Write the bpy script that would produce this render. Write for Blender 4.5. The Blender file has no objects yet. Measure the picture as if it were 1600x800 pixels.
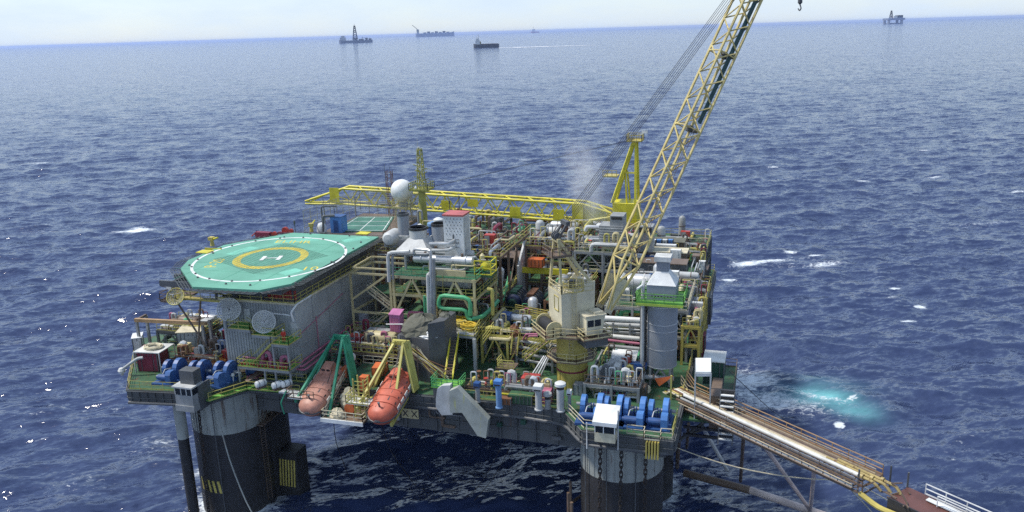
import bpy, math, random
import numpy as np
from mathutils import Vector, Matrix
R = math.radians
sc = bpy.context.scene
col = sc.collection
rnd = random.Random(7)

# ------------------------------------------------------------------ camera
F_PX = 1300.0
CAM = Vector((41, -120, 64))
pitch = math.atan((400 - 49) / F_PX); roll = R(1.75); yaw = R(-17.5)
fw = Vector((math.sin(yaw) * math.cos(pitch), math.cos(yaw) * math.cos(pitch), -math.sin(pitch)))
rt0 = Vector((math.cos(yaw), -math.sin(yaw), 0)); up0 = rt0.cross(fw)
rt = rt0 * math.cos(roll) - up0 * math.sin(roll); up = rt.cross(fw)
cd = bpy.data.cameras.new('camera'); cam = bpy.data.objects.new('camera', cd); col.objects.link(cam)
cam.matrix_world = Matrix(((rt.x, up.x, -fw.x, CAM.x), (rt.y, up.y, -fw.y, CAM.y), (rt.z, up.z, -fw.z, CAM.z), (0, 0, 0, 1)))
cd.sensor_width = 36; cd.lens = 36 * F_PX / 1600; cd.clip_start = 1; cd.clip_end = 120000
sc.camera = cam

# surveying helpers: a sight line of the photograph met with a known height / depth plane
def ray(px, py): return fw * F_PX + rt * (px - 800) - up * (py - 400)
def P(px, py, z):
    d = ray(px, py); return CAM + d * ((z - CAM.z) / d.z)
def PY(px, py, y):
    d = ray(px, py); return CAM + d * ((y - CAM.y) / d.y)
def PX(px, py, x):
    d = ray(px, py); return CAM + d * ((x - CAM.x) / d.x)

# ------------------------------------------------------------------ materials
def new_mat(name):
    m = bpy.data.materials.new(name); m.use_nodes = True
    nt = m.node_tree; return m, nt, nt.nodes, nt.links, nt.nodes['Principled BSDF']
def N(ns, t, **kw):
    n = ns.new(t)
    for k, v in kw.items():
        if k in n.inputs: n.inputs[k].default_value = v
        else: setattr(n, k, v)
    return n
MATS = {}
def paint(name, rgb, rough=.5, rust=.35, rustcol=(.11, .045, .018), metal=0, scale=1.0, var=.22, streak=True, alpha=None):
    """worn marine paint: mottled tone, rust blooms and runs, slightly uneven surface"""
    m, nt, ns, ln, b = new_mat(name)
    tc = ns.new('ShaderNodeNewGeometry')
    n1 = N(ns, 'ShaderNodeTexNoise', Scale=.55 * scale, Detail=5, Roughness=.62)
    ln.new(tc.outputs['Position'], n1.inputs['Vector'])
    mp = ns.new('ShaderNodeMapping'); mp.inputs['Scale'].default_value = (1.6 * scale, 1.6 * scale, (.22 if streak else 1.6) * scale)
    ln.new(tc.outputs['Position'], mp.inputs['Vector'])
    n2 = N(ns, 'ShaderNodeTexNoise', Scale=1.5, Detail=6, Roughness=.7)
    ln.new(mp.outputs[0], n2.inputs['Vector'])
    r1 = ns.new('ShaderNodeValToRGB')
    r1.color_ramp.elements[0].position = .3; r1.color_ramp.elements[1].position = .7
    r1.color_ramp.elements[0].color = (*[c * (1 - var * 1.5) for c in rgb], 1)
    r1.color_ramp.elements[1].color = (*[min(1, c * (1 + var * .5)) for c in rgb], 1)
    ln.new(n1.outputs[0], r1.inputs[0])
    r2 = ns.new('ShaderNodeValToRGB')
    lo = .725 - .25 * rust
    r2.color_ramp.elements[0].position = lo; r2.color_ramp.elements[1].position = lo + .12
    r2.color_ramp.elements[0].color = (0, 0, 0, 1); v = min(1, .35 + rust); r2.color_ramp.elements[1].color = (v, v, v, 1)
    ln.new(n2.outputs[0], r2.inputs[0])
    mx = N(ns, 'ShaderNodeMix', data_type='RGBA'); ln.new(r2.outputs[0], mx.inputs[0]); ln.new(r1.outputs[0], mx.inputs[6])
    mx.inputs[7].default_value = (*rustcol, 1)
    ln.new(mx.outputs[2], b.inputs['Base Color'])
    b.inputs['Roughness'].default_value = rough; b.inputs['Metallic'].default_value = metal
    bp = N(ns, 'ShaderNodeBump', Strength=.25, Distance=.04); ln.new(n2.outputs[0], bp.inputs['Height']); ln.new(bp.outputs[0], b.inputs['Normal'])
    MATS[name] = m; return m
def hexc(s):  # sRGB hex -> linear
    return tuple((c / 12.92 if c <= .04045 else ((c + .055) / 1.055) ** 2.4) for c in (int(s[i:i + 2], 16) / 255 for i in (0, 2, 4)))
paint('cream', (.58, .50, .27), rust=.5)
paint('cream_house', (.70, .64, .46), rust=.18, scale=.6)
paint('boom_cream', (.66, .54, .22), rust=.55, rustcol=(.22, .10, .03))
paint('ochre', (.50, .41, .10), rust=.55)
paint('yellow', (.66, .58, .035), rust=.22)
paint('rail_yellow', (.50, .45, .12), rust=.45)
paint('deck_green', (.045, .125, .055), rust=.7, rough=.6, streak=False, scale=.5, var=.4)
paint('bright_green', (.16, .42, .07), rust=.25)
paint('pipe_green', (.09, .40, .19), rust=.2)
paint('davit_green', (.03, .27, .15), rust=.25)
paint('grey', (.30, .31, .31), rust=.35)
paint('tower_grey', (.27, .29, .32), rust=.1, rough=.4, scale=.35, var=.12)
paint('light_grey', (.50, .51, .50), rust=.25)
paint('dark_grey', (.10, .105, .11), rust=.4)
paint('soot', (.034, .033, .034), rust=.45, rustcol=(.075, .042, .026))
paint('hull_grey', (.37, .39, .36), rust=.6, scale=.35)
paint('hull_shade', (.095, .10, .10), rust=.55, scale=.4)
paint('wall_grey', (.38, .40, .40), rust=.38, scale=.4)
paint('silver', (.62, .63, .63), rust=.12, rough=.35, metal=.35)
paint('white', (.74, .75, .73), rust=.14, scale=.7)
paint('white_worn', (.66, .66, .62), rust=.4)
paint('brown', (.17, .12, .085), rust=.6)
paint('rust', (.17, .075, .035), rust=.6, rough=.8)
paint('maroon', (.22, .025, .05), rust=.25)
paint('red', (.42, .05, .035), rust=.3)
paint('pink', (.50, .16, .24), rust=.3)
paint('pink_box', (.52, .18, .36), rust=.15)
paint('orange', (.62, .15, .045), rust=.22, rustcol=(.30, .16, .10), scale=.8)
paint('boat_orange', (.55, .125, .07), rust=.45, rustcol=(.40, .21, .16), scale=2.2)
paint('boat_faded', (.50, .23, .16), rust=.45, rustcol=(.42, .28, .22), scale=2.2)
paint('blue', (.085, .23, .55), rust=.2, rough=.4)
paint('net_rope', (.10, .22, .16), rust=.2)
paint('blue_shaded_worn', (.05, .13, .34), rust=.6)  # windlass blue with the left wing's shade put into the colour, plus heavier rust
paint('blue_dark', (.03, .085, .24), rust=.35, rough=.45)
paint('engine_blue', (.02, .03, .075), rust=.3)
paint('engine_green', (.015, .06, .04), rust=.3)
paint('rubber', (.02, .02, .022), rust=.1, rough=.8)
paint('glass', (.015, .02, .025), rough=.1, rust=.05, var=.1)
paint('tarp_green', (.34, .40, .11), rust=.2, rough=.8, scale=2)
paint('tarp_olive', (.13, .13, .10), rust=.5, rough=.9, scale=1.2)
paint('canvas', (.62, .56, .40), rust=.3, rough=.85, scale=2)
paint('rope_yellow', (.62, .42, .03), rust=.2, rough=.8)
paint('heli_net', (.13, .14, .13), rust=.3)
paint('ochre_beam', (.48, .30, .14), rust=.4)
paint('tarp_orange', (.68, .27, .05), rust=.2, rough=.9, scale=1.5)
paint('white_stain', (.40, .42, .37), rust=.6, rustcol=(.42, .42, .12), scale=.8)
paint('rail_green', (.08, .34, .12), rust=.2)
paint('blue_pale', (.16, .30, .52), rust=.25)
paint('dark_teal', (.03, .10, .11), rust=.2)
paint('red_roof', (.50, .12, .11), rust=.2)
paint('mast_olive', (.36, .35, .08), rust=.4)
paint('net_frame', (.36, .33, .22), rust=.4)
paint('court_green', (.06, .19, .13), rust=.3, rustcol=(.12, .2, .14), streak=False)
paint('lime', (.42, .55, .08), rust=.2)
paint('walk_net', (.035, .09, .09), rust=.2)
paint('tan_pipe', (.40, .33, .22), rust=.6)
paint('rail_rust', (.42, .26, .13), rust=.5)
paint('hose_yellow', (.40, .31, .12), rust=.8)
paint('gang_red', (.13, .055, .045), rust=.3)
paint('brace_pink', (.66, .54, .48), rust=.35)
paint('ship_grey', (.22, .24, .28), rust=.2)
paint('red_cloth', (.55, .05, .03), rust=.02, rough=.9)
paint('skin', (.42, .22, .14), rust=.02)
paint('navy_cloth', (.03, .04, .08), rust=.05, rough=.9)
paint('chain', (.035, .028, .024), rust=.6, rough=.8)
paint('dish', (.72, .73, .70), rust=.2)
paint('wire', (.04, .04, .042), rust=.3)

EACH = {'post', 'guard_strap', 'flange', 'strap', 'saddle', 'window', 'hatch', 'side_plate', 'window_post', 'band', 'upright', 'nozzle', 'bracket_arm', 'hoop', 'chain_wheel', 'cable_riser', 'stair_post', 'hazard_stripe'}
# ------------------------------------------------------------------ mesh builder
class MB:
    def __init__(s): s.v = []; s.f = []; s.cut = []
    def add(s, vs, fs):
        o = len(s.v); s.cut.append((o, len(s.f))); s.v += [tuple(v) for v in vs]; s.f += [tuple(i + o for i in f) for f in fs]; return s
    def box(s, x0, y0, z0, x1, y1, z1):
        if x0 > x1: x0, x1 = x1, x0
        if y0 > y1: y0, y1 = y1, y0
        if z0 > z1: z0, z1 = z1, z0
        return s.add([(x0, y0, z0), (x1, y0, z0), (x1, y1, z0), (x0, y1, z0), (x0, y0, z1), (x1, y0, z1), (x1, y1, z1), (x0, y1, z1)],
              [(3, 2, 1, 0), (4, 5, 6, 7), (0, 1, 5, 4), (1, 2, 6, 5), (2, 3, 7, 6), (3, 0, 4, 7)])
    def obox(s, c, u, v, w):
        """box from centre and three half vectors"""
        c, u, v, w = map(Vector, (c, u, v, w))
        return s.add([c - u - v - w, c + u - v - w, c + u + v - w, c - u + v - w, c - u - v + w, c + u - v + w, c + u + v + w, c - u + v + w],
              [(3, 2, 1, 0), (4, 5, 6, 7), (0, 1, 5, 4), (1, 2, 6, 5), (2, 3, 7, 6), (3, 0, 4, 7)])
    def bar(s, p, q, w=.2, h=None):
        p, q = Vector(p), Vector(q); d = q - p
        if d.length < 1e-4: return s
        d.normalize(); a = d.cross(Vector((0, 0, 1)))
        if a.length < .05: a = d.cross(Vector((0, 1, 0)))
        a.normalize(); b = a.cross(d); h = h or w
        return s.obox((p + q) / 2, a * w / 2, d * ((q - p).length / 2), b * h / 2)
    def tube(s, p, q, r=.1, n=6, r2=None, cap=True):
        p, q = Vector(p), Vector(q); d = q - p
        if d.length < 1e-5: return s
        d.normalize(); a = d.orthogonal().normalized(); b = d.cross(a); r2 = r if r2 is None else r2
        vs = []
        for c, rr in ((p, r), (q, r2)):
            for i in range(n):
                t = 2 * math.pi * i / n; vs.append(c + a * rr * math.cos(t) + b * rr * math.sin(t))
        fs = [(i, (i + 1) % n, n + (i + 1) % n, n + i) for i in range(n)]
        if cap: fs += [tuple(range(n))[::-1], tuple(range(n, 2 * n))]
        return s.add(vs, fs)
    def path(s, pts, r=.1, n=6, bend=None, close=False):
        """pipe through points with rounded elbows"""
        pts = [Vector(p) for p in pts]; out = [pts[0]]
        for i in range(1, len(pts) - 1):
            a, b, c = pts[i - 1], pts[i], pts[i + 1]
            k = min((bend or 2.2 * r), (a - b).length * .45, (c - b).length * .45)
            p, q = b + (a - b).normalized() * k, b + (c - b).normalized() * k
            for t in (0, .5, 1): out.append(p * (1 - t) ** 2 + b * 2 * t * (1 - t) + q * t * t)
        out.append(pts[-1])
        vs = []; fs = []; m = len(out); ref = None
        for i, p in enumerate(out):
            d = (out[min(i + 1, m - 1)] - out[max(i - 1, 0)])
            if d.length < 1e-6: d = Vector((0, 0, 1))
            d.normalize()
            if ref is None: ref = d.orthogonal()
            a = ref - d * ref.dot(d)
            if a.length < 1e-4: a = d.orthogonal()
            a.normalize(); ref = a; b = d.cross(a)
            for j in range(n):
                t = 2 * math.pi * j / n; vs.append(p + a * r * math.cos(t) + b * r * math.sin(t))
        for i in range(m - 1):
            for j in range(n):
                fs.append((i * n + j, i * n + (j + 1) % n, (i + 1) * n + (j + 1) % n, (i + 1) * n + j))
        fs += [tuple(range(n))[::-1], tuple(range((m - 1) * n, m * n))]
        return s.add(vs, fs)
    def lathe(s, prof, c=(0, 0, 0), n=24, axis='Z', cap=True):
        c = Vector(c); vs = []; fs = []
        for r, h in prof:
            for i in range(n):
                t = 2 * math.pi * i / n; x, y = r * math.cos(t), r * math.sin(t)
                vs.append(c + Vector({'Z': (x, y, h), 'X': (h, x, y), 'Y': (y, h, x)}[axis]))
        m = len(prof)
        for k in range(m - 1):
            for i in range(n): fs.append((k * n + i, k * n + (i + 1) % n, (k + 1) * n + (i + 1) % n, (k + 1) * n + i))
        if cap: fs += [tuple(range(n))[::-1], tuple(range((m - 1) * n, m * n))]
        return s.add(vs, fs)
    def prism(s, poly, z0, z1):
        n = len(poly); vs = [(p[0], p[1], z0) for p in poly] + [(p[0], p[1], z1) for p in poly]
        return s.add(vs, [tuple(range(n))[::-1], tuple(range(n, 2 * n))] + [(i, (i + 1) % n, n + (i + 1) % n, n + i) for i in range(n)])
    def slab(s, pts, vec):
        """any planar polygon pushed along a vector"""
        n = len(pts); v = Vector(vec); a = [Vector(p) for p in pts]; vs = a + [p + v for p in a]
        return s.add(vs, [tuple(range(n))[::-1], tuple(range(n, 2 * n))] + [(i, (i + 1) % n, n + (i + 1) % n, n + i) for i in range(n)])
    def rail(s, pts, h=1.1, r=.035, gap=1.6, bars=(1, .55), kick=True, close=False):
        pts = [Vector(p) for p in pts]
        if close: pts.append(pts[0])
        for a, b in zip(pts, pts[1:]):
            L = (b - a).length; k = max(1, round(L / gap))
            for i in range(k + 1):
                p = a.lerp(b, i / k); s.tube(p, p + Vector((0, 0, h)), r, 4)
            for t in bars: s.tube(a + Vector((0, 0, h * t)), b + Vector((0, 0, h * t)), r, 4)
            if kick: s.bar(a + Vector((0, 0, .07)), b + Vector((0, 0, .07)), .03, .14)
        return s
    def ladder(s, p, q, w=.5, side=(1, 0, 0), r=.035, step=.35):
        p, q, sd = Vector(p), Vector(q), Vector(side).normalized() * w / 2
        s.tube(p - sd, q - sd, r, 4); s.tube(p + sd, q + sd, r, 4)
        k = int((q - p).length / step)
        for i in range(1, k): c = p.lerp(q, i / k); s.tube(c - sd, c + sd, r * .8, 4)
        return s
    def lattice(s, A, B, n, chord=.12, lace=.06, nn=6):
        """four-chord truss between two quads A and B (lists of 4 points)"""
        A = [Vector(p) for p in A]; B = [Vector(p) for p in B]
        for a, b in zip(A, B): s.tube(a, b, chord, nn)
        for k in range(4):
            a0, b0, a1, b1 = A[k], B[k], A[(k + 1) % 4], B[(k + 1) % 4]
            for i in range(n):
                t0, t1 = i / n, (i + 1) / n
                if (i + k) % 2: s.tube(a0.lerp(b0, t0), a1.lerp(b1, t1), lace, 5)
                else: s.tube(a1.lerp(b1, t0), a0.lerp(b0, t1), lace, 5)
        return s
    def build(s, name, mat, parent=None, smooth=False, local=False, label=None):
        if name in EACH and len(s.cut) > 1 and parent is not None:      # every post, strap or flange is a piece of its own
            cuts = s.cut + [(len(s.v), len(s.f))]; ob = None
            for (a, fa), (b_, fb) in zip(cuts, cuts[1:]):
                m = MB(); m.add(s.v[a:b_], [tuple(i - a for i in f_) for f_ in s.f[fa:fb]]); ob = m.build(name, mat, parent, smooth, local, label)
            return ob
        v = s.v
        me = bpy.data.meshes.new(name)
        if parent is not None and not local:
            o = parent
            off = Vector((0, 0, 0))
            while o is not None: off += o.location; o = o.parent
            v = [(a - off.x, b - off.y, c - off.z) for a, b, c in v]
        me.from_pydata(v, [], s.f); me.update()
        me.materials.append(MATS[mat] if isinstance(mat, str) else mat)
        if smooth:
            me.shade_smooth()
            try: me.set_sharp_from_angle(angle=R(40))
            except Exception: pass
        ob = bpy.data.objects.new(name, me); col.objects.link(ob)
        if parent is not None: ob.parent = parent
        if label: ob['label'] = label
        return ob

def tag(o, label=None, cat=None, group=None, kind=None):
    if label: o['label'] = label
    if cat: o['category'] = cat
    if group: o['group'] = group
    if kind: o['kind'] = kind
    return o
def T(name, label, cat, loc=(0, 0, 0), group=None, rz=0):
    o = bpy.data.objects.new(name, None); col.objects.link(o); o.empty_display_size = .3
    o.location = loc; o.rotation_euler = (0, 0, rz); return tag(o, label, cat, group)
def dup(root, loc, rz=None, label=None, group=None, scale=None):
    r = root.copy(); col.objects.link(r); r.location = loc
    if rz is not None: r.rotation_euler = (0, 0, rz)
    if scale: r.scale = (scale,) * 3
    if label: r['label'] = label
    if group: r['group'] = group
    for ch in list(root.children):
        c = ch.copy(); col.objects.link(c); c.parent = r
        for g in ch.children:
            d = g.copy(); col.objects.link(d); d.parent = c
    return r
def lump(c, size, n=14, seed=0, amp=.25, flat=True):
    """a draped, uneven heap: dome of quads with folded noise"""
    rr = random.Random(seed); m = MB(); rows = 7; vs = []; fs = []
    ph = [(rr.uniform(0, 6.3), rr.randint(2, 5), rr.uniform(.3, 1)) for _ in range(5)]
    for k in range(rows + 1):
        a = math.pi / 2 * k / rows
        for i in range(n):
            t = 2 * math.pi * i / n
            w = 1 + amp * sum(math.sin(f * t + p + 2.2 * k * q) * q for p, f, q in ph) / 3 + rr.uniform(-1, 1) * amp * .3
            vs.append((c[0] + size[0] * math.cos(a) * math.cos(t) * w, c[1] + size[1] * math.cos(a) * math.sin(t) * w, c[2] + size[2] * math.sin(a) * (1 + amp * .5 * math.sin(3 * t + k)) if k else c[2]))
    for k in range(rows):
        for i in range(n): fs.append((k * n + i, k * n + (i + 1) % n, (k + 1) * n + (i + 1) % n, (k + 1) * n + i))
    fs.append(tuple(range(n))[::-1]); fs.append(tuple(range(rows * n, rows * n + n)))
    return m.add(vs, fs)
def letters(txt, size, origin, xdir, ydir, mat, name, parent, thick=.0, kind_label=None):
    """flat painted lettering as a mesh lying in the plane of xdir, ydir"""
    cu = bpy.data.curves.new(name, 'FONT'); cu.body = txt; cu.size = size; cu.align_x = 'CENTER'; cu.align_y = 'CENTER'; cu.extrude = thick; cu.resolution_u = 2
    to = bpy.data.objects.new(name, cu); col.objects.link(to)
    me = bpy.data.meshes.new_from_object(to.evaluated_get(bpy.context.evaluated_depsgraph_get()))
    bpy.data.objects.remove(to); bpy.data.curves.remove(cu)
    x, y = Vector(xdir).normalized(), Vector(ydir).normalized(); z = x.cross(y).normalized(); o = Vector(origin)
    if parent: o = o - parent.location
    for v in me.vertices: v.co = o + x * v.co.x + y * v.co.y + z * v.co.z
    me.materials.clear(); me.materials.append(MATS[mat])
    ob = bpy.data.objects.new(name, me); col.objects.link(ob); ob.parent = parent; return ob

# ------------------------------------------------------------------ world, sun, air
SUN_EL, SUN_AZ = 58, 190     # azimuth of the sun in the scene, degrees counter-clockwise from +X
sc.world = bpy.data.worlds.new('World'); sc.world.use_nodes = True
nt = sc.world.node_tree; ns = nt.nodes; ln = nt.links; bg = ns['Background']
sky = ns.new('ShaderNodeTexSky'); sky.sky_type = 'NISHITA'; sky.sun_disc = False
sky.sun_elevation = R(SUN_EL); sky.sun_rotation = R(90 - SUN_AZ); sky.air_density = 1.0; sky.dust_density = .5; sky.ozone_density = 2.5; sky.altitude = 60
tc = ns.new('ShaderNodeTexCoord'); mp = ns.new('ShaderNodeMapping'); mp.inputs['Scale'].default_value = (2.2, 2.2, 9)
ln.new(tc.outputs['Generated'], mp.inputs[0])
cn = N(ns, 'ShaderNodeTexNoise', Scale=2.6, Detail=7, Roughness=.58); ln.new(mp.outputs[0], cn.inputs['Vector'])
cr = ns.new('ShaderNodeValToRGB'); cr.color_ramp.elements[0].position = .38; cr.color_ramp.elements[1].position = .68; cr.color_ramp.elements[0].color = (.60, .60, .60, 1); cr.color_ramp.elements[1].color = (.93, .93, .93, 1); ln.new(cn.outputs[0], cr.inputs[0])
cm = N(ns, 'ShaderNodeMix', data_type='RGBA'); sxyz = ns.new('ShaderNodeSeparateXYZ'); ln.new(tc.outputs['Generated'], sxyz.inputs[0])
thin = ns.new('ShaderNodeMapRange'); thin.inputs['From Min'].default_value = .04; thin.inputs['From Max'].default_value = .34; thin.inputs['To Min'].default_value = 1.0; thin.inputs['To Max'].default_value = .42; ln.new(sxyz.outputs['Z'], thin.inputs['Value'])
cf = N(ns, 'ShaderNodeMath', operation='MULTIPLY'); ln.new(cr.outputs[0], cf.inputs[0]); ln.new(thin.outputs[0], cf.inputs[1])     # the cloud veil thins out above the horizon
ln.new(cf.outputs[0], cm.inputs[0]); ln.new(sky.outputs[0], cm.inputs[6])
cm.inputs[7].default_value = (3.9, 4.65, 5.55, 1)       # thin bright cloud
ln.new(cm.outputs[2], bg.inputs[0]); bg.inputs[1].default_value = .13
sd = bpy.data.lights.new('sun', 'SUN'); sd.energy = 3.0; sd.angle = R(6); sd.color = (1, .95, .87)
so = bpy.data.objects.new('sun', sd); col.objects.link(so)
sv = Vector((math.cos(R(SUN_AZ)) * math.cos(R(SUN_EL)), math.sin(R(SUN_AZ)) * math.cos(R(SUN_EL)), math.sin(R(SUN_EL))))
so.rotation_euler = sv.to_track_quat('Z', 'Y').to_euler()
vs_ = sc.view_settings; vs_.view_transform = 'Standard'; vs_.look = 'None'; vs_.exposure = .50; vs_.gamma = 1
sc.cycles.use_denoising = False; sc.cycles.max_bounces = 6; sc.cycles.diffuse_bounces = 3; sc.cycles.glossy_bounces = 3; sc.cycles.volume_bounces = 1
sc.cycles.transparent_max_bounces = 6

hz, nt, ns, ln, b = new_mat('air'); ns.remove(b)
pv = N(ns, 'ShaderNodeVolumePrincipled', Density=3.5e-5, Anisotropy=.25); pv.inputs['Color'].default_value = (.50, .64, 1, 1)
ln.new(pv.outputs[0], ns['Material Output'].inputs['Volume'])
m = MB().box(-45000, -45000, -3, 45000, 45000, 84)
ho = m.build('haze', hz); tag(ho, 'pale sea haze lying over the far water', 'haze', kind='stuff')
# ------------------------------------------------------------------ the sea
def build_sea():
    k = 64 * 860
    rs = [15.0]
    while rs[-1] < 42000:
        r = rs[-1]; rs.append(r + min(max(.5, .42 * r * r / k), r * .12))
    rs = np.array(rs)
    front = math.atan2(fw.y, fw.x)
    a = np.concatenate([np.linspace(-R(50), R(50), 820), np.linspace(R(50), 2 * math.pi - R(50), 110)[1:-1]]) + front
    RR, AA = np.meshgrid(rs, a, indexing='ij')
    x = CAM.x + RR * np.cos(AA); y = CAM.y + RR * np.sin(AA)
    dr = np.gradient(rs)[:, None]
    dsp = np.maximum(np.minimum(dr, RR * .0022 * 2), RR * .0022)
    z = np.zeros_like(x); dx = np.zeros_like(x); dy = np.zeros_like(x)
    rng = np.random.RandomState(3)
    wd = R(-62)
    for i in range(84):
        L = 2.8 * (34 / 2.8) ** rng.rand()
        th = wd + rng.normal() * (.38 if L > 15 else .62)
        A = .0150 * L ** .82 * rng.uniform(.5, 1.3) * .55 * (1 if L < 14 else (14 / L) ** .9)
        kx, ky = math.cos(th) * 2 * math.pi / L, math.sin(th) * 2 * math.pi / L
        fade = np.clip((L / (2.2 * dsp) - 1) / 1.5, 0, 1)
        ph = kx * x + ky * y + rng.rand() * 6.28
        z += A * fade * np.sin(ph); c = .8 * A * fade * np.cos(ph)
        dx += c * math.cos(th); dy += c * math.sin(th)
    fx, fy = x.copy(), y.copy()
    x = x + dx; y = y + dy
    # foam (white water the wind and the legs raise) and the milky green plume of the discharge
    foam = np.clip((z - .85) * .9, 0, .6)
    def blob(px, py, sx, sy, ang=0, s=1.0):
        c = P(px, py, 0); X, Y = fx - c.x, fy - c.y; ca, sa = math.cos(ang), math.sin(ang)
        u, v = X * ca + Y * sa, -X * sa + Y * ca
        return s * np.exp(-(u / sx) ** 2 - (v / sy) ** 2)
    crest = wd + math.pi / 2
    for px, py, sx, sy, s in ((210, 360, 9, 2.6, 1.3), (212, 358, 4, 4, .9), (352, 168, 10, 5, 1.2), (50, 352, 9, 2.5, 1), (1170, 411, 6, 3, 1.2), (1200, 408, 9, 2.5, 1.1), (1290, 413, 9, 2.5, .95),
                              (1237, 396, 3, 1.6, 1.1), (1275, 398, 2.6, 1.8, 1.3), (1398, 452, 1.7, 1.2, 1.4), (1440, 480, 1.5, 1.1, 1.5), (1420, 498, 2.2, .8, 1.4), (1392, 466, 3, 1, .8), (1138, 438, 3, 1.6, 1.2),
                              (1312, 664, 1.2, 1.0, 1.5), (1332, 625, 2, .8, 1), (585, 593, 2, 1, 1), (65, 255, 12, 3, .9), (240, 235, 9, 3, .9), (130, 240, 8, 2.5, .8), (700, 690, 3, 1.4, .9), (820, 742, 5, 1.6, .75),
                              (870, 700, 6, 3, .6), (180, 640, 3, 1.2, .7), (60, 650, 3, 1.5, .7), (250, 690, 4, 2, .7), (690, 745, 3, 1.2, .7), (660, 790, 4, 1.2, .6), (1540, 350, 18, 2.5, .7), (1445, 236, 5, 2, 1), (1460, 275, 5, 2, 1),
                              (1590, 300, 6, 2, 1), (1350, 285, 5, 2, 1), (1210, 262, 5, 2, .9), (1180, 585, 3, 1, .6), (930, 640, 2, 1, .4), (1225, 128, 14, 5, 1), (980, 92, 30, 8, .9), (820, 250, 6, 3, .8), (765, 208, 7, 3, .8), (365, 305, 5, 2, .8), (560, 225, 8, 3, .8)):
        foam = np.maximum(foam, blob(px, py, sx, sy, crest if py < 560 else crest + .3, s))
    legs = [(-29.5, -30, 5.0), (25.5, -28.7, 5.0), (-29.5, -25, 5), (25.5, -13, 4.6), (25.5, 28, 5), (-29.5, 28, 5)]
    for cx, cy, r in legs:
        d = np.hypot(fx - cx, fy - cy) - r
        foam = np.maximum(foam, np.exp(-np.clip(d, 0, 99) / 3.2) * 1.05)
    wash = np.maximum(blob(1165, 592, 8, 9, .3, 1.05), blob(1205, 628, 12, 5, -.2, .98)); wash = np.maximum(wash, blob(1085, 770, 6, 3.5, .2, .75)); wash = np.maximum(wash, blob(310, 740, 4.5, 3, .6, .75))
    foam = np.maximum(foam, wash)
    for q in ((255, 690, 13, 9, .50), (120, 760, 11, 8, .46), (620, 745, 15, 9, .46), (740, 700, 12, 7, .44), (1100, 765, 8, 6, .62), (1180, 600, 9, 9, .6), (330, 760, 6, 5, .62), (60, 640, 12, 8, .42), (1500, 700, 14, 8, .38), (840, 690, 7, 4, .5), (530, 700, 8, 6, .46), (1240, 410, 30, 10, .5), (1520, 350, 30, 10, .45), (230, 360, 30, 12, .46), (60, 360, 30, 14, .48), (90, 250, 50, 20, .45)):
        foam = np.maximum(foam, blob(q[0], q[1], q[2], q[3], crest + .3, q[4]))
    foam = np.maximum(foam, np.maximum(blob(1275, 620, 8, 1.3, -.16, .85), blob(1320, 632, 5, 1.0, -.3, .6)))
    turq = blob(1290, 620, 5.5, 2.2, -.25, .85) + blob(1240, 626, 6, 1.8, -.1, .45) + blob(1335, 642, 4.5, 2.6, -.5, .35) + blob(1275, 600, 7, 4, 0, .22)
    nr, na = x.shape
    v = np.stack([x, y, z], -1).reshape(-1, 3).astype(np.float32)
    i, j = np.meshgrid(np.arange(nr - 1), np.arange(na), indexing='ij'); j2 = (j + 1) % na
    f = np.stack([i * na + j, (i + 1) * na + j, (i + 1) * na + j2, i * na + j2], -1).reshape(-1, 4).astype(np.int32)
    me = bpy.data.meshes.new('sea'); nf = len(f)
    me.vertices.add(len(v)); me.vertices.foreach_set('co', v.ravel())
    me.loops.add(nf * 4); me.loops.foreach_set('vertex_index', f.ravel())
    me.polygons.add(nf); me.polygons.foreach_set('loop_start', np.arange(0, nf * 4, 4, dtype=np.int32)); me.polygons.foreach_set('loop_total', np.full(nf, 4, dtype=np.int32))
    me.polygons.foreach_set('use_smooth', np.ones(nf, dtype=bool)); me.update()
    for nm, arr in (('foam', foam), ('turq', turq)):
        at = me.attributes.new(nm, 'FLOAT', 'POINT'); at.data.foreach_set('value', arr.astype(np.float32).ravel())
    ob = bpy.data.objects.new('sea', me); col.objects.link(ob); tag(ob, 'dark blue choppy open sea flecked with white caps', 'sea', kind='structure')
    m, nt, ns, ln, b = new_mat('sea_water'); me.materials.append(m)
    geo = ns.new('ShaderNodeNewGeometry')
    def mapped(sx, sy, sz, rz):
        mp = ns.new('ShaderNodeMapping'); mp.vector_type = 'TEXTURE'; mp.inputs['Rotation'].default_value = (0, 0, rz); mp.inputs['Scale'].default_value = (sx, sy, sz)
        ln.new(geo.outputs['Position'], mp.inputs[0]); return mp
    w1 = mapped(5.2, 2.0, 5, crest); w2 = mapped(1.6, .75, 2, crest + .25); w3 = mapped(20, 7, 20, crest - .1)
    n1 = N(ns, 'ShaderNodeTexNoise', Scale=1, Detail=5, Roughness=.62); ln.new(w1.outputs[0], n1.inputs['Vector'])
    n2 = N(ns, 'ShaderNodeTexNoise', Scale=1, Detail=4, Roughness=.65); ln.new(w2.outputs[0], n2.inputs['Vector'])
    n3 = N(ns, 'ShaderNodeTexNoise', Scale=1, Detail=5, Roughness=.6); ln.new(w3.outputs[0], n3.inputs['Vector'])
    # wavelet slopes straight from the noise, so that ripples keep their steepness at any distance
    acc = None
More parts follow.
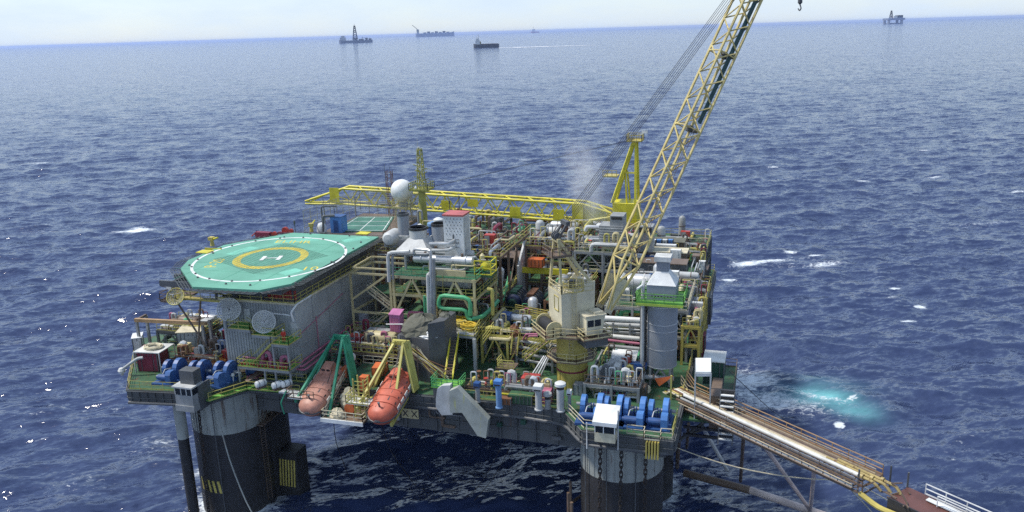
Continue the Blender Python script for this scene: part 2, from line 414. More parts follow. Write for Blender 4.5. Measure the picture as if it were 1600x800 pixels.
    for src, k in ((n3, .6), (n1, 1.55), (n2, 1.2)):
        sb = ns.new('ShaderNodeVectorMath'); sb.operation = 'SUBTRACT'; ln.new(src.outputs['Color'], sb.inputs[0]); sb.inputs[1].default_value = (.5, .5, .5)
        ml = ns.new('ShaderNodeVectorMath'); ml.operation = 'MULTIPLY'; ln.new(sb.outputs[0], ml.inputs[0]); ml.inputs[1].default_value = (k, k, 0)
        if acc is None: acc = ml
        else: ad = ns.new('ShaderNodeVectorMath'); ad.operation = 'ADD'; ln.new(acc.outputs[0], ad.inputs[0]); ln.new(ml.outputs[0], ad.inputs[1]); acc = ad
    ad = ns.new('ShaderNodeVectorMath'); ad.operation = 'ADD'; ln.new(acc.outputs[0], ad.inputs[0]); ln.new(geo.outputs['Normal'], ad.inputs[1])
    b2 = ns.new('ShaderNodeVectorMath'); b2.operation = 'NORMALIZE'; ln.new(ad.outputs[0], b2.inputs[0])
    # white caps too far out for the mesh: sparse streaks
    wc = mapped(13, 4.2, 20, crest); nw = N(ns, 'ShaderNodeTexNoise', Scale=1, Detail=6, Roughness=.68); ln.new(wc.outputs[0], nw.inputs['Vector'])
    rw = ns.new('ShaderNodeValToRGB'); rw.color_ramp.elements[0].position = .735; rw.color_ramp.elements[1].position = .80; ln.new(nw.outputs[0], rw.inputs[0])
    wt = mapped(5.5, 1.7, 9, crest + .1); nwt = N(ns, 'ShaderNodeTexNoise', Scale=1, Detail=5, Roughness=.7); ln.new(wt.outputs[0], nwt.inputs['Vector'])
    wl = mapped(90, 60, 60, crest); nwl = N(ns, 'ShaderNodeTexNoise', Scale=1, Detail=2); ln.new(wl.outputs[0], nwl.inputs['Vector'])
    wa = N(ns, 'ShaderNodeMath', operation='MULTIPLY_ADD'); ln.new(nwl.outputs[0], wa.inputs[0]); wa.inputs[1].default_value = .3; ln.new(nwt.outputs[0], wa.inputs[2])
    rt_ = ns.new('ShaderNodeValToRGB'); rt_.color_ramp.elements[0].position = .845; rt_.color_ramp.elements[1].position = .93; ln.new(wa.outputs[0], rt_.inputs[0])
    rww = N(ns, 'ShaderNodeMath', operation='MAXIMUM'); ln.new(rw.outputs[0], rww.inputs[0]); ln.new(rt_.outputs[0], rww.inputs[1])
    fa = N(ns, 'ShaderNodeAttribute', attribute_name='foam'); ta = N(ns, 'ShaderNodeAttribute', attribute_name='turq')
    lace = mapped(1.3, .8, 1, crest); nl = N(ns, 'ShaderNodeTexNoise', Scale=1, Detail=7, Roughness=.72, Distortion=.9); ln.new(lace.outputs[0], nl.inputs['Vector'])
    s1 = N(ns, 'ShaderNodeMath', operation='MULTIPLY_ADD'); ln.new(nl.outputs[0], s1.inputs[0]); s1.inputs[1].default_value = 2.4; s1.inputs[2].default_value = -1.78
    s2 = N(ns, 'ShaderNodeMath', operation='ADD'); ln.new(s1.outputs[0], s2.inputs[0]); ln.new(fa.outputs['Fac'], s2.inputs[1])
    lc = N(ns, 'ShaderNodeMath', operation='MULTIPLY_ADD', use_clamp=True); ln.new(nl.outputs[0], lc.inputs[0]); lc.inputs[1].default_value = 6; lc.inputs[2].default_value = -2.7
    rwl = N(ns, 'ShaderNodeMath', operation='MULTIPLY'); ln.new(rww.outputs[0], rwl.inputs[0]); ln.new(lc.outputs[0], rwl.inputs[1])
    rf = ns.new('ShaderNodeValToRGB'); rf.color_ramp.elements[0].position = .02; rf.color_ramp.elements[1].position = .5; ln.new(s2.outputs[0], rf.inputs[0])
    mxf = N(ns, 'ShaderNodeMath', operation='MAXIMUM'); ln.new(rf.outputs[0], mxf.inputs[0]); ln.new(rwl.outputs[0], mxf.inputs[1])
    wcol = ns.new('ShaderNodeValToRGB'); wcol.color_ramp.elements[0].position = .35; wcol.color_ramp.elements[1].position = .7
    wcol.color_ramp.elements[0].color = (.025, .039, .096, 1); wcol.color_ramp.elements[1].color = (.042, .060, .132, 1); ln.new(n1.outputs[0], wcol.inputs[0])
    tn = N(ns, 'ShaderNodeMath', operation='MULTIPLY', use_clamp=True); ln.new(ta.outputs['Fac'], tn.inputs[0])
    tnn = N(ns, 'ShaderNodeMath', operation='MULTIPLY_ADD'); ln.new(n3.outputs[0], tnn.inputs[0]); tnn.inputs[1].default_value = 4.0; tnn.inputs[2].default_value = -1.05; ln.new(tnn.outputs[0], tn.inputs[1])
    c1 = N(ns, 'ShaderNodeMix', data_type='RGBA'); ln.new(tn.outputs[0], c1.inputs[0]); ln.new(wcol.outputs[0], c1.inputs[6]); c1.inputs[7].default_value = (.17, .48, .50, 1)
    c2 = N(ns, 'ShaderNodeMix', data_type='RGBA'); ln.new(mxf.outputs[0], c2.inputs[0]); ln.new(c1.outputs[2], c2.inputs[6]); c2.inputs[7].default_value = (.66, .71, .74, 1)
    ln.new(c2.outputs[2], b.inputs['Base Color']); b.inputs['IOR'].default_value = 1.33
    rg = N(ns, 'ShaderNodeMath', operation='MULTIPLY_ADD'); ln.new(mxf.outputs[0], rg.inputs[0]); rg.inputs[1].default_value = .5; rg.inputs[2].default_value = .10; ln.new(rg.outputs[0], b.inputs['Roughness'])
    ln.new(b2.outputs[0], b.inputs['Normal'])
build_sea()
# ------------------------------------------------------------------ hull of the platform
FX0, FX1, FZ = -25.0, -21.6, 6.8
hull = T('platform_hull', 'grey four cornered hull of the oil platform standing on round legs in the sea', 'platform', (0, 0, 18))
DECK = [(-38.3, -38.6), (-28.2, -37.2), (-24.8, -31.6), (13.5, -30.6), (19.0, -31.2), (22.2, -35.6), (32.4, -35.6), (32.4, 33), (-36, 33), (-36, -16), (-47, -17.5), (-50.5, -22.5)]
m = MB().prism(DECK, 18.3, 20.0)
for (xa, ya), (xb, yb) in zip(DECK[-2:] + DECK[:7], [DECK[-1]] + DECK[:8]):
    a, b = Vector((xa, ya, 0)), Vector((xb, yb, 0)); d = (b - a).normalized(); o = Vector((d.y, -d.x, 0)); k = int((b - a).length / 1.1)
    for i in range(k): c_ = a.lerp(b, (i + .5) / max(1, k)); m.obox(c_ + o * .07 + Vector((0, 0, 19.1)), d * .05, o * .06, (0, 0, .75))
    m.tube(a + o * .12 + Vector((0, 0, 19.85)), b + o * .12 + Vector((0, 0, 19.85)), .09, 5); m.tube(a + o * .1 + Vector((0, 0, 18.9)), b + o * .1 + Vector((0, 0, 18.9)), .06, 5)
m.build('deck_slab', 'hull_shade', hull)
def inset(poly, d):
    cx = sum(p[0] for p in poly) / len(poly); cy = sum(p[1] for p in poly) / len(poly)
    return [(cx + (p[0] - cx) * (1 - d / 35), cy + (p[1] - cy) * (1 - d / 35)) for p in poly]
MB().prism(inset(DECK, .25), 20.0, 20.03).build('main_deck', 'deck_green', hull)
m = MB()
for y0, y1 in ((-30.4, -27.4), (25, 30)): m.box(-33, y0, 14.9, 31, y1, 18.3)
for x0, x1 in ((-33, -28), (24, 30)): m.box(x0, -27.4, 15.0, x1, 25, 18.3)
m.box(-28, -27.4, 16.6, 24, 25, 18.28)
for i in range(17): x = -23.6 + i * 2.6; m.box(x, -30.52, 15.2, x + .12, -30.4, 18.2)
m.box(-24, -30.55, 16.5, 20.5, -30.4, 16.65)
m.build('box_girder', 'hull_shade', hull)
m = MB(); pts = [(x, y, 18.2) for x, y in DECK[:8]]
m.path([(x, y - .05, z) for x, y, z in pts], .22, 8, bend=1.2); m.build('edge_pipe', 'dark_grey', hull, smooth=True)
for a, b in (((-50.2, -22.6), (-38.3, -38.3)), ((-38.3, -38.3), (-28.4, -36.9)), ((-28.4, -36.9), (-24.9, -31.3)), ((-24.9, -31.3), (-16, -31.0)), ((2, -30.8), (13.5, -30.4)), ((13.5, -30.4), (19, -31.0)),
             ((32.2, -35.3), (32.2, -30)), ((32.2, -24), (32.2, 6)), ((32.2, 6), (32.2, 32.8)), ((32.2, 32.8), (0, 32.8)), ((-36, 32.8), (0, 32.8))):
    MB().rail([(a[0], a[1], 20.03), (b[0], b[1], 20.03)]).build('railing', 'rail_yellow', hull)
MB().rail([(19.2, -31.1, 20.03), (22.3, -35.3, 20.03), (24.6, -35.35, 20.03)], r=.045).build('railing', 'canvas', hull)
MB().rail([(27.2, -35.35, 20.03), (29.2, -35.35, 20.03), (29.2, -36.3, 20.03), (31.0, -36.3, 20.03), (31.0, -35.35, 20.03), (32.2, -35.3, 20.03)], r=.05).build('railing', 'canvas', hull)
m = MB()
for i in range(5): m.box(29.4 + i * .32, -36.3, 17.7, 29.58 + i * .32, -35.62, 19.7)
m.build('fairlead_step', 'ochre', hull)
ew = MB()
for q_ in ([(-28.1, -37.25), (-26.4, -37.7), (-23.7, -33.3), (-24.7, -31.65)], [(-24.7, -31.65), (-23.7, -33.3), (-16, -32.8), (-16, -31.4)]): ew.slab([(x, y, 19.15) for x, y in q_], (0, 0, .1))
ew = ew.build('edge_walkway', 'bright_green', hull); MB().rail([(-26.4, -37.7, 19.25), (-23.7, -33.3, 19.25), (-16, -32.8, 19.25)], r=.045).build('railing', 'rail_yellow', ew)
# legs: pale band on top, black coating below
def leg(cx, cy, r, full):
    zc = 12.7
    o = MB().lathe([(r, zc), (r, 18.3)], (cx, cy, 0), 48).build('column', 'hull_grey', hull, smooth=True)
    MB().lathe([(r + .03, -4), (r + .03, zc)], (cx, cy, 0), 48).build('black_coating', 'soot', o, smooth=True)
    m = MB()
    for k in range(24 if full else 0):
        t = 2 * math.pi * k / 24; m.bar((cx + (r + .05) * math.cos(t), cy + (r + .05) * math.sin(t), 12.75), (cx + (r + .05) * math.cos(t), cy + (r + .05) * math.sin(t), 18.2), .05)
    if full: m.build('weld_seam', 'hull_grey', o)
    return o
c1 = leg(-29.5, -30, 5.0, 1); c2 = leg(25.5, -28.7, 5.0, 1); c3 = leg(-29.5, -25.0, 5.0, 0); c4 = leg(25.5, -13, 4.6, 0); c5 = leg(25.5, 28, 5, 0); c6 = leg(-29.5, 28, 5, 0)
# hazard chevrons on the black coating of the first leg
m = MB()
for k in range(5):
    t0 = R(-118 + k * 9); r = 5.07; t1 = t0 + R(4.2)
    def cp(t, z): return (-29.5 + r * math.cos(t), -30 + r * math.sin(t), z)
    m.slab([cp(t0, 4.0), cp(t1, 4.0), cp(t1 - R(3), 5.8), cp(t0 - R(3), 5.8)], (0, -.04, 0))
m.build('hazard_stripe', 'ochre', c1)
# fittings along the face of the girder
rr = random.Random(64)
for i in range(34):
    x = rr.uniform(-15, 19); z = rr.uniform(15.4, 17.8); y = -30.56
    if abs(x + .5) < 1.6: continue
    if i % 3 == 0: MB().path([(x, y - .15, 18.2), (x, y - .15, z), (x + rr.uniform(.8, 4), y - .15, z)], rr.choice((.06, .09, .14)), 6).build('girder_pipe', rr.choice(('brown', 'grey', 'dark_grey', 'hull_grey')), hull)
    elif i % 3 == 1: MB().box(x, y - rr.uniform(.25, .7), z, x + rr.uniform(.4, 1.3), y, z + rr.uniform(.3, .9)).build('girder_box', rr.choice(('hull_grey', 'brown', 'dark_grey', 'engine_green', 'grey')), hull)
    else: MB().bar((x, y - .02, 15), (x, y - .02, 18.2), .16).bar((x, y - .6, 18.2), (x, y - .02, 16.4), .1).build('girder_bracket', 'dark_grey', hull)
# rubber fender frame on the inner leg with slanted stripes
m = MB().box(FX0, -27, -1, FX1, -24.2, FZ); fend = m.build('fender', 'soot', hull)
m = MB()
for k in range(6): x = FX0 + .3 + k * .46; m.slab([(x, -27.03, FZ - 5.5), (x + .24, -27.03, FZ - 5.5), (x + .60, -27.03, FZ - 1.2), (x + .36, -27.03, FZ - 1.2)], (0, -.05, 0))
m.build('hazard_stripe', 'ochre', fend)
m = MB()
for z in (3, 6.5): m.path([(20.3, -27, z), (19.2, -29.5, z), (19.6, -33, z), (21.5, -35, z)], .22, 6)
for x, y in ((19.2, -29.5), (19.5, -32), (20.4, -34)): m.tube((x, y, -1), (x, y, 9.5), .2, 6)
m.build('boat_bumper', 'brown', hull)
# service caisson, walkways, ladders on the legs
cq = P(282, 655, 15.2); m = MB().tube((cq.x, cq.y, 12.5), (cq.x, cq.y, 18.3), .75, 14); ca = m.build('caisson', 'hull_grey', hull, smooth=True)
MB().tube((cq.x, cq.y, -1), (cq.x, cq.y, 12.5), .72, 14).build('black_coating', 'soot', ca, smooth=True)
m = MB().ladder((-24.3, -30.2, 1), (-24.3, -30.2, 18), .7, (.4, 1, 0)); m.build('ladder', 'brown', hull)
m = MB()
for k in range(9): m.rail([(-24.4 + .1, -30 + k * 1.2, 12.9), (-24.3, -28.9 + k * 1.2, 12.9)], r=.04, kick=False)
m.box(-25, -31, 12.7, -23.6, -18, 12.85); m.build('walkway', 'brown', hull)
m = MB().box(-21, -27.2, 13.4, 22, -26.2, 13.5)
m.rail([(-21, -27.2, 13.5), (22, -27.2, 13.5)], r=.04, kick=False)
for i in range(12): x = -20 + i * 3.7; m.bar((x, -26.7, 13.4), (x, -26.7, 16.6), .12)
m.build('walkway', 'brown', hull)
for (x, y, z0) in ((24.6, -33.9, 0), (27.9, -33.35, -1), (21.8, -32.6, 0), (-30.8, -35.3, -1), (-28.2, -35.2, -1)):
    MB().tube((x, y, z0), (x, y, 18), .07, 5).build('hose', 'dark_grey', hull)

# anchor chains and slack ropes hanging down to the water
def chain(p, q, label, nl, name='anchor_chain'):
    p, q = Vector(p), Vector(q); m = MB(); d = (q - p) / nl
    for i in range(nl):
        c = p + d * (i + .5); a = Vector((1, 0, 0)) if i % 2 else Vector((0, 1, 0))
        u = d.normalized()
        L = d.length * .68
        ring = [c + u * (L * sx) + a * (.17 * sy) for sx, sy in ((-1, -.5), (-.6, -1), (.6, -1), (1, -.5), (1, .5), (.6, 1), (-.6, 1), (-1, .5))]
        m.path([*ring, ring[0]], .075, 5, bend=.05)
    return tag(m.build(name, 'chain'), label, 'chain', 'mooring chains')
def hp(px, py, z): return P(px, py, z)
chain((23.9, -34.0, 17.6), (23.7, -34.6, -1), 'heavy chain down the right leg nearest the white winch cabin', 30)
chain((26.4, -34.2, 17.6), (26.2, -34.8, -1), 'heavy chain down the middle of the right leg face', 30)
chain((29.0, -33.0, 17.6), (29.0, -33.4, -1), 'heavy chain down the right leg on its side towards the gangway', 30)
chain((-29.9, -35.6, 17.6), (-30.4, -36.0, -1), 'heavy chain down the left leg below the grey winch cabin', 30)
m = MB().path([(-27.6, -35.3, 17.8), (-25.9, -35.9, 10), (-23.6, -36.6, 4.4), (-21, -37, .2)], .09, 6, bend=2); tag(m.build('mooring_rope', 'hull_grey'), 'slanting pale rope running down across the left leg', 'rope', 'ropes hanging under the platform')
for pts, lab in (((P(521, 655, 15), P(524, 690, 9), P(545, 745, 0)), 'thin dark rope hanging under the boat landing to the water'),
                 ((P(595, 655, 17), P(606, 700, 9), P(650, 760, 1)), 'thin dark rope slanting from the red lifeboat into the water'),
                 ((P(818, 660, 16), P(770, 750, 3), P(725, 800, -.5)), 'long rope from the hull below the ventilator pipes to the water'),
                 ((P(800, 668, 16), P(750, 760, 2), P(700, 800, -.5)), 'second long rope under the hull beside the pale chute')):
    m = MB().path(pts, .05, 4, bend=3); tag(m.build('rope', 'chain'), lab, 'rope', 'ropes hanging under the platform')

# ------------------------------------------------------------------ helicopter deck
HZ = 34.0
heli = T('helideck', 'green octagonal helicopter deck with a white ring and a yellow circle', 'helideck', (-26, -21.3, HZ))
HP = [(-35.4, -28.8), (-28.0, -35.9), (-18.6, -35.4), (-16.1, -32.2), (-16.1, -7.0), (-31.2, -7.0), (-37.5, -16.2), (-37.2, -24.8)]
paint('heli_green', (.135, .37, .26), rust=.12, rustcol=(.08, .22, .17), rough=.6, scale=.35, var=.16, streak=False)
paint('heli_pale', (.20, .56, .40), rust=.1, rustcol=(.1, .3, .2), scale=.5, streak=False)
paint('line_white', (.78, .80, .76), rust=.1, rustcol=(.4, .55, .45)); paint('line_yellow', (.70, .56, .05), rust=.25, rustcol=(.35, .45, .2))
MB().prism(HP, HZ - .35, HZ).build('deck_plate', 'heli_green', heli)
m = MB()     # slanted safety net round the edge
n = len(HP)
for i in range(n):
    a, b = Vector((*HP[i], HZ - .25)), Vector((*HP[(i + 1) % n], HZ - .25)); d = (b - a).normalized(); o = Vector((d.y, -d.x, 0)); k = max(2, int((b - a).length / .8))
    for j in range(k + 1):
        p = a.lerp(b, j / k); m.tube(p, p + o * 1.4 + Vector((0, 0, .12)), .035, 4)
    for t in (.25, .5, .75, 1): m.tube(a + o * 1.4 * t + Vector((0, 0, .12 * t)), b + o * 1.4 * t + Vector((0, 0, .12 * t)), .03, 4)
m.build('safety_net', 'heli_net', heli)
m = MB()
for i in range(n):
    ki = .93; a, b = Vector((-26 + (HP[i][0] + 26) * ki, -21.3 + (HP[i][1] + 21.3) * ki, HZ - .65)), Vector((-26 + (HP[(i + 1) % n][0] + 26) * ki, -21.3 + (HP[(i + 1) % n][1] + 21.3) * ki, HZ - .65)); m.bar(a, b, .25, .5)
for i in range(8): x = -36 + i * 2.7; m.bar((x, -33 if x > -34 else -28, HZ - .8), (x, -8, HZ - .8), .25, .8)
for j in range(9): y = -33 + j * 3; m.bar((-35.5, y, HZ - .85), (-17, y, HZ - .85), .25, .8)
for x, y in ((-34, -26), (-30, -33), (-25, -33.5), (-19, -33.2)): m.tube((x * .5 - 14, y + 5, 30.2), (x, y, HZ - 1), .16, 6)
for x in (-30, -26, -22, -18):
    for y in (-29, -22, -15): m.bar((x, y, 30), (x, y, HZ - 1), .28)
m.build('support_frame', 'dark_grey', heli)
ru = Vector((.9557, .293, 0)); rv = Vector((-.293, .9557, 0)); hc = Vector((-26.0, -21.3, 0))
def hring(r0, r1, z, gaps=0):
    m = MB(); k = 96; sx, sy = 1.0, 1.12
    for i in range(k):
        if gaps and i % (k // gaps) == 0: continue
        t0, t1 = 2 * math.pi * i / k, 2 * math.pi * (i + 1) / k
        def q(r, t, zz): v = hc + ru * r * sx * math.cos(t) + rv * r * sy * math.sin(t); return (v.x, v.y, zz)
        m.slab([q(r0, t0, z), q(r1, t0, z), q(r1, t1, z), q(r0, t1, z)], (0, 0, .004))
    return m
hring(10.25, 10.62, HZ + .004).build('ring_marking', 'line_white', heli)
for k in range(18):
    t = 2 * math.pi * k / 18; v = hc + ru * 10.43 * math.cos(t) + rv * 10.43 * 1.12 * math.sin(t); MB().lathe([(.16, 0), (.13, .14), (.05, .18)], (v.x, v.y, HZ + .008), 8).build('deck_light', 'dark_grey', heli)
hring(4.1, 5.2, HZ + .004).build('touchdown_circle', 'line_yellow', heli)
for px0, px1 in (((360, 398), (398, 386)), ((428, 379), (498, 374)), ((440, 428), (468, 421)), ((536, 377), (575, 371))):
    a, b = P(*px0, HZ), P(*px1, HZ); d = (b - a).normalized(); o = Vector((-d.y, d.x, 0)) * 1.0
    MB().slab([a - o + Vector((0, 0, .002)), b - o + Vector((0, 0, .002)), b + o + Vector((0, 0, .002)), a + o + Vector((0, 0, .002))], (0, 0, .004)).build('paint_patch', 'heli_pale', heli)
letters('P-20', 2.5, P(337, 411, HZ + .01), rv, -ru, 'line_yellow', 'lettering', heli)
letters('10', 2.4, P(484, 419.5, HZ + .01), ru, rv, 'line_yellow', 'lettering', heli)
letters('ELIHR', 2.3, P(458, 378, HZ + .01), (1, .12, 0), rv, 'line_yellow', 'lettering', heli)
m = MB()     # rope landing net stretched round the circle
na, nb = (ru + rv).normalized(), (ru - rv).normalized(); nh = 5.8
for i in range(24):
    q_ = -nh + i * .5
    for d1, d2 in ((na, nb), (nb, na)): m.obox(hc + d1 * q_ + Vector((0, 0, HZ + .022)), d2 * nh, d1 * .02, (0, 0, .006))
m.build('landing_net', 'net_rope', heli)
m = MB()
for q_ in (-7.5, -4.2, 4.6, 8.2): m.obox((-26.6, -21.3 + q_, HZ + .003), (9.6, 0, 0), (0, .03, 0), (0, 0, .001))
for q_ in (-6.2, 0.4, 6.0): m.obox((-26.6 + q_, -21.3, HZ + .0075), (.03, 0, 0), (0, 12.5, 0), (0, 0, .001))
m.build('plate_seam', 'davit_green', heli)
hq = P(424, 403, HZ + .036)
m = MB()
for s in (-1, 1):
    c = hq + ru * 1.15 * s; m.obox(c, ru * .28, rv * 1.1, (0, 0, .003))
m.obox(hq, ru * .87, rv * .14, (0, 0, .0025)); m.build('landing_letter', 'line_white', heli)
for px, py in ((296, 415), (309, 434), (353, 444), (391, 446), (462, 443), (493, 426), (518, 410), (552, 389), (564, 379), (485, 366), (546, 369), (333, 396), (345, 388), (400, 372), (444, 371)):
    p = P(px, py, HZ); MB().lathe([(.16, 0), (.13, .16), (.05, .2)], p, 8).build('deck_light', 'dark_grey', heli)
MB().box(*(P(340, 394, HZ - .3) + Vector((-2.6, .6, 0))), *(P(340, 394, HZ) + Vector((-.4, 1.5, .12)))).build('yellow_panel', 'yellow', heli)
for px, py, nm in ((320, 393, 'yellow_panel'), (568, 364, 'yellow_panel')):
    p = P(px, py, HZ + .1); MB().box(p.x - 1, p.y - .8, HZ + .02, p.x + 1, p.y + .8, HZ + .14).build(nm, 'yellow', heli)
# foam monitors, lamp and wind sock beside the helideck
t = T('fire_monitor', 'small yellow fire monitor on the far edge of the helideck', 'monitor', P(332, 384, 33.6), 'monitors round the helideck')
MB().lathe([(.35, 0), (.3, .3), (.22, 1.1)], (0, 0, 0), 10).build('pedestal', 'ochre', t, local=True); MB().tube((0, 0, 1.0), (1.6, -.6, 1.5), .14, 8).build('nozzle', 'yellow', t, local=True); MB().box(-.4, -.4, .9, .4, .4, 1.4).build('body', 'ochre', t, local=True)
dup(t, P(487, 362, 33.6), R(120), 'yellow fire monitor behind the helideck beside the white tank')
t = T('fire_equipment', 'red fire fighting cabinet with hoses on the far helideck edge', 'fire cabinet', P(412, 371, 33.4), 'fire gear on the far helideck edge')
MB().box(-1.3, -.4, 0, 1.3, .5, .9).build('cabinet', 'maroon', t, local=True)
MB().path([(-2.2, 0, .1), (-1.5, .2, .7), (-1.2, 0, .9)], .1, 6).build('hose', 'red', t, local=True)
MB().lathe([(.5, 0), (.5, .4)], (1.9, 0, .5), 12, 'Y').build('hose_reel', 'red', t, local=True)
t2 = T('fire_equipment', 'small red hose reels further along the far helideck edge', 'hose reel', P(445, 366, 33.4), 'fire gear on the far helideck edge')
MB().lathe([(.55, 0), (.55, .5)], (0, 0, .6), 12, 'Y').build('hose_reel', 'red', t2, local=True); MB().lathe([(.4, 0), (.4, .4)], (1.1, 0, .5), 12, 'Y').build('hose_reel', 'red', t2, local=True); MB().box(-1.2, -.2, 0, 1.6, .2, .35).build('base', 'maroon', t2, local=True)
t = T('white_tank', 'small white tank with a dark davit post behind the helideck', 'tank', P(503, 362, 33.2))
MB().lathe([(.8, 0), (.8, .9), (.5, 1.4), (0.1, 1.55)], (0, 0, 0), 16).build('shell', 'white', t, smooth=True, local=True)
MB().path([(.3, 0, 1), (.3, 0, 4.2), (2.6, .8, 4.2)], .14, 6, bend=.2).build('davit', 'dark_grey', t, local=True)

# ------------------------------------------------------------------ accommodation block
acc = T('accommodation_block', 'grey steel accommodation block below the helideck', 'building', (-23, -20, 20))
BX0, BX1, BY0, BY1, BZ = -29.0, -17.6, -29.6, 13.0, 30.2
w = MB().box(BX0, BY0, 20.03, BX1, BY1, BZ)
k = 26
for i in range(k):
    x = BX0 + .2 + i * (BX1 - BX0 - .4) / k; w.box(x, BY0 - .07, 20.2, x + .2, BY0, BZ - .1)
wall = w.build('wall', 'wall_grey', acc)
m = MB()
for y in (-25.4, -21.2, -17.1, -12.9): m.box(BX1, y, 20.1, BX1 + .05, y + .06, BZ)
for z, y0, y1 in ((24.2, -29.5, -25.3), (26.9, -25.3, -17), (22.9, -21, -12.9), (27.6, -17, -8)): m.box(BX1, y0, z, BX1 + .05, y1, z + .06)
m.build('plate_seam', 'grey', wall)
MB().box(BX0 - .2, BY0 - .25, BZ, BX1 + .25, BY1, BZ + .25).build('roof', 'canvas', acc)
m = MB().box(BX0 + 1.5, BY0 + .6, BZ + .25, BX1 - .3, -8, 32.4); m.build('upper_lounge', 'dark_grey', acc)
m = MB()
for i in range(9): x = BX1 - 4.8 + i * .55; m.box(x, BY0 + .5, BZ + .5, x + .45, BY0 + .6, 32.0)
m.build('louvre_panel', 'red', acc, label='red brown louvres above the grey wall')
MB().box(BX0 - 8.0, BY0 + .1, 29.7, BX0 - .2, BY0 + 1.3, 29.85).build('catwalk', 'ochre', acc)
MB().rail([(BX0 - 8, BY0 + .1, 29.85), (BX0, BY0 + .1, 29.85)], r=.045).build('railing', 'rail_yellow', acc)
MB().rail([(BX0, BY0 - .2, BZ + .25), (BX1 + .2, BY0 - .2, BZ + .25), (BX1 + .2, -8, BZ + .25)], r=.045).build('railing', 'rail_yellow', acc)
m = MB().tube((-34.5, -29.2, 20.1), (-32.5, -29.2, 29.7), .13, 6); m.tube((-31, -29, 20), (-36.5, -29.4, 29.7), .13, 6); m.build('brace', 'brown', acc)
# balconies on the front
def balcony(x0, x1, z, y0=-32.2, nm='balcony', m1='grey'):
    b = MB().box(x0, y0, z - .35, x1, BY0 - .08, z).build(nm, m1, acc)
    MB().box(x0 + .1, y0 + .1, z + .004, x1 - .1, BY0 - .1, z + .03).build('floor', 'bright_green', b)
    MB().rail([(x0, BY0 - .1, z), (x0, y0, z), (x1, y0, z), (x1, BY0 - .1, z)], r=.05).build('railing', 'rail_yellow', b)
    return b
balcony(-26.4, -23.0, 27.2); balcony(-23.0, -19.4, 26.5, -32.0); balcony(-19.6, -17.0, 25.8, -32.8); balcony(-25.0, -17.2, 22.3, -33.0)
m = MB()
for x, y in ((-17.3, -32.6), (-17.3, -29.9), (-19.5, -32.6)): m.bar((x, y, 20), (x, y, 25.6), .22)
m.bar((-25, -32.8, 20), (-25, -32.8, 22), .2); m.bar((-21, -32.8, 20), (-21, -32.8, 22), .2)
m.build('stair_post', 'grey', acc)
m = MB()
for a, b in (((-19.8, -31.2, 25.9), (-23.6, -31.2, 22.3)), ((-23.2, -30.6, 26.5), (-24.8, -30.6, 27.2))):
    for s in (-.4, .4):
        m.bar((a[0], a[1] + s, a[2]), (b[0], b[1] + s, b[2]), .06, .22); m.tube((a[0], a[1] + s, a[2] + 1), (b[0], b[1] + s, b[2] + 1), .04, 4)
    for i in range(14): c = Vector(a).lerp(Vector(b), i / 13); m.box(c.x - .14, c.y - .4, c.z - .02, c.x + .14, c.y + .4, c.z + .02)
m.build('stair', 'rail_yellow', acc)
for x, z in ((-20.6, 20.3), (-25.4, 27.2), (-18.4, 25.8)):
    d = MB().box(x, BY0 - .12, z, x + .95, BY0 - .02, z + 2).build('door', 'light_grey', acc); MB().box(x + .75, BY0 - .17, z + .9, x + .83, BY0 - .12, z + 1.1).build('handle', 'dark_grey', d)
m = MB().path([(-17.4, -30.5, 28.3), (-17.4, -30.9, 29.6), (-17.2, -29.8, 30.35), (-17.2, -26, 30.45)], .13, 8); m.path([(-17.6, -30.8, 29.2), (-20.4, -30.8, 29.3)], .09, 6); m.build('pipe', 'white', acc)
for dx, z in ((.35, 22.0), (.75, 21.6), (1.15, 21.2)):
    MB().path([(-26, BY0 - .5 - dx * .3, z + .4), (BX1 + dx, BY0 - .5 - dx * .3, z + .3), (BX1 + dx, -14.5, z + .5), (BX1 + dx + 10, -14.2 - dx, z + .5)], .15, 7).build('fire_main', 'pink', acc, label='pink fire main pipe')
MB().tube((BX1 + .12, -24.8, 21.5), (BX1 + .12, -24.8, 27.0), .06, 6).build('downpipe', 'pink', acc)
MB().tube((BX1 + .12, -29.4, 25.9), (BX1 + .12, -17, 27.9), .05, 6).build('downpipe', 'pink', acc)
# pink hand winches on the lower balcony
t = T('pump_unit', 'pink pump with an arched casing on the lowest green balcony', 'pump', (-21.6, -31.2, 22.33), 'pink pumps on the balcony')
MB().path([(-.55, 0, 0), (-.55, 0, 1.6), (.55, 0, 1.6), (.55, 0, 0)], .28, 8, bend=.6).build('casing', 'pink', t, smooth=True, local=True); MB().box(-.9, -.5, 0, .9, .5, .3).build('base', 'pink', t, local=True); MB().lathe([(.22, -.8), (.22, .8)], (0, 0, .6), 10, 'Y').build('shaft', 'maroon', t, local=True)
dup(t, (-18.6, -31.6, 22.33), R(20), 'pink pump at the end of the balcony nearest the grey corner wall', scale=.85); dup(t, (-20.2, -32, 22.33), R(70), 'short pink pump between the other two on the balcony', scale=.6)
m = MB()
rr = random.Random(5)
for i in range(16): x = -24.6 + i * .45; m.lathe([(.13, 0), (.15, .28), (.06, .4)], (x, -32.6 + rr.uniform(-.1, .2), 22.33), 7)
tag(m.build('valve_row', 'red', acc), None)

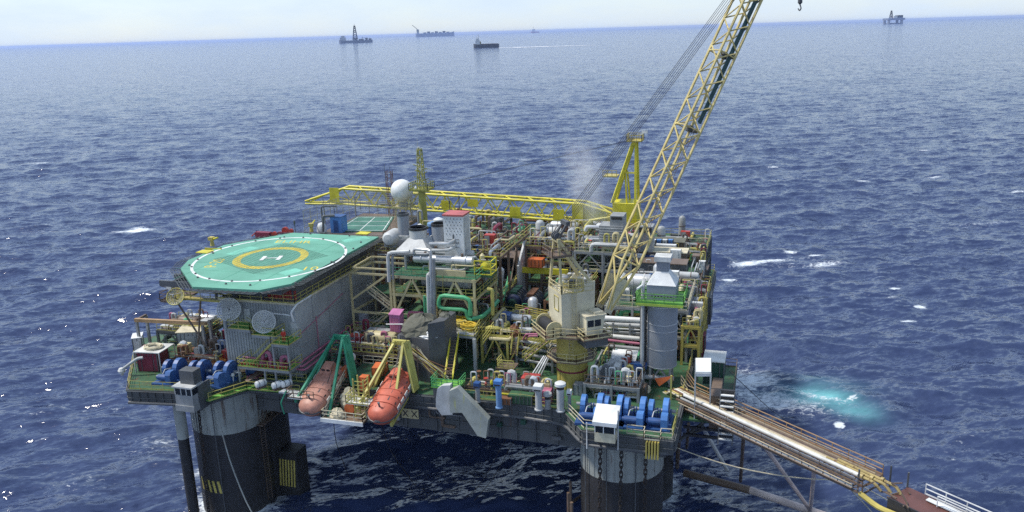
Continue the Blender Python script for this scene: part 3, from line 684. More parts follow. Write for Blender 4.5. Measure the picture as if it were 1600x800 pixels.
# dish antennas of bright wire mesh
def dish(name, c, r, face, label, r_mat='dish'):
    t = T(name, label, 'antenna', c, 'dish antennas below the helideck'); f = Vector(face).normalized(); a = f.cross(Vector((0, 0, 1))).normalized(); b = a.cross(f)
    def q(rr_, th): return a * rr_ * math.cos(th) + b * rr_ * math.sin(th) + f * (-.22 * r * (1 - (rr_ / r) ** 2))
    m = MB(); k = 32
    for i in range(k): m.tube(q(r, 2 * math.pi * i / k), q(r, 2 * math.pi * (i + 1) / k), .075, 5)
    for fr in (.33, .62, .82):
        for i in range(k): m.tube(q(r * fr, 2 * math.pi * i / k), q(r * fr, 2 * math.pi * (i + 1) / k), .025, 4)
    m.build('rim', r_mat, t, local=True)
    m = MB()
    for i in range(24):
        th = 2 * math.pi * i / 24
        for s in range(3): m.tube(q(r * (.08 + .307 * s), th), q(r * (.08 + .307 * (s + 1)), th), .035, 4)
    m.build('rib', r_mat, t, local=True)
    m = MB(); nr_ = 6
    vs = [q(0, 0)]; fs = []
    for j in range(1, nr_ + 1):
        for i in range(k): vs.append(q(r * .97 * j / nr_, 2 * math.pi * i / k) - f * .03)
    for i in range(k): fs.append((0, 1 + i, 1 + (i + 1) % k))
    for j in range(nr_ - 1):
        for i in range(k): o = 1 + j * k; fs.append((o + i, o + k + i, o + k + (i + 1) % k, o + (i + 1) % k))
    m.add(vs, fs); m.build('reflector', 'mesh_screen', t, local=True)
    m = MB()
    for i in range(3): th = 2 * math.pi * i / 3 + .4; m.tube(q(r * .9, th), f * r * .55, .035, 4)
    m.lathe([(.12, -.15), (.12, .15)], f * r * .55, 8); m.build('feed', 'light_grey', t, local=True)
    m = MB().tube(-f * .2 * r, -f * 1.6, .16, 8); m.tube(-f * 1.5, -f * 1.5 + Vector((0, 1.2, -.4)), .13, 6); m.build('mount', 'dark_grey', t, local=True)
    return t
mm, nt, ns, ln, b = new_mat('mesh_screen'); MATS['mesh_screen'] = mm      # perforated screen: mostly open
b.inputs['Base Color'].default_value = (.70, .72, .70, 1); b.inputs['Alpha'].default_value = .42; b.inputs['Roughness'].default_value = .5
dish('dish_antenna', (-26.6, -31.2, 29.5), 1.5, (.45, -.85, .35), 'pale wire dish antenna hanging in front of the grey wall, further from the corner')
dish('dish_antenna', (-21.0, -31.8, 28.4), 1.45, (.5, -.8, .38), 'pale wire dish antenna beside the person in red on the balcony')
dish('dish_antenna', (-35.2, -30.8, 30.6), 1.2, (.2, -.8, .55), 'greenish wire dish antenna out on the catwalk end beyond the wall', 'rail_yellow')
t = T('catwalk_end_platform', 'cluttered lookout platform at the outer end of the catwalk with a red monitor', 'platform', (-36.4, -29.6, 29.8))
MB().box(-1.4, -1.2, -.2, 1.2, 3.5, 0).build('floor', 'brown', t, local=True); MB().rail([(1.2, -1.2, 0), (-1.4, -1.2, 0), (-1.4, 3.5, 0), (1.2, 3.5, 0)], r=.05).build('railing', 'brown', t, local=True)
MB().lathe([(.25, 0), (.25, 1.6), (.4, 1.7), (.4, 2.1)], (-.6, 1.6, 0), 8).build('monitor', 'red', t, local=True); MB().box(-1.3, .2, 1.2, -.5, .8, 1.9).build('cabinet', 'white_worn', t, local=True)
m = MB(); rr = random.Random(2)
for i in range(26): p = Vector((rr.uniform(-1.2, 1.2), rr.uniform(-1, 5), rr.uniform(0, 1.6))); m.bar(p, p + Vector((rr.uniform(-1, 1), rr.uniform(-1, 1), rr.uniform(-.6, .9))), .08)
m.build('bracket', 'brown', t, local=True)
# ------------------------------------------------------------------ cranes
def frustum(m, c0, u, v, c1, u1, v1):
    c0, u, v, c1, u1, v1 = map(Vector, (c0, u, v, c1, u1, v1))
    return m.add([c0 - u - v, c0 + u - v, c0 + u + v, c0 - u + v, c1 - u1 - v1, c1 + u1 - v1, c1 + u1 + v1, c1 - u1 + v1], [(3, 2, 1, 0), (4, 5, 6, 7), (0, 1, 5, 4), (1, 2, 6, 5), (2, 3, 7, 6), (3, 0, 4, 7)])
cr = T('pedestal_crane', 'cream pedestal crane with its long lattice boom raised high over the platform', 'crane', (18.2, -23.6, 20))
CX, CY = 18.2, -23.6
m = MB().lathe([(1.95, 20.03), (1.95, 24.0), (2.05, 24.05), (2.05, 24.3), (1.95, 24.35), (1.95, 27.0), (2.3, 27.2), (2.3, 27.5)], (CX, CY, 0), 28)
for i in range(14): a = 2 * math.pi * i / 14; m.bar((CX + 1.97 * math.cos(a), CY + 1.97 * math.sin(a), 20.1), (CX + 1.97 * math.cos(a), CY + 1.97 * math.sin(a), 23.2), .06)
ped = m.build('pedestal', 'ochre', cr, smooth=True)
MB().lathe([(2.02, 22.3), (2.02, 22.5)], (CX, CY, 0), 28).build('pipe_ring', 'maroon', ped)
def oct_ring(r, z): return [(CX + r * math.cos(R(22.5 + 45 * i)), CY + r * math.sin(R(22.5 + 45 * i)), z) for i in range(8)]
m = MB(); o8 = oct_ring(3.3, 24.05); i8 = oct_ring(1.98, 24.05)
for i in range(8): j = (i + 1) % 8; m.slab([i8[i], o8[i], o8[j], i8[j]], (0, 0, .12))
pl = m.build('walkway', 'brown', cr); MB().rail(oct_ring(3.2, 24.17), r=.04, close=True).build('railing', 'cream', pl)
MB().ladder((CX + .4, CY - 2.15, 24.2), (CX + .4, CY - 2.15, 27.2), .5).build('ladder', 'cream', cr)
m = MB(); o8 = oct_ring(3.9, 27.5)
for i in range(8): m.slab([(CX, CY, 27.5), o8[i], o8[(i + 1) % 8]], (0, 0, .18))
pl = m.build('slewing_platform', 'brown', cr); MB().rail(oct_ring(3.8, 27.7), r=.05, close=True).build('railing', 'cream', pl)
f = Vector((.80, .60, 0)); s = Vector((.60, -.80, 0)); zc = Vector((0, 0, 1)); hc0 = Vector((CX, CY, 0))
m = MB(); frustum(m, hc0 + zc * 27.7, s * 2.0, f * 2.15, hc0 + zc * 33.0, s * 2.1, f * 2.25)
hs = m.build('machinery_house', 'cream_house', cr)
m = MB().slab([hc0 + f * .2 + s * 2.11 + zc * 33, hc0 + f * 2.25 + s * 2.11 + zc * 33, hc0 + f * 2.25 + s * 2.11 + zc * 34.2, hc0 + f * 1.4 + s * 2.11 + zc * 34.2], s * -.12)
m.slab([hc0 + f * .2 - s * 2.11 + zc * 33, hc0 + f * 2.25 - s * 2.11 + zc * 33, hc0 + f * 2.25 - s * 2.11 + zc * 34.2, hc0 + f * 1.4 - s * 2.11 + zc * 34.2], s * .12); m.build('side_plate', 'cream_house', hs)
bk = -f * 2.24
m = MB()
def onback(u, z): return hc0 + bk * (1 + .0) + s * u + zc * z - f * .02
for a, b in (((-.1, 32.4), (-.1, 30.6)), ((-.1, 30.6), (1.2, 30.6)), ((1.2, 30.6), (1.2, 32.4)), ((1.2, 32.4), (-.1, 32.4))): m.bar(onback(*a), onback(*b), .07)
m.build('hatch_frame', 'ochre', hs)
MB().ladder(hc0 + s * 2.2 - f * .6 + zc * 27.8, hc0 + s * 2.3 - f * .6 + zc * 34.4, .55, f).build('ladder', 'cream', hs)
m = MB().rail([hc0 + s * 2.1 + f * 2 + zc * 33, hc0 + s * 2.1 - f * 2.2 + zc * 33, hc0 - s * 2.1 - f * 2.2 + zc * 33, hc0 - s * 2.1 + f * 2 + zc * 33], r=.05); m.build('railing', 'cream', hs)
for a in range(3): MB().box(CX - 1.2 + a * .9, CY - .5 + a * .5, 33.0, CX - .5 + a * .9, CY + .3 + a * .5, 33.7 + a * .2).build('roof_unit', 'dark_grey' if a % 2 else 'canvas', hs)
# round cage platform on the roof corner
m = MB()
cc = hc0 + s * 1.6 - f * .4 + zc * 33.3
for h in (0, .5, 1.0):
    for i in range(14): a0, a1 = 2 * math.pi * i / 14, 2 * math.pi * (i + 1) / 14; m.tube(cc + Vector((1.3 * math.cos(a0), 1.3 * math.sin(a0), h)), cc + Vector((1.3 * math.cos(a1), 1.3 * math.sin(a1), h)), .05, 4)
for i in range(14): a0 = 2 * math.pi * i / 14; m.tube(cc + Vector((1.3 * math.cos(a0), 1.3 * math.sin(a0), 0)), cc + Vector((1.3 * math.cos(a0), 1.3 * math.sin(a0), 1)), .04, 4)
m.build('safety_cage', 'ochre', hs)
# hoist drum below the back wall
dc = hc0 - f * 3.1 + zc * 28.5
m = MB(); m.tube(dc - s * 1.7, dc + s * 1.7, .75, 20); dr = m.build('hoist_drum', 'rubber', cr, smooth=True)
m = MB()
for k in (-1.75, 1.75): MB().tube(dc + s * (k - .08), dc + s * (k + .08), 1.05, 20).build('flange', 'cream', dr)
m = MB().slab([dc + s * -2.4 - f * 1.4 - zc * 1, dc + s * 2.4 - f * 1.4 - zc * 1, dc + s * 2.4 + f * 1 - zc * 1, dc + s * -2.4 + f * 1 - zc * 1], zc * .12); pl = m.build('drum_platform', 'brown', cr)
MB().rail([dc - s * 2.4 + f * 1 - zc * .9, dc - s * 2.4 - f * 1.4 - zc * .9, dc + s * 2.4 - f * 1.4 - zc * .9, dc + s * 2.4 + f * 1 - zc * .9], r=.055).build('railing', 'cream', pl)
# driver's cab
cb = hc0 + s * 3.2 + f * 1.2
m = MB(); frustum(m, cb + zc * 28.1, s * .95, f * 1.05, cb + zc * 30.3 + f * .2, s * .95, f * 1.25)
cabo = m.build('cab', 'cream_house', cr)
m = MB().obox(cb + zc * 30.42 + f * .2, s * 1.05, f * 1.4, zc * .1); m.obox(cb + zc * 30.65 + f * .7, s * .8, f * .6, zc * .16); m.build('cab_roof', 'canvas', cabo)
m = MB()
for a0, a1 in ((.12, .92), (-.92, -.12)): m.obox(cb + zc * 29.55 + f * 1.27 + s * (a0 + a1) / 2, s * .36, f * .06, zc * .45)
for q in (-.5, .45): m.obox(cb + zc * 29.5 + s * .97 + f * q, s * .02, f * .4, zc * .42)
m.obox(cb + zc * 28.6 + f * 1.17, s * .7, f * .05, zc * .2); m.build('window', 'glass', cabo)
m = MB().obox(cb + zc * 27.6 + f * .2, s * 1.6, f * 1.9, zc * .07); pl = m.build('cab_platform', 'brown', cr)
MB().rail([cb + zc * 27.7 - s * 1 - f * 1.7, cb + zc * 27.7 + s * 1.6 - f * 1.7, cb + zc * 27.7 + s * 1.6 + f * 2.1, cb + zc * 27.7 - s * 1.5 + f * 2.1], r=.05).build('railing', 'cream', pl)
m = MB().obox(cb + zc * 27.0 + f * .2, s * 1.2, f * 1.5, zc * .5); m.build('cab_support', 'dark_grey', cr)
# A-frame
ap = hc0 - f * 1.9 + zc * 39.4
m = MB()
for k in (-1, 1):
    m.bar(hc0 + s * 1.9 * k - f * 2.1 + zc * 33, ap + s * .7 * k, .28); m.bar(hc0 + s * 1.9 * k + f * 1.8 + zc * 34, ap + s * .7 * k, .34)
m.bar(ap - s * .9, ap + s * .9, .45); m.bar(ap - s * .8 - zc * 3 + f * .6, ap + s * .8 - zc * 3 + f * .6, .2)
af = m.build('gantry_frame', 'cream', cr)
m = MB().obox(ap - zc * 1.8, s * 1.8, f * 1.3, zc * .06); pl = m.build('gantry_platform', 'brown', af)
MB().rail([ap - zc * 1.74 + s * a * 1.75 + f * b * 1.25 for a, b in ((-1, -1), (1, -1), (1, 1), (-1, 1))], r=.05, close=True, gap=.9).build('railing', 'brown', af)
m = MB()
for k in (-.5, 0, .5): m.lathe([(.5, -.07), (.5, .07)], (0, 0, 0), 14, 'Z')
m.v = [tuple(ap + zc * .45 + s * (z * 1 + (i // 28 - 1) * .45) + f * x + zc * y) for i, (x, y, z) in enumerate(m.v)]
m.build('sheave', 'dark_grey', af)
m = MB()
for k in (-1, 1): m.bar(ap + zc * .2 + s * .6 * k, ap + zc * 2.0 + s * .6 * k + f * 1.2, .22)
m.bar(ap + zc * 2.0 - s * .9 + f * 1.2, ap + zc * 2 + s * .9 + f * 1.2, .5); m.build('bridle', 'dark_grey', af)
# boom: tapered foot, long lattice, tip
foot = hc0 + f * 4.6 + zc * 29.9; tip = Vector((40.2, -7.0, 73.6)); bd = (tip - foot).normalized(); bu = s.cross(bd).normalized()
if bu.z < 0: bu = -bu
def quad(t, w, h): c = foot.lerp(tip, t); return [c + s * w * a + bu * h * b for a, b in ((-1, -1), (1, -1), (1, 1), (-1, 1))]
m = MB().lattice(quad(.0, 1.25, .22), quad(.13, 1.28, 1.22), 2, .19, .11); m.lattice(quad(.13, 1.28, 1.22), quad(.86, 1.2, 1.15), 20, .185, .09); m.lattice(quad(.86, 1.2, 1.15), quad(1, .5, .3), 3, .18, .09)
for t in (.13, .5, .70, .86):
    q = quad(t, 1.25, 1.2)
    for a, b in ((0, 1), (1, 2), (2, 3), (3, 0), (0, 2)): m.tube(q[a], q[b], .09, 6)
bm = m.build('boom', 'boom_cream', cr)
m = MB()
for k in (-1, 1): m.slab([foot + s * k * 1.28 - bu * .5 - bd * .5, foot + s * k * 1.28 + bu * .5 - bd * .5, foot + s * k * 1.22 + bu * 1.0 + bd * 4.2, foot + s * k * 1.22 - bu * 1.0 + bd * 4.2], s * .06)
m.build('foot_plate', 'cream_house', bm)
m = MB(); q0, q1 = quad(.52, .9, .9), quad(.93, .85, .85)
c0, c1_ = (q0[0] + q0[1]) / 2 + s * .55, (q1[0] + q1[1]) / 2 + s * .55
m.slab([c0 - s * .2, c0 + s * .4, c1_ + s * .4, c1_ - s * .2], bu * .08)
m.slab([c0 + s * .42, c0 + s * .44 + bu * .6, c1_ + s * .44 + bu * .6, c1_ + s * .42], s * .05)
m.build('boom_walkway', 'walk_net', bm) if 'walk_net' in MATS else m.build('boom_walkway', 'dark_teal' if 'dark_teal' in MATS else 'dark_grey', bm)
m = MB().ladder(quad(.13, .2, 1.1)[0], quad(.5, .2, 1.1)[0], .5, s); m.build('boom_ladder', 'brown', bm)
m = MB()
for t in (.5, .70, .9): c = foot.lerp(tip, t) - bu * .8; m = MB(); m.obox(c, s * .8, bu * .25, bd * .25); m.obox(c + bu * .5, s * .3, bu * .3, bd * .4); m.build('sheave_box', 'dark_grey', bm)
m = MB()
for k in (-1.1, -.7, -.2, .35, .8, 1.2): m.tube(ap + zc * .6 + s * k, tip + s * k * 1.1 + bu * .3, .035, 4)
m.build('pendant_cable', 'wire', cr)
m = MB(); jt = tip + bd * 4 + f * 2.5 - zc * 1.5
m.lattice(quad(1, .45, .3), [jt + s * a * .2 + bu * b * .2 for a, b in ((-1, -1), (1, -1), (1, 1), (-1, 1))], 3, .12, .06); m.build('fly_jib', 'boom_cream', cr)
hk = Vector((jt.x, jt.y, 67.2))
m = MB().tube(jt, hk, .035, 4); hl = m.build('hoist_wire', 'wire', cr)
m = MB().lathe([(.1, -1.0), (.28, -.8), (.28, -.3), (.1, 0)], hk, 8); m.path([hk - zc * 1, hk - zc * 1.5 + s * .3, hk - zc * 1.8, hk - zc * 1.5 - s * .3], .08, 6); m.build('hook_block', 'dark_grey', hl)

# the second crane: yellow, boom laid down along the far side
yc = T('pedestal_crane', 'bright yellow crane with its boom laid flat across the far side of the platform', 'crane', (17.2, 22, 20))
YX, YY = 17.2, 22.0
MB().lathe([(2, 20), (2, 30.2), (2.5, 30.5), (2.5, 30.9)], (YX, YY, 0), 24).build('pedestal', 'yellow', yc, smooth=True)
m = MB().box(YX - 1.8, YY - 2.2, 31, YX + 2.4, YY + 2.2, 34.8)
hs = m.build('machinery_house', 'yellow', yc)
m = MB().box(YX - 3.2, YY - 2.9, 30.9, YX + 3, YY + 2.9, 31.05); pl = m.build('slewing_platform', 'ochre', yc); MB().rail([(YX - 3.1, YY - 2.8, 31.05), (YX + 2.9, YY - 2.8, 31.05), (YX + 2.9, YY + 2.8, 31.05)], r=.05).build('railing', 'yellow', pl)
a1 = Vector((YX + 1.6, YY, 45.2)); m = MB()
for k in (-1, 1):
    m.bar((YX + 2.1, YY + 1.9 * k, 34.8), (a1.x + .3, YY + .6 * k, 45), .42); m.bar((YX - 1.9, YY + 1.9 * k, 34.8), (a1.x - .2, YY + .6 * k, 45), .5)
    m.bar((YX + .6, YY + 1.6 * k, 34.8), (YX + .2, YY + 1.1 * k, 40), .25)
m.bar((YX + .1, YY - 1.2, 40), (YX + 1.9, YY - 1.2, 40), .25); m.bar((a1.x, YY - 1, 45), (a1.x, YY + 1, 45), .6)
af = m.build('gantry_frame', 'yellow', yc)
MB().box(a1.x - 1.2, YY - 1.4, 45.3, a1.x + 1.4, YY + 1.4, 45.4).build('gantry_platform', 'ochre', af); MB().rail([(a1.x - 1.2, YY - 1.4, 45.4), (a1.x + 1.4, YY - 1.4, 45.4), (a1.x + 1.4, YY + 1.4, 45.4), (a1.x - 1.2, YY + 1.4, 45.4)], r=.06, gap=.8, close=True).build('railing', 'ochre', af)
MB().box(YX - 3.6, YY - 1.6, 39.2, YX - 1.2, YY + 1.2, 39.35).build('side_platform', 'ochre', af); MB().rail([(YX - 3.6, YY - 1.6, 39.3), (YX - 1.2, YY - 1.6, 39.3)], r=.06, gap=.8).build('railing', 'ochre', af)
m = MB().tube((a1.x + 1.2, YY, 45.4), (a1.x + 1.2, YY, 47.2), .05, 4); m.box(a1.x + 1.2, YY - .03, 46.6, a1.x + 2.2, YY + .03, 47.1); m.build('flag', 'white', af)
bh0, bh1 = Vector((YX - 2.2, YY - .3, 32.6)), Vector((-42.5, YY - .3, 34.6))
def yq(t, h, w=1.35): c = bh0.lerp(bh1, t); return [c + Vector((0, w * a, h * b)) for a, b in ((-1, -1), (1, -1), (1, 1), (-1, 1))]
m = MB().lattice(yq(0, .35), yq(.09, 1.6), 2, .27, .14); m.lattice(yq(.09, 1.6), yq(.9, 1.5), 22, .25, .12); m.lattice(yq(.9, 1.5), [Vector((-45.5, YY + k, 32.6 + z)) for k, z in ((-1.1, 0), (.7, 0), (.7, .5), (-1.1, .5))], 2, .2, .12)
bm = m.build('boom', 'yellow', yc)
m = MB()
for t, z0, z1 in ((.93, -1.3, 1.6), (.10, -1.4, 1.5), (.16, -1.4, .4), (.30, -1.4, .3), (.44, -.2, 1.2), (.53, -.9, .6)): c = bh0.lerp(bh1, t); MB().box(c.x - 1.1, c.y - 1.6, c.z + z0, c.x + .9, c.y - 1.5, c.z + z1).build('gusset_plate', 'yellow', bm)
m.slab([(YX - 2, YY - 1.5, 31.5), (YX - 8, YY - 1.5, 31.2), (YX - 8, YY - 1.5, 34.4), (YX - 4, YY - 1.5, 33.6)], (0, .12, 0)); m.build('gusset_plate', 'yellow', bm)
MB().box(-24, YY - .8, 32.9, -40, YY + .6, 33.0).build('boom_walkway', 'dark_grey', bm)
m = MB()
for dx in (0, 2.2): m.tube((-42.2 + dx, YY, 33.5), (-42.0 + dx, YY, 27.2), .05, 4)
hw = m.build('hoist_wire', 'wire', yc); MB().box(-42.6, YY - .5, 25.6, -39.4, YY + .5, 27.2).build('hook_block', 'blue_dark', hw)
m = MB()
for k in (-.6, .6): m.tube((a1.x, YY + k, 45.6), (-20, YY + k, 36.2), .035, 4)
m.build('pendant_cable', 'wire', yc)
rest = T('boom_rest', 'dark steel trestle carrying the flat yellow boom', 'boom rest', (-8, 20, 20))
m = MB()
for x, y in ((-9.5, 19), (-7, 19), (-9.5, 23), (-7, 23)): m.bar((x, y, 20), (x, y, 31.6), .4)
m.bar((-9.5, 19, 31.6), (-9.5, 23, 31.6), .4); m.bar((-7, 19, 31.6), (-7, 23, 31.6), .4); m.build('frame', 'brown', rest)
# ------------------------------------------------------------------ anchor windlasses
def wheel_box(m, x, y, z, r, w):
    """guard over one chain wheel: rounded hood seen edge-on"""
    prof = [(-r, 0), (-r, r * .9)] + [(-r * math.cos(t), r * .9 + r * math.sin(t)) for t in (R(20), R(45), R(70), R(90), R(110), R(135), R(160))] + [(r, r * .9), (r, 0)]
    m.slab([(x - w / 2, y + a, z + b) for a, b in prof], (w, 0, 0))
def windlass(name, label, loc, mat, rz, w2=1.7, gear=1, group='blue anchor windlasses'):
    t = T(name, label, 'windlass', loc, group, rz)
    MB().box(-1.6, -3.0, 0, 1.6, 1.3, .28).build('base_frame', 'blue_dark', t, local=True)
    for dx, r, w in ((-w2 / 2, 1.15, .55), (w2 / 2, 1.32, .62)):
        m = MB(); wheel_box(m, dx, 0, .28, r, w); o = m.build('wheel_guard', mat, t, local=True)
        m = MB(); m.tube((dx - w / 2 - .03, 0, 1.35), (dx + w / 2 + .03, 0, 1.35), r * .62, 18); m.build('chain_wheel', 'blue_dark', o, local=True)
        m = MB()
        for z in (.9, 1.6): m.box(dx - w / 2 - .02, -r - .02, z, dx + w / 2 + .02, -r + .02, z + .06)
        m.build('guard_strap', 'blue_dark', o, local=True)
    m = MB().tube((-1.9, 0, 1.3), (1.9, 0, 1.3), .2, 10); m.build('shaft', 'grey', t, local=True)
    m = MB()
    for x in (-.15, .15, -1.4, 1.4): m.slab([(x - .06, -.5, .28), (x - .06, .5, .28), (x - .06, .2, 1.5), (x - .06, -.2, 1.5)], (.12, 0, 0))
    m.build('bearing_bracket', 'blue_dark', t, local=True)
    if gear:
        m = MB(); prof = [(-.75, .28), (-.75, 1.5), (-.45, 1.95), (.35, 1.95), (.6, 1.5), (.6, .28)]
        m.slab([(.55, -2.2 + a, b) for a, b in prof], (.75, 0, 0)); g = m.build('gearbox', mat, t, local=True)
        m = MB().tube((-.9, -2.2, .9), (.55, -2.2, .9), .42, 14); m.tube((-1.15, -2.2, .9), (-.9, -2.2, .9), .3, 12); m.build('motor', 'blue_dark', g, local=True)
        MB().path([(-.5, -1.9, 1.2), (-.4, -1.4, 1.7), (-.1, -.6, 1.5)], .07, 6).build('brake_lever', 'light_grey', t, local=True)
    return t
wz = 20.03
windlass('anchor_windlass', 'blue windlass at the end nearest the grey ventilator pipes on the right corner', (22.5, -31.6, wz), 'blue', R(2), 2.0)
windlass('anchor_windlass', 'blue windlass right behind the white winch cabin', (25.0, -31.5, wz), 'blue', 0, 1.6, 0)
windlass('anchor_windlass', 'blue windlass between the white cabin and the end windlass by the gangway', (27.5, -31.4, wz), 'blue', 0, 1.9)
windlass('anchor_windlass', 'blue windlass nearest the gangway with a protruding shaft end', (30.2, -31.2, wz), 'blue', 0, 1.7)
windlass('anchor_windlass', 'shaded blue windlass beside the dark red container on the left wing', (-34.6, -33.6, wz), 'blue_shaded_worn', R(4), 1.7)
windlass('anchor_windlass', 'shaded blue windlass just behind the grey winch cabin on the left wing', (-30.9, -33.2, wz), 'blue_shaded_worn', R(-3), 1.5)
windlass('anchor_windlass', 'shaded blue windlass nearest the accommodation block on the left wing', (-27.2, -32.6, wz), 'blue_shaded_worn', R(-6), 1.9)
t = T('hose_drum', 'purple blue drum beside the pink pipes in front of the accommodation block', 'drum', (-24.0, -30.9, wz))
MB().lathe([(.95, -.7), (.95, -.6), (.6, -.55), (.6, .55), (.95, .6), (.95, .7)], (0, 0, 1.0), 18, 'X').build('drum', 'blue_dark', t, local=True); MB().box(-.8, -.7, 0, .8, .7, .3).build('base', 'pink', t, local=True)

# winch cabins overhanging the edge
t = T('winch_cabin', 'white roofed winch cabin on the right corner in front of the blue windlasses', 'cabin', (25.1, -36.6, 19.8), 'winch cabins')
m = MB()
for x in (-.9, .9): m.bar((x, .9, -.1), (x, -.9, -.1), .2); m.bar((x, 1.0, -1.4), (x, -.8, -.1), .16)
m.build('bracket', 'dark_grey', t, local=True)
m = MB().box(-1.15, -1.0, 0, 1.15, 1.0, 1.1); m.build('wall', 'canvas', t, local=True)
m = MB().box(-1.1, -.95, 1.1, 1.1, .95, 2.05); m.build('window', 'glass', t, local=True)
m = MB()
for x in (-1.15, -.2, 1.05): m.box(x, -1.0, 1.1, x + .1, -.9, 2.05)
m.build('window_post', 'white', t, local=True)
m = MB(); m.slab([(-1.35, -1.25, 2.05), (1.35, -1.25, 2.05), (1.35, 1.3, 3.1), (-1.35, 1.3, 3.1)], (0, 0, .45)); m.build('roof', 'white', t, local=True)
MB().box(-1.15, .85, 1.1, 1.15, 1.0, 3.05).build('back_wall', 'white', t, local=True); MB().tube((1.4, -.5, -1.0), (1.4, -.5, 3.8), .09, 6).build('lamp_post', 'light_grey', t, local=True); MB().tube((-2.1, -.6, -1.2), (-2.1, -.6, 2.0), .07, 6).build('post', 'white', t, local=True)
t = T('winch_cabin', 'grey winch cabin with dark windows hung over the left wing edge', 'cabin', (-28.5, -38.7, 18.7), 'winch cabins')
MB().box(-1.3, -1.0, .6, 1.3, 1.2, 2.0).build('wall', 'grey', t, local=True); m = MB().box(-1.25, -.95, 2.0, 1.25, 1.1, 3.0); m.build('window', 'glass', t, local=True)
m = MB()
for x in (-1.3, -.4, .4, 1.18): m.box(x, -1.02, 2.0, x + .12, -.9, 3.0)
m.build('window_post', 'light_grey', t, local=True); MB().box(-1.5, -1.2, 3.0, 1.5, 1.2, 3.2).build('roof', 'light_grey', t, local=True)
MB().box(-.9, -.2, 3.2, 1.2, 1.3, 5.0).build('upper_box', 'dark_grey', t, local=True); MB().box(1.32, .1, -.4, 1.5, 2.4, 3.0).build('side_screen', 'dark_grey', t, local=True)
MB().box(-1.4, -1.1, -.2, 1.4, 1.3, .6).build('base', 'grey', t, local=True)

# ------------------------------------------------------------------ left wing clutter
t = T('lifting_gantry', 'open portal frame with a long orange brown beam on the left wing', 'gantry', (-40, -27.5, 20.03))
g = [P(213, 500, 25.5), P(316, 505, 25.5), P(228, 492, 25.5)]
A, B, C_ = g[0], g[1], g[2]; D = B + (C_ - A) * .8
m = MB()
for p in (A, B, C_, D): m.bar((p.x, p.y, 20.05), (p.x, p.y, 25.4), .34)
m.build('post', 'grey', t)
MB().bar(A - (B - A) * .02, B + (B - A) * .06, .45, .5).build('beam', 'ochre_beam' if 'ochre_beam' in MATS else 'canvas', t); MB().bar(A, C_, .3).build('beam', 'brown', t)
t = T('canopy_shelter', 'flat white canopy with a coil of pale rope lying on top', 'shelter', (-41.0, -30.0, 20.03))
q = [P(208, 551, 22.9), P(248, 553, 22.9), P(272, 538, 22.9), P(232, 537, 22.9)]
MB().slab(q, (0, 0, .12)).build('roof', 'white_worn', t)
m = MB()
for p in q: m.tube((p.x, p.y, 20.05), p, .09, 6)
m.build('post', 'light_grey', t)
rc = (q[0] + q[1] + q[2] + q[3]) / 4 + Vector((0, 0, .15)); m = MB(); rr = random.Random(4); pts = []
for i in range(150): a = i * .42; r = 1.1 + .25 * math.sin(a * .37) + rr.uniform(-.08, .08); pts.append(rc + Vector((r * math.cos(a), r * .8 * math.sin(a), .05 + .25 * (i / 150) + rr.uniform(0, .05))))
m.path(pts, .07, 5, bend=.1); tag(m.build('rope_coil', 'canvas'), 'coil of pale rope lying on the white canopy of the left wing', 'rope')
def box_thing(name, label, cat, c, size, mat, rz=0, group=None, trim='dark_grey', roof=None, door=True):
    t = T(name, label, cat, c, group, R(rz)); a, b, h = size[0] / 2, size[1] / 2, size[2]
    MB().box(-a, -b, 0, a, b, h).build('body', mat, t, local=True)
    m = MB()
    for x in (-a, a): 
        for y in (-b, b): m.box(x - .06, y - .06, -.02, x + .06, y + .06, h + .03)
    k = max(2, int(size[0] / .5))
    for i in range(1, k): x = -a + size[0] * i / k; m.box(x - .04, -b - .04, .1, x + .04, -b, h - .1)
    m.build('frame', trim, t, local=True)
    if roof: MB().box(-a - .12, -b - .12, h + .02, a + .12, b + .12, h + .14).build('roof', roof, t, local=True)
    if door: MB().box(-a * .3, -b - .08, .1, a * .5, -b - .045, h * .85).build('door', mat, t, local=True)
    return t
p = P(237, 590, 20.1); box_thing('container', 'dark red steel container under the white canopy', 'container', (-40.0, -31.3, 20.05), (2.9, 3.0, 2.6), 'maroon', 12)
p = P(258, 530, 24); box_thing('equipment_hut', 'small hut with a pale slanting roof under the orange brown beam', 'hut', (-38.8, -24.2, 20.05), (3.4, 3.2, 3.2), 'wall_grey', 20, roof='canvas')
box_thing('switch_cabinet', 'white cabinet at the outermost corner of the left wing', 'cabinet', (-45.6, -27.6, 20.05), (1.2, 2.2, 2.8), 'white_worn', 35, roof='white')
box_thing('container', 'red container behind the portal frame near the accommodation block', 'container', (-32.5, -22.6, 20.05), (2.4, 3, 3.4), 'maroon', 5)
box_thing('blue_bin', 'blue bin behind the portal frame on the left wing', 'bin', (-41.8, -21.6, 20.05), (2.6, 2, 1.9), 'blue_dark', 30, door=False)
box_thing('generator_set', 'dark blue generator beside the red container on the left wing', 'generator', (-32.0, -26.2, 20.05), (2.6, 1.8, 2.5), 'blue_dark', -5)
box_thing('pump_skid', 'red pump skid against the accommodation block wall', 'pump', (-29.9, -28.0, 20.05), (1.3, 1.6, 2.3), 'red', 0, door=False)
tag(lump((-31.3, -29.0, 20.05), (1.75, 1.4, 1.8), seed=3).build('tarpaulin_heap', 'tarp_orange' if 'tarp_orange' in MATS else 'canvas', smooth=False), 'bright orange tarpaulin heap behind the left windlasses', 'tarpaulin')
tag(lump((-26.9, -29.9, 20.05), (1.9, 1.3, 1.3), seed=9).build('tarpaulin_heap', 'brown', smooth=False), 'brown covered heap behind the left windlasses beside the balcony', 'tarpaulin')
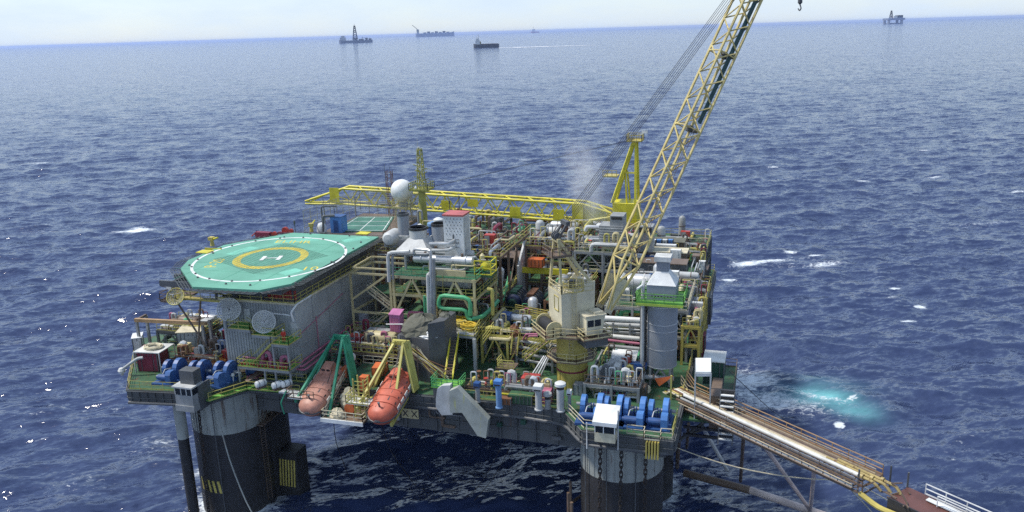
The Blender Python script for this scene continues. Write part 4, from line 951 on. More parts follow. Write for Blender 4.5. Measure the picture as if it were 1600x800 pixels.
t = T('pipe_arch', 'pink bent ventilation pipe beside the dark red container', 'pipe', (-43.4, -30.4, 20.05)); MB().path([(0, 0, 0), (0, 0, 1.5), (.9, .6, 2.4), (1.6, 1.2, 2.5)], .22, 8, bend=.5).build('pipe', 'pink', t, smooth=True, local=True); MB().lathe([(.35, 0), (.35, .1)], (0, 0, 0), 10).build('flange', 'maroon', t, local=True)
t = T('vent_pipe', 'grey bent ventilation pipe at the left wing edge', 'pipe', (-41.4, -35.0, 20.05)); MB().path([(-.8, 0, .1), (-.8, 0, .9), (1.3, 1.0, 2.4), (1.9, 1.3, 2.4)], .2, 8, bend=.4).build('pipe', 'light_grey', t, smooth=True, local=True); MB().lathe([(.42, -.3), (.5, 0), (.3, .35)], (-.8, 0, .8), 10).build('valve', 'white_worn', t, local=True)
t = T('walkway_plank', 'long brown gangplank leaning from the deck up to the balcony', 'gangplank', (-22, -34, 20)); MB().bar(P(385, 596, 20.3), P(432, 562, 22.0), .8, .12).build('plank', 'brown', t); m = MB(); m.tube(P(385, 592, 20.6), P(432, 558, 22.3), .04, 4); m.build('handrail', 'rust', t)
def liferaft(px, py, label, first=None):
    p = P(px, py, 20.25)
    if first: return dup(first, p, R(62), label)
    t = T('life_raft_canister', label, 'life raft', p, 'white life raft canisters', R(62))
    MB().lathe([(.1, -.75), (.36, -.7), (.45, -.55), (.45, .55), (.36, .7), (.1, .75)], (0, 0, .45), 14, 'X').build('shell', 'white', t, smooth=True, local=True)
    m = MB()
    for x in (-.35, .35): m.tube((x - .04, 0, .45), (x + .04, 0, .45), .47, 14)
    m.build('strap', 'dark_grey', t, local=True); m = MB().box(-.6, -.3, -.2, .6, .3, .05); m.build('cradle', 'brown', t, local=True); return t
lr = liferaft(408, 604, 'white life raft canister standing nearest the grey winch cabin'); liferaft(434, 606, 'white life raft canister in the middle of the three by the railing', lr); liferaft(448, 604, 'white life raft canister closest to the faded lifeboat', lr)
m = MB()
for i in range(5): p = P(443 + i * 5.5, 611 + i * .6, 20.15); m.obox(p, (.28, .1, 0), (.08, .45, 0), (0, 0, .12))
tag(m.build('cable_protector', 'white_worn'), 'row of white rubber blocks beside the life raft canisters', 'fender')
t = T('deck_light_mast', 'short white post with a bright round lamp globe on the green deck edge', 'lamp', P(365, 597, 20.05)); MB().tube((0, 0, 0), (0, 0, .8), .07, 6).build('post', 'white', t, local=True); MB().lathe([(.02, .75), (.24, .9), (.27, 1.05), (.2, 1.25), (.02, 1.32)], (0, 0, 0), 12).build('globe', 'white', t, smooth=True, local=True)
m = MB().path([P(367, 590, 20), P(367, 582, 21.3), P(376, 582, 21.3), P(377, 590, 20)], .09, 6, bend=.2); tag(m.build('pipe_bracket', 'white'), 'white bent pipe frame beside the lamp globe', 'pipe')

# ------------------------------------------------------------------ lifeboats on slanted davits
def lifeboat(label, cx, mat, y0=-37.2, zb=18.8, y1=-29.6, zs=21.3, hw=1.75):
    bow, st = Vector((cx, y0, zb)), Vector((cx, y1, zs)); L = (st - bow).length; ang = math.atan2(zs - zb, y1 - y0)
    t = T('lifeboat', label, 'lifeboat', bow, 'enclosed lifeboats'); t.rotation_euler = (ang, 0, 0)
    # local: +Y runs from bow to stern
    m = MB(); n = 16; ks = [(0, .30, .35, .3), (.03, .58, .75, .6), (.09, .82, .95, .9), (.22, .97, 1.08, 1.05), (.45, 1, 1.12, 1.1), (.7, 1, 1.14, 1.12), (.9, .97, 1.1, 1.1), (1, .86, 1.0, 1.0)]
    vs = []; fs = []
    for y, w, up_, dn in ks:
        for i in range(n):
            a = 2 * math.pi * i / n; x, z = math.cos(a), math.sin(a)
            x = math.copysign(abs(x) ** .75, x); zz = (math.copysign(abs(z) ** .8, z)) * (up_ * 1.35 if z > 0 else dn * 1.15)
            vs.append((hw * w * x * (1 if z > -.2 else .82), y * L, zz))
    for k in range(len(ks) - 1):
        for i in range(n): fs.append((k * n + i, k * n + (i + 1) % n, (k + 1) * n + (i + 1) % n, (k + 1) * n + i))
    fs.append(tuple(range(n))[::-1]); fs.append(tuple(range((len(ks) - 1) * n, len(ks) * n)))
    m.add(vs, fs); m.build('hull', mat, t, smooth=True, local=True)
    m = MB(); pts = [(hw * w * 1.02 * sg, y * L, 0) for sg, seq in ((1, ks[::-1]), (-1, ks)) for y, w, u, d in seq]
    m.path(pts, .1, 6, bend=.3); m.build('rubbing_strake', 'dark_grey', t, local=True)
    m = MB()
    for y in (.25, .40, .55, .70, .85):
        pts = [(hw * 1.0 * math.copysign(abs(math.cos(a)) ** .75, math.cos(a)), y * L, 1.52 * abs(math.sin(a)) ** .8 + .02) for a in [R(10 + 16 * i) for i in range(11)]]
        m.path(pts, .045, 4, bend=.1)
    for x in (-.55, .55): m.path([(x, .15 * L, 1.32), (x, .9 * L, 1.52)], .06, 4)
    m.build('roof_rib', mat, t, local=True)
    m = MB()
    for x in (-.95, .95): m.path([(x, .12 * L, 1.12), (x, .3 * L, 1.25), (x, .93 * L, 1.28)], .05, 4)
    m.build('gutter', 'brown', t, local=True)
    m = MB(); frustum(m, (0, .84 * L, 1.4), (.85, 0, 0), (0, .9, 0), (0, .86 * L, 2.2), (.62, 0, 0), (0, .65, 0)); tw = m.build('steering_tower', mat, t, local=True)
    m = MB()
    for x in (-.35, .35): m.box(x - .22, .86 * L - .86, 1.75, x + .22, .86 * L - .8, 2.05)
    m.build('window', 'glass', tw, local=True)
    m = MB(); m.slab([(-.34, -.02, .1), (.34, -.02, .1), (.28, .11 * L, .98), (-.28, .11 * L, .98)], (0, -.06, .12)); m.build('bow_hatch', 'dark_grey', t, local=True)
    MB().slab([(-.12, .02 * L, -.3), (-.12, .4 * L, -1.25), (-.12, .95 * L, -1.45), (-.12, .9 * L, -1.1), (-.12, .3 * L, -.9)], (.24, 0, 0)).build('keel', 'rust', t, local=True)
    m = MB()
    for y in (.35, .5, .66): m.obox((.75, y * L, 1.32), (.22, 0, -.1), (0, .3, 0), (.03, 0, .06))
    m.build('hatch', 'dark_grey', t, local=True)
    m = MB()
    for y in (.3, .42, .54, .66, .78):
        for sg in (-1, 1): m.obox((hw * .80 * sg, y * L, 1.0), (.04, 0, -.05 * sg), (0, .18, 0), (.03, 0, .1))
    m.build('window', 'glass', t, local=True)
    for y in (.16, .93): MB().bar((0, y * L, 1.2), (0, y * L, 1.95), .16).lathe([(.16, 0), (.16, .12)], (0, y * L, 1.9), 8).build('lifting_hook', 'dark_grey', t, local=True)
    m = MB()
    for sg in (-1, 1):
        pts = [(hw * 1.02 * sg, (.2 + .06 * i) * L, .28 if i % 2 else .12) for i in range(12)]; m.path(pts, .025, 4)
    m.build('grab_line', 'canvas', t, local=True)
    m = MB()
    for y in (.3, .45, .6, .75): m.obox((hw * .99, y * L, .55), (.03, 0, 0), (0, .42, 0), (0, 0, .2)); m.obox((-hw * .99, y * L, .55), (.03, 0, 0), (0, .42, 0), (0, 0, .2))
    m.build('grab_strip', 'white_worn', t, local=True)
    return t
lifeboat('faded pink orange lifeboat under the green davit', -12.4, 'boat_faded', hw=1.9)
lifeboat('strong red orange lifeboat under the yellow davit beside the X X board', -2.8, 'boat_orange', hw=1.95)
def davit(label, cx, mat, dark):
    t = T('lifeboat_davit', label, 'davit', (cx, -30, 20), 'lifeboat davits')
    ap = Vector((cx - .1, -29.0, 26.0))
    m = MB()
    for k, e in ((-1, -3.0), (1, 2.6)):
        b0 = Vector((cx + e, -33.6, 19.2)); m.slab([ap + Vector((k * .5, -.5, .2)), ap + Vector((k * .9, .5, .2)), Vector((cx + e * .95, -31.0, 20.5)) + Vector((0, .9, 0)), Vector((cx + e * .95, -31.0, 20.5)) - Vector((0, .7, 0))], (.28 * k, 0, 0))
    m.build('side_plate', mat, t)
    m = MB()
    for k, e in ((-1, -3.0), (1, 1.5)):
        m.bar(ap + Vector((k * .6, -.3, 0)), (cx + e, -36.2, 19.8 if k < 0 else 18.0), .3, .36)
        m.bar((cx + e, -36.2, 19.8 if k < 0 else 18.0), (cx + e * .96, -31, 19.4), .3)
    m.build('boom_arm', mat, t)
    m = MB().bar(ap - Vector((.8, 0, 0)), ap + Vector((.9, 0, 0)), .5, .6); m.bar(ap + Vector((-.8, -.3, -1.0)), ap + Vector((.9, -.3, -1.0)), .2); m.build('head_beam', mat, t)
    m = MB()
    for k in range(6): a = k * .2; m.bar(ap + Vector((-1.2 + .5 * k, -.6, .3)), ap + Vector((-1.0 + .45 * k, .2, -1.6)), .07)
    for i in range(9): m.bar((cx - 2.6, -28.5 + i * .2, 20.2 + i * .35), (cx - 2.1, -28.5 + i * .2, 20.3 + i * .35), .06)
    m.build('lacing', mat, t)
    m = MB().tube(ap + Vector((0, -.2, -.4)), (cx, -30.6, 23.6), .05, 4); m.tube(ap + Vector((.3, -.2, -.4)), (cx + .2, -34.8, 20.3), .04, 4); m.build('fall_wire', 'wire', t)
    m = MB().lathe([(.55, -.5), (.55, -.42), (.35, -.4), (.35, .4), (.55, .42), (.55, .5)], (cx - 2.2, -29.4, 21.0), 14, 'X'); m.build('winch_drum', dark, t)
    return t
davit('dark green lifeboat davit with a pointed head over the faded lifeboat', -11.6, 'davit_green', 'davit_green')
davit('yellow lifeboat davit with a pointed head over the red lifeboat', -3.0, 'tarp_green' if False else 'rail_yellow', 'ochre')
# embarkation platform between the boats
t = T('boat_platform', 'white edged boarding platform between the two lifeboats', 'platform', (-7.5, -34, 18.5))
MB().box(-10.6, -37.0, 18.0, -5.0, -31.2, 18.25).build('floor', 'brown', t)
m = MB().box(-10.7, -37.15, 17.9, -4.9, -37.0, 18.4); m.build('edge_beam', 'white', t)
MB().rail([(-10.6, -31.4, 18.3), (-10.6, -36.9, 18.3), (-5.0, -36.9, 18.3), (-5.0, -31.4, 18.3)], r=.055, gap=1.1).build('railing', 'canvas', t)
m = MB().rail([(-10.5, -36, 18.3), (-10.4, -29.5, 21.6)], r=.06, gap=.9); m.build('stair_railing', 'canvas', t)
m = MB()
for i in range(12): m.box(-10.4, -35.6 + i * .5, 18.5 + i * .25, -9.6, -35.2 + i * .5, 18.56 + i * .25)
m.build('stair', 'brown', t)
t = T('ladder_tower', 'yellow green ladder tower standing on the boarding platform', 'ladder', (-5.7, -35, 18.3))
m = MB()
for x, y in ((-6.6, -35.6), (-5.2, -35.6), (-6.6, -34.4), (-5.2, -34.4)): m.bar((x, y, 18.3), (x, y, 23.4), .16)
for i in range(10): z = 18.6 + i * .5; m.bar((-6.6, -35.6, z), (-5.2, -35.6, z), .08); m.bar((-5.2, -35.6, z), (-5.2, -34.4, z), .07)
m.build('frame', 'rail_yellow', t); MB().box(-7.4, -36.3, 20.3, -4.4, -34.2, 20.4).build('landing', 'white_worn', t); MB().rail([(-7.4, -34.2, 20.4), (-7.4, -36.3, 20.4), (-4.4, -36.3, 20.4)], r=.05, gap=.8).build('railing', 'rail_yellow', t)
tag(lump((-8.8, -36.0, 18.25), (1.05, .75, 1.1), seed=11, amp=.35).build('canvas_bundle', 'canvas'), 'cream canvas bundle at the outer edge of the boarding platform', 'tarpaulin')
tag(lump((-8.6, -32.9, 18.3), (1.5, 1.1, 2.3), seed=12, amp=.35).build('canvas_bundle', 'canvas'), 'large cream canvas bundle in the middle of the boarding platform', 'tarpaulin')
tag(lump((-4.6, -33.3, 18.3), (.8, .8, 2.1), seed=14, amp=.4).build('canvas_bundle', 'white_worn'), 'whitish canvas bundle against the red lifeboat', 'tarpaulin')
t = T('hose_reel', 'orange hose reel on the boarding platform between the boats', 'hose reel', (-7.6, -35.0, 18.25)); MB().lathe([(.7, -.3), (.7, -.24), (.45, -.2), (.45, .2), (.7, .24), (.7, .3)], (0, 0, .9), 16, 'Y').build('reel', 'orange', t, local=True); MB().box(-.5, -.3, 0, .5, .3, .4).build('base', 'rust', t, local=True)
box_thing('rescue_box', 'bright orange equipment box on the deck behind the yellow davit', 'box', (-6.3, -28.8, 21.4), (1.6, 2.0, 1.1), 'orange', 10, door=False, trim='rust')
box_thing('rescue_box', 'orange red locker standing on the boarding platform beside the cream bundle', 'locker', (-7.0, -31.9, 20.3), (1.0, 1.0, 1.9), 'orange', 0, trim='rust')
box_thing('rescue_box', 'small orange cabinet between the green davit and the faded boat', 'locker', (-10.6, -30.0, 21.0), (.9, 1.2, 1.3), 'orange', 0, door=False, trim='rust')
t = T('work_platform', 'raised green floored work platform behind the lifeboats', 'platform', (-7, -28.5, 20)); MB().box(-10, -30.4, 21.2, -4.2, -26.2, 21.4).build('floor', 'deck_green', t); MB().rail([(-10, -26.2, 21.4), (-4.2, -26.2, 21.4), (-4.2, -30, 21.4)], r=.05).build('railing', 'canvas', t)
m = MB()
for x, y in ((-9.8, -30.2), (-4.4, -30.2), (-9.8, -26.4), (-4.4, -26.4)): m.bar((x, y, 20), (x, y, 21.2), .2)
m.build('post', 'brown', t)
m = MB().lathe([(.05, 0), (.45, .05), (.5, .6), (.3, .9), (.05, 1)], (-10.9, -27.6, 22.3), 12); tag(m.build('white_drum', 'white', smooth=True), 'round white drum beside the green davit head', 'drum')
# bow landing of the faded boat
t = T('boarding_step', 'small grating step at the bow of the faded lifeboat', 'platform', (-14.6, -36, 19.6)); MB().box(-15.6, -36.4, 20.2, -11.8, -35.2, 20.35).build('floor', 'white_worn', t); MB().rail([(-15.6, -35.2, 20.35), (-15.6, -36.4, 20.35), (-11.8, -36.4, 20.35)], r=.05, gap=.9).build('railing', 'brown', t)
m = MB().path([(-16.0, -36.8, 18.2), (-16.2, -37.0, 19.8), (-15.4, -36.8, 21.4)], .09, 6); m.build('guide_hoop', 'davit_green', t)
# X X board
t = T('number_board', 'yellow board lettered X X on the hull below the red lifeboat', 'sign', P(643, 644, 17.7) + Vector((0, -.5, 0)))
MB().obox(P(643, 644, 17.7) + Vector((0, -.45, 0)), (1.15, 0, 0), (0, .06, 0), (0, 0, .62)).build('board', 'cream', t)
letters('X X', 1.25, P(643, 644, 17.7) + Vector((0, -.535, -.02)), (1, 0, 0), (0, 0, 1), 'soot', 'lettering', t, .01)
# pale slanted chute
t = T('escape_chute', 'pale slanted steel chute casing sticking out of the hull side', 'chute', (6, -32, 18))
pts = [PY(px, py, -33.2) for px, py in ((702, 611), (714, 606), (763, 656), (759, 685), (746, 681), (722, 645), (703, 645))]
MB().slab(pts, (0, .9, 0)).build('fin', 'white_stain' if 'white_stain' in MATS else 'white_worn', t)
pts = [PY(px, py, -32.3) for px, py in ((681, 622), (683, 608), (690, 603), (703, 602), (707, 648), (690, 649), (681, 636))]
MB().slab(pts, (0, .8, 0)).build('rounded_plate', 'light_grey', t)
t = T('ladder_landing', 'green railed landing at the foot of the yellow ladder', 'platform', (3.5, -30, 21)); MB().box(1.9, -31.4, 21.3, 5.6, -28.8, 21.5).build('floor', 'bright_green', t); MB().rail([(1.9, -28.8, 21.5), (1.9, -31.4, 21.5), (5.6, -31.4, 21.5), (5.6, -28.8, 21.5)], r=.05, gap=.8, bars=(1, .66, .33)).build('railing', 'rail_green' if 'rail_green' in MATS else 'davit_green', t); m = MB().box(2.1, -31.2, 20, 5.4, -29, 21.3); m.build('skirt', 'dark_grey', t)

# ventilator posts along the front edge
def ventilator(px, py, h, r, body, head, label, kind, z=20.03):
    p = P(px, py, z); t = T('ventilator', label, 'ventilator', p, 'ventilators along the front edge')
    MB().lathe([(r * 1.25, 0), (r * 1.25, .12), (r, .16), (r, h)], (0, 0, 0), 14).build('pipe', body, t, smooth=True, local=True)
    if kind == 'goose': m = MB().box(-r * 1.25, -r * 1.5, h - .1, r * 1.25, r * 1.2, h + .55); m.build('head', head, t, local=True); MB().box(-r * 1.05, -r * 1.54, h - .05, r * 1.05, r * -1.5, h + .15).build('opening', 'soot', t, local=True)
    else: MB().lathe([(r * 1.05, h), (r * 1.5, h + .1), (r * 1.45, h + .4), (r * .7, h + .6)], (0, 0, 0), 14).build('head', head, t, smooth=True, local=True); MB().lathe([(r * 1.02, h - .35), (r * 1.02, h)], (0, 0, 0), 14).build('opening', 'soot', t, local=True)
    return t
ventilator(747, 628, 2.1, .3, 'grey', 'blue_dark', 'slim grey ventilator with a dark blue head beside the pale chute', 'goose')
ventilator(780, 637, 3.1, .36, 'blue_pale' if 'blue_pale' in MATS else 'blue', 'blue', 'tallest ventilator, blue from foot to head', 'goose')
ventilator(842, 640, 2.7, .42, 'light_grey', 'white', 'grey ventilator with a white box head next to the pink casing', 'goose')
ventilator(856, 638, 1.6, .36, 'grey', 'light_grey', 'short grey ventilator beside the pink casing', 'round')
ventilator(876, 642, 3.2, .46, 'light_grey', 'white', 'pale ventilator with a wide white mushroom head by the blue windlasses', 'round')
ventilator(890, 642, 2.2, .22, 'grey', 'white', 'thin grey ventilator nearest the blue windlasses', 'goose')
ventilator(769, 618, 1.5, .14, 'rail_yellow', 'yellow', 'thin yellow post vent between the two blue headed ventilators', 'round')
box_thing('casing', 'pink square casing between the grey ventilators', 'casing', P(852, 628, 20.05), (1.6, 1.2, 1.7), 'pink', 0, door=False, trim='maroon')
t = T('hatch_cover', 'long yellow topped hatch between the ventilators', 'hatch', P(795, 620, 20.05)); MB().box(-1.4, -.5, 0, 1.4, .5, .5).build('coaming', 'deck_green', t, local=True); MB().box(-1.5, -.6, .5, 1.5, .6, .62).build('cover', 'yellow', t, local=True)
for i, (px, py, w, d, h, mt, lab) in enumerate(((815, 628, 3.0, 1.4, 1.1, 'deck_green', 'green locker on the deck edge between the ventilators'), (790, 630, 1.6, .9, .8, 'rust', 'rusty manifold box at the deck edge'), (735, 622, 1.4, 1, .9, 'engine_green', 'dark green box beside the pale chute'), (905, 615, 1.2, 1.2, 1.4, 'grey', 'grey pedestal box at the foot of the cream crane'))):
    box_thing('deck_locker', lab, 'locker', P(px, py, 20.05), (w, d, h), mt, 0, 'lockers on the front deck', door=False)
for px, py, sd, sz, lab in ((942, 607, 31, (1.7, 1.2, 1.5), 'cream canvas heap behind the blue windlasses nearer the crane'), (998, 610, 32, (1.6, 1.1, 1.3), 'cream canvas cover behind the blue windlasses nearer the grey tower')):
    p = P(px, py, 20.05); tag(lump(tuple(p), sz, seed=sd, amp=.2).build('canvas_cover', 'canvas'), lab, 'tarpaulin')
box_thing('winch_motor', 'rusty box with a canvas top behind the windlasses near the grey tower', 'motor', P(996, 618, 20.05), (2.2, 1.4, 1.5), 'brown', 0, door=False)
pts = [P(1023, 592, 21.5), P(1052, 588, 22.2), P(1030, 604, 20.6)]
m = MB().slab(pts, (0, 0, .06)); tag(m.build('tarpaulin_sheet', 'orange'), 'loose orange tarpaulin sheet beside the gangway head', 'tarpaulin')
# ------------------------------------------------------------------ process modules on the main deck
PIPE_COL = ['rail_yellow'] * 3 + ['grey'] * 5 + ['light_grey'] * 4 + ['cream'] * 4 + ['brown'] * 4 + ['rust'] * 2 + ['pipe_green'] * 2 + ['silver'] * 2 + ['white_worn'] + ['pink', 'ochre', 'dark_grey', 'dark_grey', 'maroon']
def module(label, x0, x1, y0, y1, levels, frame='brown', npipe=40, nves=4, nbox=5, seed=1, step=4.2, brace=True, open_top=True, rails='rail_yellow', cat='process module', deck_mats=None, railsides='frb', rise=2.2):
    rr = random.Random(seed)
    t = T('process_module', label, cat, ((x0 + x1) / 2, (y0 + y1) / 2, 20.03), 'process modules on the main deck')
    nx = max(1, round((x1 - x0) / step)); ny = max(1, round((y1 - y0) / step)); top = levels[-1]
    xs = [x0 + (x1 - x0) * i / nx for i in range(nx + 1)]; ys = [y0 + (y1 - y0) * i / ny for i in range(ny + 1)]
    m = MB()
    for i, x in enumerate(xs):
        for j, y in enumerate(ys):
            if i in (0, nx) or j in (0, ny) or rr.random() < .5: m.box(x - .16, y - .16, 20.03, x + .16, y + .16, top)
    for z in levels:
        for y in ys: m.box(x0, y - .12, z - .42, x1, y + .12, z - .06)
        for x in xs: m.box(x - .11, y0, z - .40, x + .11, y1, z - .08)
    m.build('frame', frame, t)
    if brace:
        m = MB(); zs = [20.03] + list(levels)
        for z0, z1 in zip(zs, zs[1:]):
            for i in range(nx):
                if rr.random() < .45:
                    a, b = ((xs[i], z0), ((xs[i] + xs[i + 1]) / 2, z1 - .4)); m.bar((a[0], y0 - .02, a[1]), (b[0], y0 - .02, b[1]), .18); m.bar((xs[i + 1], y0 - .02, z0), (b[0], y0 - .02, b[1]), .18)
            for j in range(ny):
                if rr.random() < .4: m.bar((x1 + .02, ys[j], z0), (x1 + .02, ys[j + 1], z1 - .4), .18)
        m.build('brace', frame, t)
    dm = deck_mats or ['deck_green'] * len(levels)
    for z, mt in zip(levels, dm):
        if mt is None: continue
        m = MB()
        for i in range(nx):
            for j in range(ny):
                if rr.random() < .62: m.box(xs[i] + .02, ys[j] + .02, z - .06, xs[i + 1] - .02, ys[j + 1] - .02, z)
        m.build('deck_plate', mt, t)
    for z in levels:
        pts = {'f': [(x0, y0, z), (x1, y0, z)], 'r': [(x1, y0, z), (x1, y1, z)], 'b': [(x0, y1, z), (x1, y1, z)], 'l': [(x0, y0, z), (x0, y1, z)]}
        for sd_ in railsides:
            if rr.random() < .95: MB().rail(pts[sd_], r=.04, gap=1.8).build('railing', rails, t)
    floors = [20.03] + list(levels)
    W, H = x1 - x0, y1 - y0
    for k in range(npipe):
        fl = rr.choice(floors if rr.random() < .55 else floors[-1:]); nxt = [z for z in floors if z > fl + .1]; cap = (nxt[0] - fl - .5) if nxt else rise
        h = fl + rr.uniform(.3, max(.5, cap)); r = rr.choice((.07, .07, .09, .11, .13, .16, .2, .27, .33) if k % 3 else (.06, .08, .1))
        x, y = rr.uniform(x0 + .3, x1 - .3), rr.uniform(y0 + .3, y1 - .3) if rr.random() < .6 else y0 + rr.uniform(.1, 1.2)
        L = rr.uniform(2, 6)
        if rr.random() < .55:
            xb = min(x1 - .2, x + L); pts = [(x, y, fl), (x, y, h), (xb, y, h)]
            if rr.random() < .6: pts.append((xb, y, max(fl, h - rr.uniform(.6, 2.5))))
            elif rr.random() < .5: yb = min(y1, y + rr.uniform(1, 4)); pts += [(xb, yb, h), (xb, yb, fl)]
        else:
            yb = min(y1 - .2, y + L * 1.3); pts = [(x, y, fl), (x, y, h), (x, yb, h), (x, yb, fl + .1)]
        if rr.random() < .2 and not nxt: pts = [(x, y, fl), (x, y, h + 1.5), (x + .7, y, h + 1.5), (x + .7, y, h)]
        MB().path(pts, r, 7 if r > .12 else 5).build('pipe', rr.choice(PIPE_COL), t, smooth=True)
    for k in range(nves):
        fl = rr.choice(floors[1:] if k % 2 else floors); r = rr.uniform(.5, .95); L = rr.uniform(2.5, 5); x, y = rr.uniform(x0 + 1, max(x0 + 1.1, x1 - L)), rr.uniform(y0 + 1, y1 - 1)
        if y - r < y0: y = y0 + r + .1
        c = (x, y, fl + r + .5)
        if rr.random() < .65:
            v = MB().lathe([(.1, -.25), (r * .8, -.1), (r, .15), (r, L - .15), (r * .8, L + .1), (.1, L + .25)], c, 16, 'X').build('vessel', rr.choice(['silver', 'light_grey', 'grey', 'white_worn', 'cream', 'brown']), t, smooth=True)
            m = MB()
            for q in (.25, .75): m.tube((x + L * q - .06, y, c[2]), (x + L * q + .06, y, c[2]), r + .04, 16); m.box(x + L * q - .12, y - r * .7, fl, x + L * q + .12, y + r * .7, c[2] - r * .6)
            m.build('saddle', 'brown', v)
        else:
            v = MB().lathe([(.1, 0), (r, .3), (r, L * .7), (r * .7, L * .7 + .35), (.15, L * .7 + .5)], (x, y, fl + .3), 16).build('vessel', rr.choice(['silver', 'light_grey', 'grey', 'tower_grey', 'white_worn']), t, smooth=True)
            MB().lathe([(r + .05, L * .4), (r + .05, L * .4 + .1)], (x, y, fl + .3), 16).build('band', 'brown', v)
    for k in range(nbox):
        fl = rr.choice(floors); w, d, h = rr.uniform(.7, 2.2), rr.uniform(.7, 1.8), rr.uniform(.7, 1.8); x, y = rr.uniform(x0 + .3, x1 - w - .2), rr.uniform(y0 + .3, y1 - d - .2)
        b = MB().box(x, y, fl, x + w, y + d, fl + h).build('equipment_box', rr.choice(['grey', 'light_grey', 'white_worn', 'brown', 'dark_grey', 'cream', 'blue_dark', 'red', 'engine_green']), t)
        MB().box(x + .1, y - .05, fl + .15, x + w * .55, y, fl + h - .12).build('door', 'grey', b)
    for k in range(max(2, npipe // 9)):     # valves with hand wheels
        fl = rr.choice(floors); x, y = rr.uniform(x0 + .5, x1 - .5), y0 + rr.uniform(.2, 2.5)
        MB().lathe([(.2, 0), (.24, .3), (.1, .45), (.08, .85), (.32, .9), (.32, .96)], (x, y, fl + .3), 8).build('valve', rr.choice(['red', 'rust', 'blue_dark', 'brown', 'cream']), t)
    for k in range(3):
        z = rr.choice(floors[1:]) - .7; y = y0 + rr.uniform(-.05, 1.5); MB().box(x0, y, z, x1, y + .5, z + .08).build('cable_tray', 'light_grey', t)
    return t
def stairs(t, p, q, w=.9, rail='rail_yellow', tread='brown', h=1.0):
    """one flight from p (low) up to q"""
    p, q = Vector(p), Vector(q); d = q - p; s_ = Vector((-d.y, d.x, 0)).normalized() * w / 2; k = max(3, int(abs(d.z) / .25)); m = MB()
    for sg in (-1, 1): m.bar(p + s_ * sg, q + s_ * sg, .06, .24)
    m.build('stringer', rail, t)
    m = MB(); hd = Vector((d.x, d.y, 0)).normalized() * .13
    for i in range(1, k): c = p.lerp(q, i / k); m.obox(c, s_ * .95, hd, (0, 0, .02))
    m.build('tread', tread, t)
    for sg in (-1, 1):
        m = MB(); a, b = p + s_ * sg, q + s_ * sg
        for tt in (1, .55): m.tube(a + Vector((0, 0, h * tt)), b + Vector((0, 0, h * tt)), .045, 4)
        for i in range(max(2, int(d.length / 1.3)) + 1): c = a.lerp(b, i / max(2, int(d.length / 1.3))); m.tube(c, c + Vector((0, 0, h)), .04, 4)
        m.build('handrail', rail, t)
    return t
def catwalk(label, pts, z, w=1.1, rail='rail_yellow', floor='brown', legs=True, zb=20.03, mid=(1, .66, .33)):
    t = T('catwalk', label, 'catwalk', (pts[0][0], pts[0][1], z), 'catwalks and stairs of the deck')
    for a, b in zip(pts, pts[1:]):
        a, b = Vector((*a, z)), Vector((*b, z)); d = (b - a).normalized(); s_ = Vector((-d.y, d.x, 0)) * w / 2
        MB().slab([a - s_, b - s_, b + s_, a + s_], (0, 0, -.12)).build('floor', floor, t)
        for sg in (-1, 1): MB().rail([a + s_ * sg, b + s_ * sg], r=.045, gap=1.4, bars=mid).build('railing', rail, t)
        if legs:
            m = MB(); k = max(1, int((b - a).length / 3.5))
            for i in range(k + 1): c = a.lerp(b, i / k); m.bar((c.x, c.y, zb), (c.x, c.y, z - .1), .18)
            m.build('post', 'grey', t)
    return t

# -- the cream frame with the heat exchangers in front
M1 = T('exchanger_module', 'cream framed three storey module with silver heat exchangers facing the lifeboats', 'process module', (-6, -13, 20.03))
X0, XM, X1, Y0, Y1 = -15.5, -9.1, 3.6, -18.0, -9.0
L2, L3 = 28.9, 31.5
m = MB()
for x in (-9.25, -8.75, -2.5, 3.3):
    for y in (Y0, Y1): m.box(x - .17, y - .17, 20.03, x + .17, y + .17, L3)
for z in (25.0, L2, L3):
    for y in (Y0, -13.5, Y1): m.box(-9.3, y - .15, z - .45, X1, y + .15, z - .07)
    for x in (-9, -2.5, 3.4): m.box(x - .13, Y0, z - .44, x + .13, Y1, z - .08)
m.build('frame', 'cream', M1)
m = MB()
for cx in (-5.9, .5):
    for k in (-1, 1): m.bar((cx, Y0 - .05, L3 - .4), (cx + k * 2.6, Y0 - .05, 26.2), .3)
m.build('brace', 'cream', M1)
m = MB()    # open frame on the left
for x, y in ((X0, Y0), (X0 + .6, Y1 - 3), (-12.6, Y0)): 
    if x != -12.6: m.bar((x, y, 20.03), (x, y, 31.4), .26)
for z in (31.4, 25.6): m.bar((X0, Y0, z), (-9.2, Y0, z), .28); m.bar((X0 + .6, Y1 - 3, z), (-9.2, Y1 - 3, z), .28); m.bar((X0, Y0, z), (X0 + .6, Y1 - 3, z), .28)
m.bar((X0 + .5, Y0, 32.2), (-9.2, Y0, 32.2), .22); m.bar((X0 + .5, Y1 - 3, 32.2), (-9.2, Y1 - 3, 32.2), .22); m.bar((X0 + .5, Y0, 32.2), (X0 + .5, Y1 - 3, 32.2), .22)
m.bar((X0, Y0 - .03, 27.4), (-10, Y0 - .03, 31.2), .3); m.bar((-12.6, Y0 - .03, 23.2), (-10.0, Y0 - .03, 25.4), .28)
m.bar((X0, Y0, 23), (-9.2, Y0, 23), .28); m.build('open_frame', 'cream', M1)
MB().box(X0 + .2, Y0 + .2, 22.8, -9.3, Y1 - 3, 23.0).build('deck_plate', 'deck_green', M1); MB().box(-14.5, -15, 27.5, -9.5, -11, 27.65).build('deck_plate', 'deck_green', M1)
MB().box(-11, Y0 - .3, 25.6, -9, -15, 25.7).build('deck_plate', 'deck_green', M1)
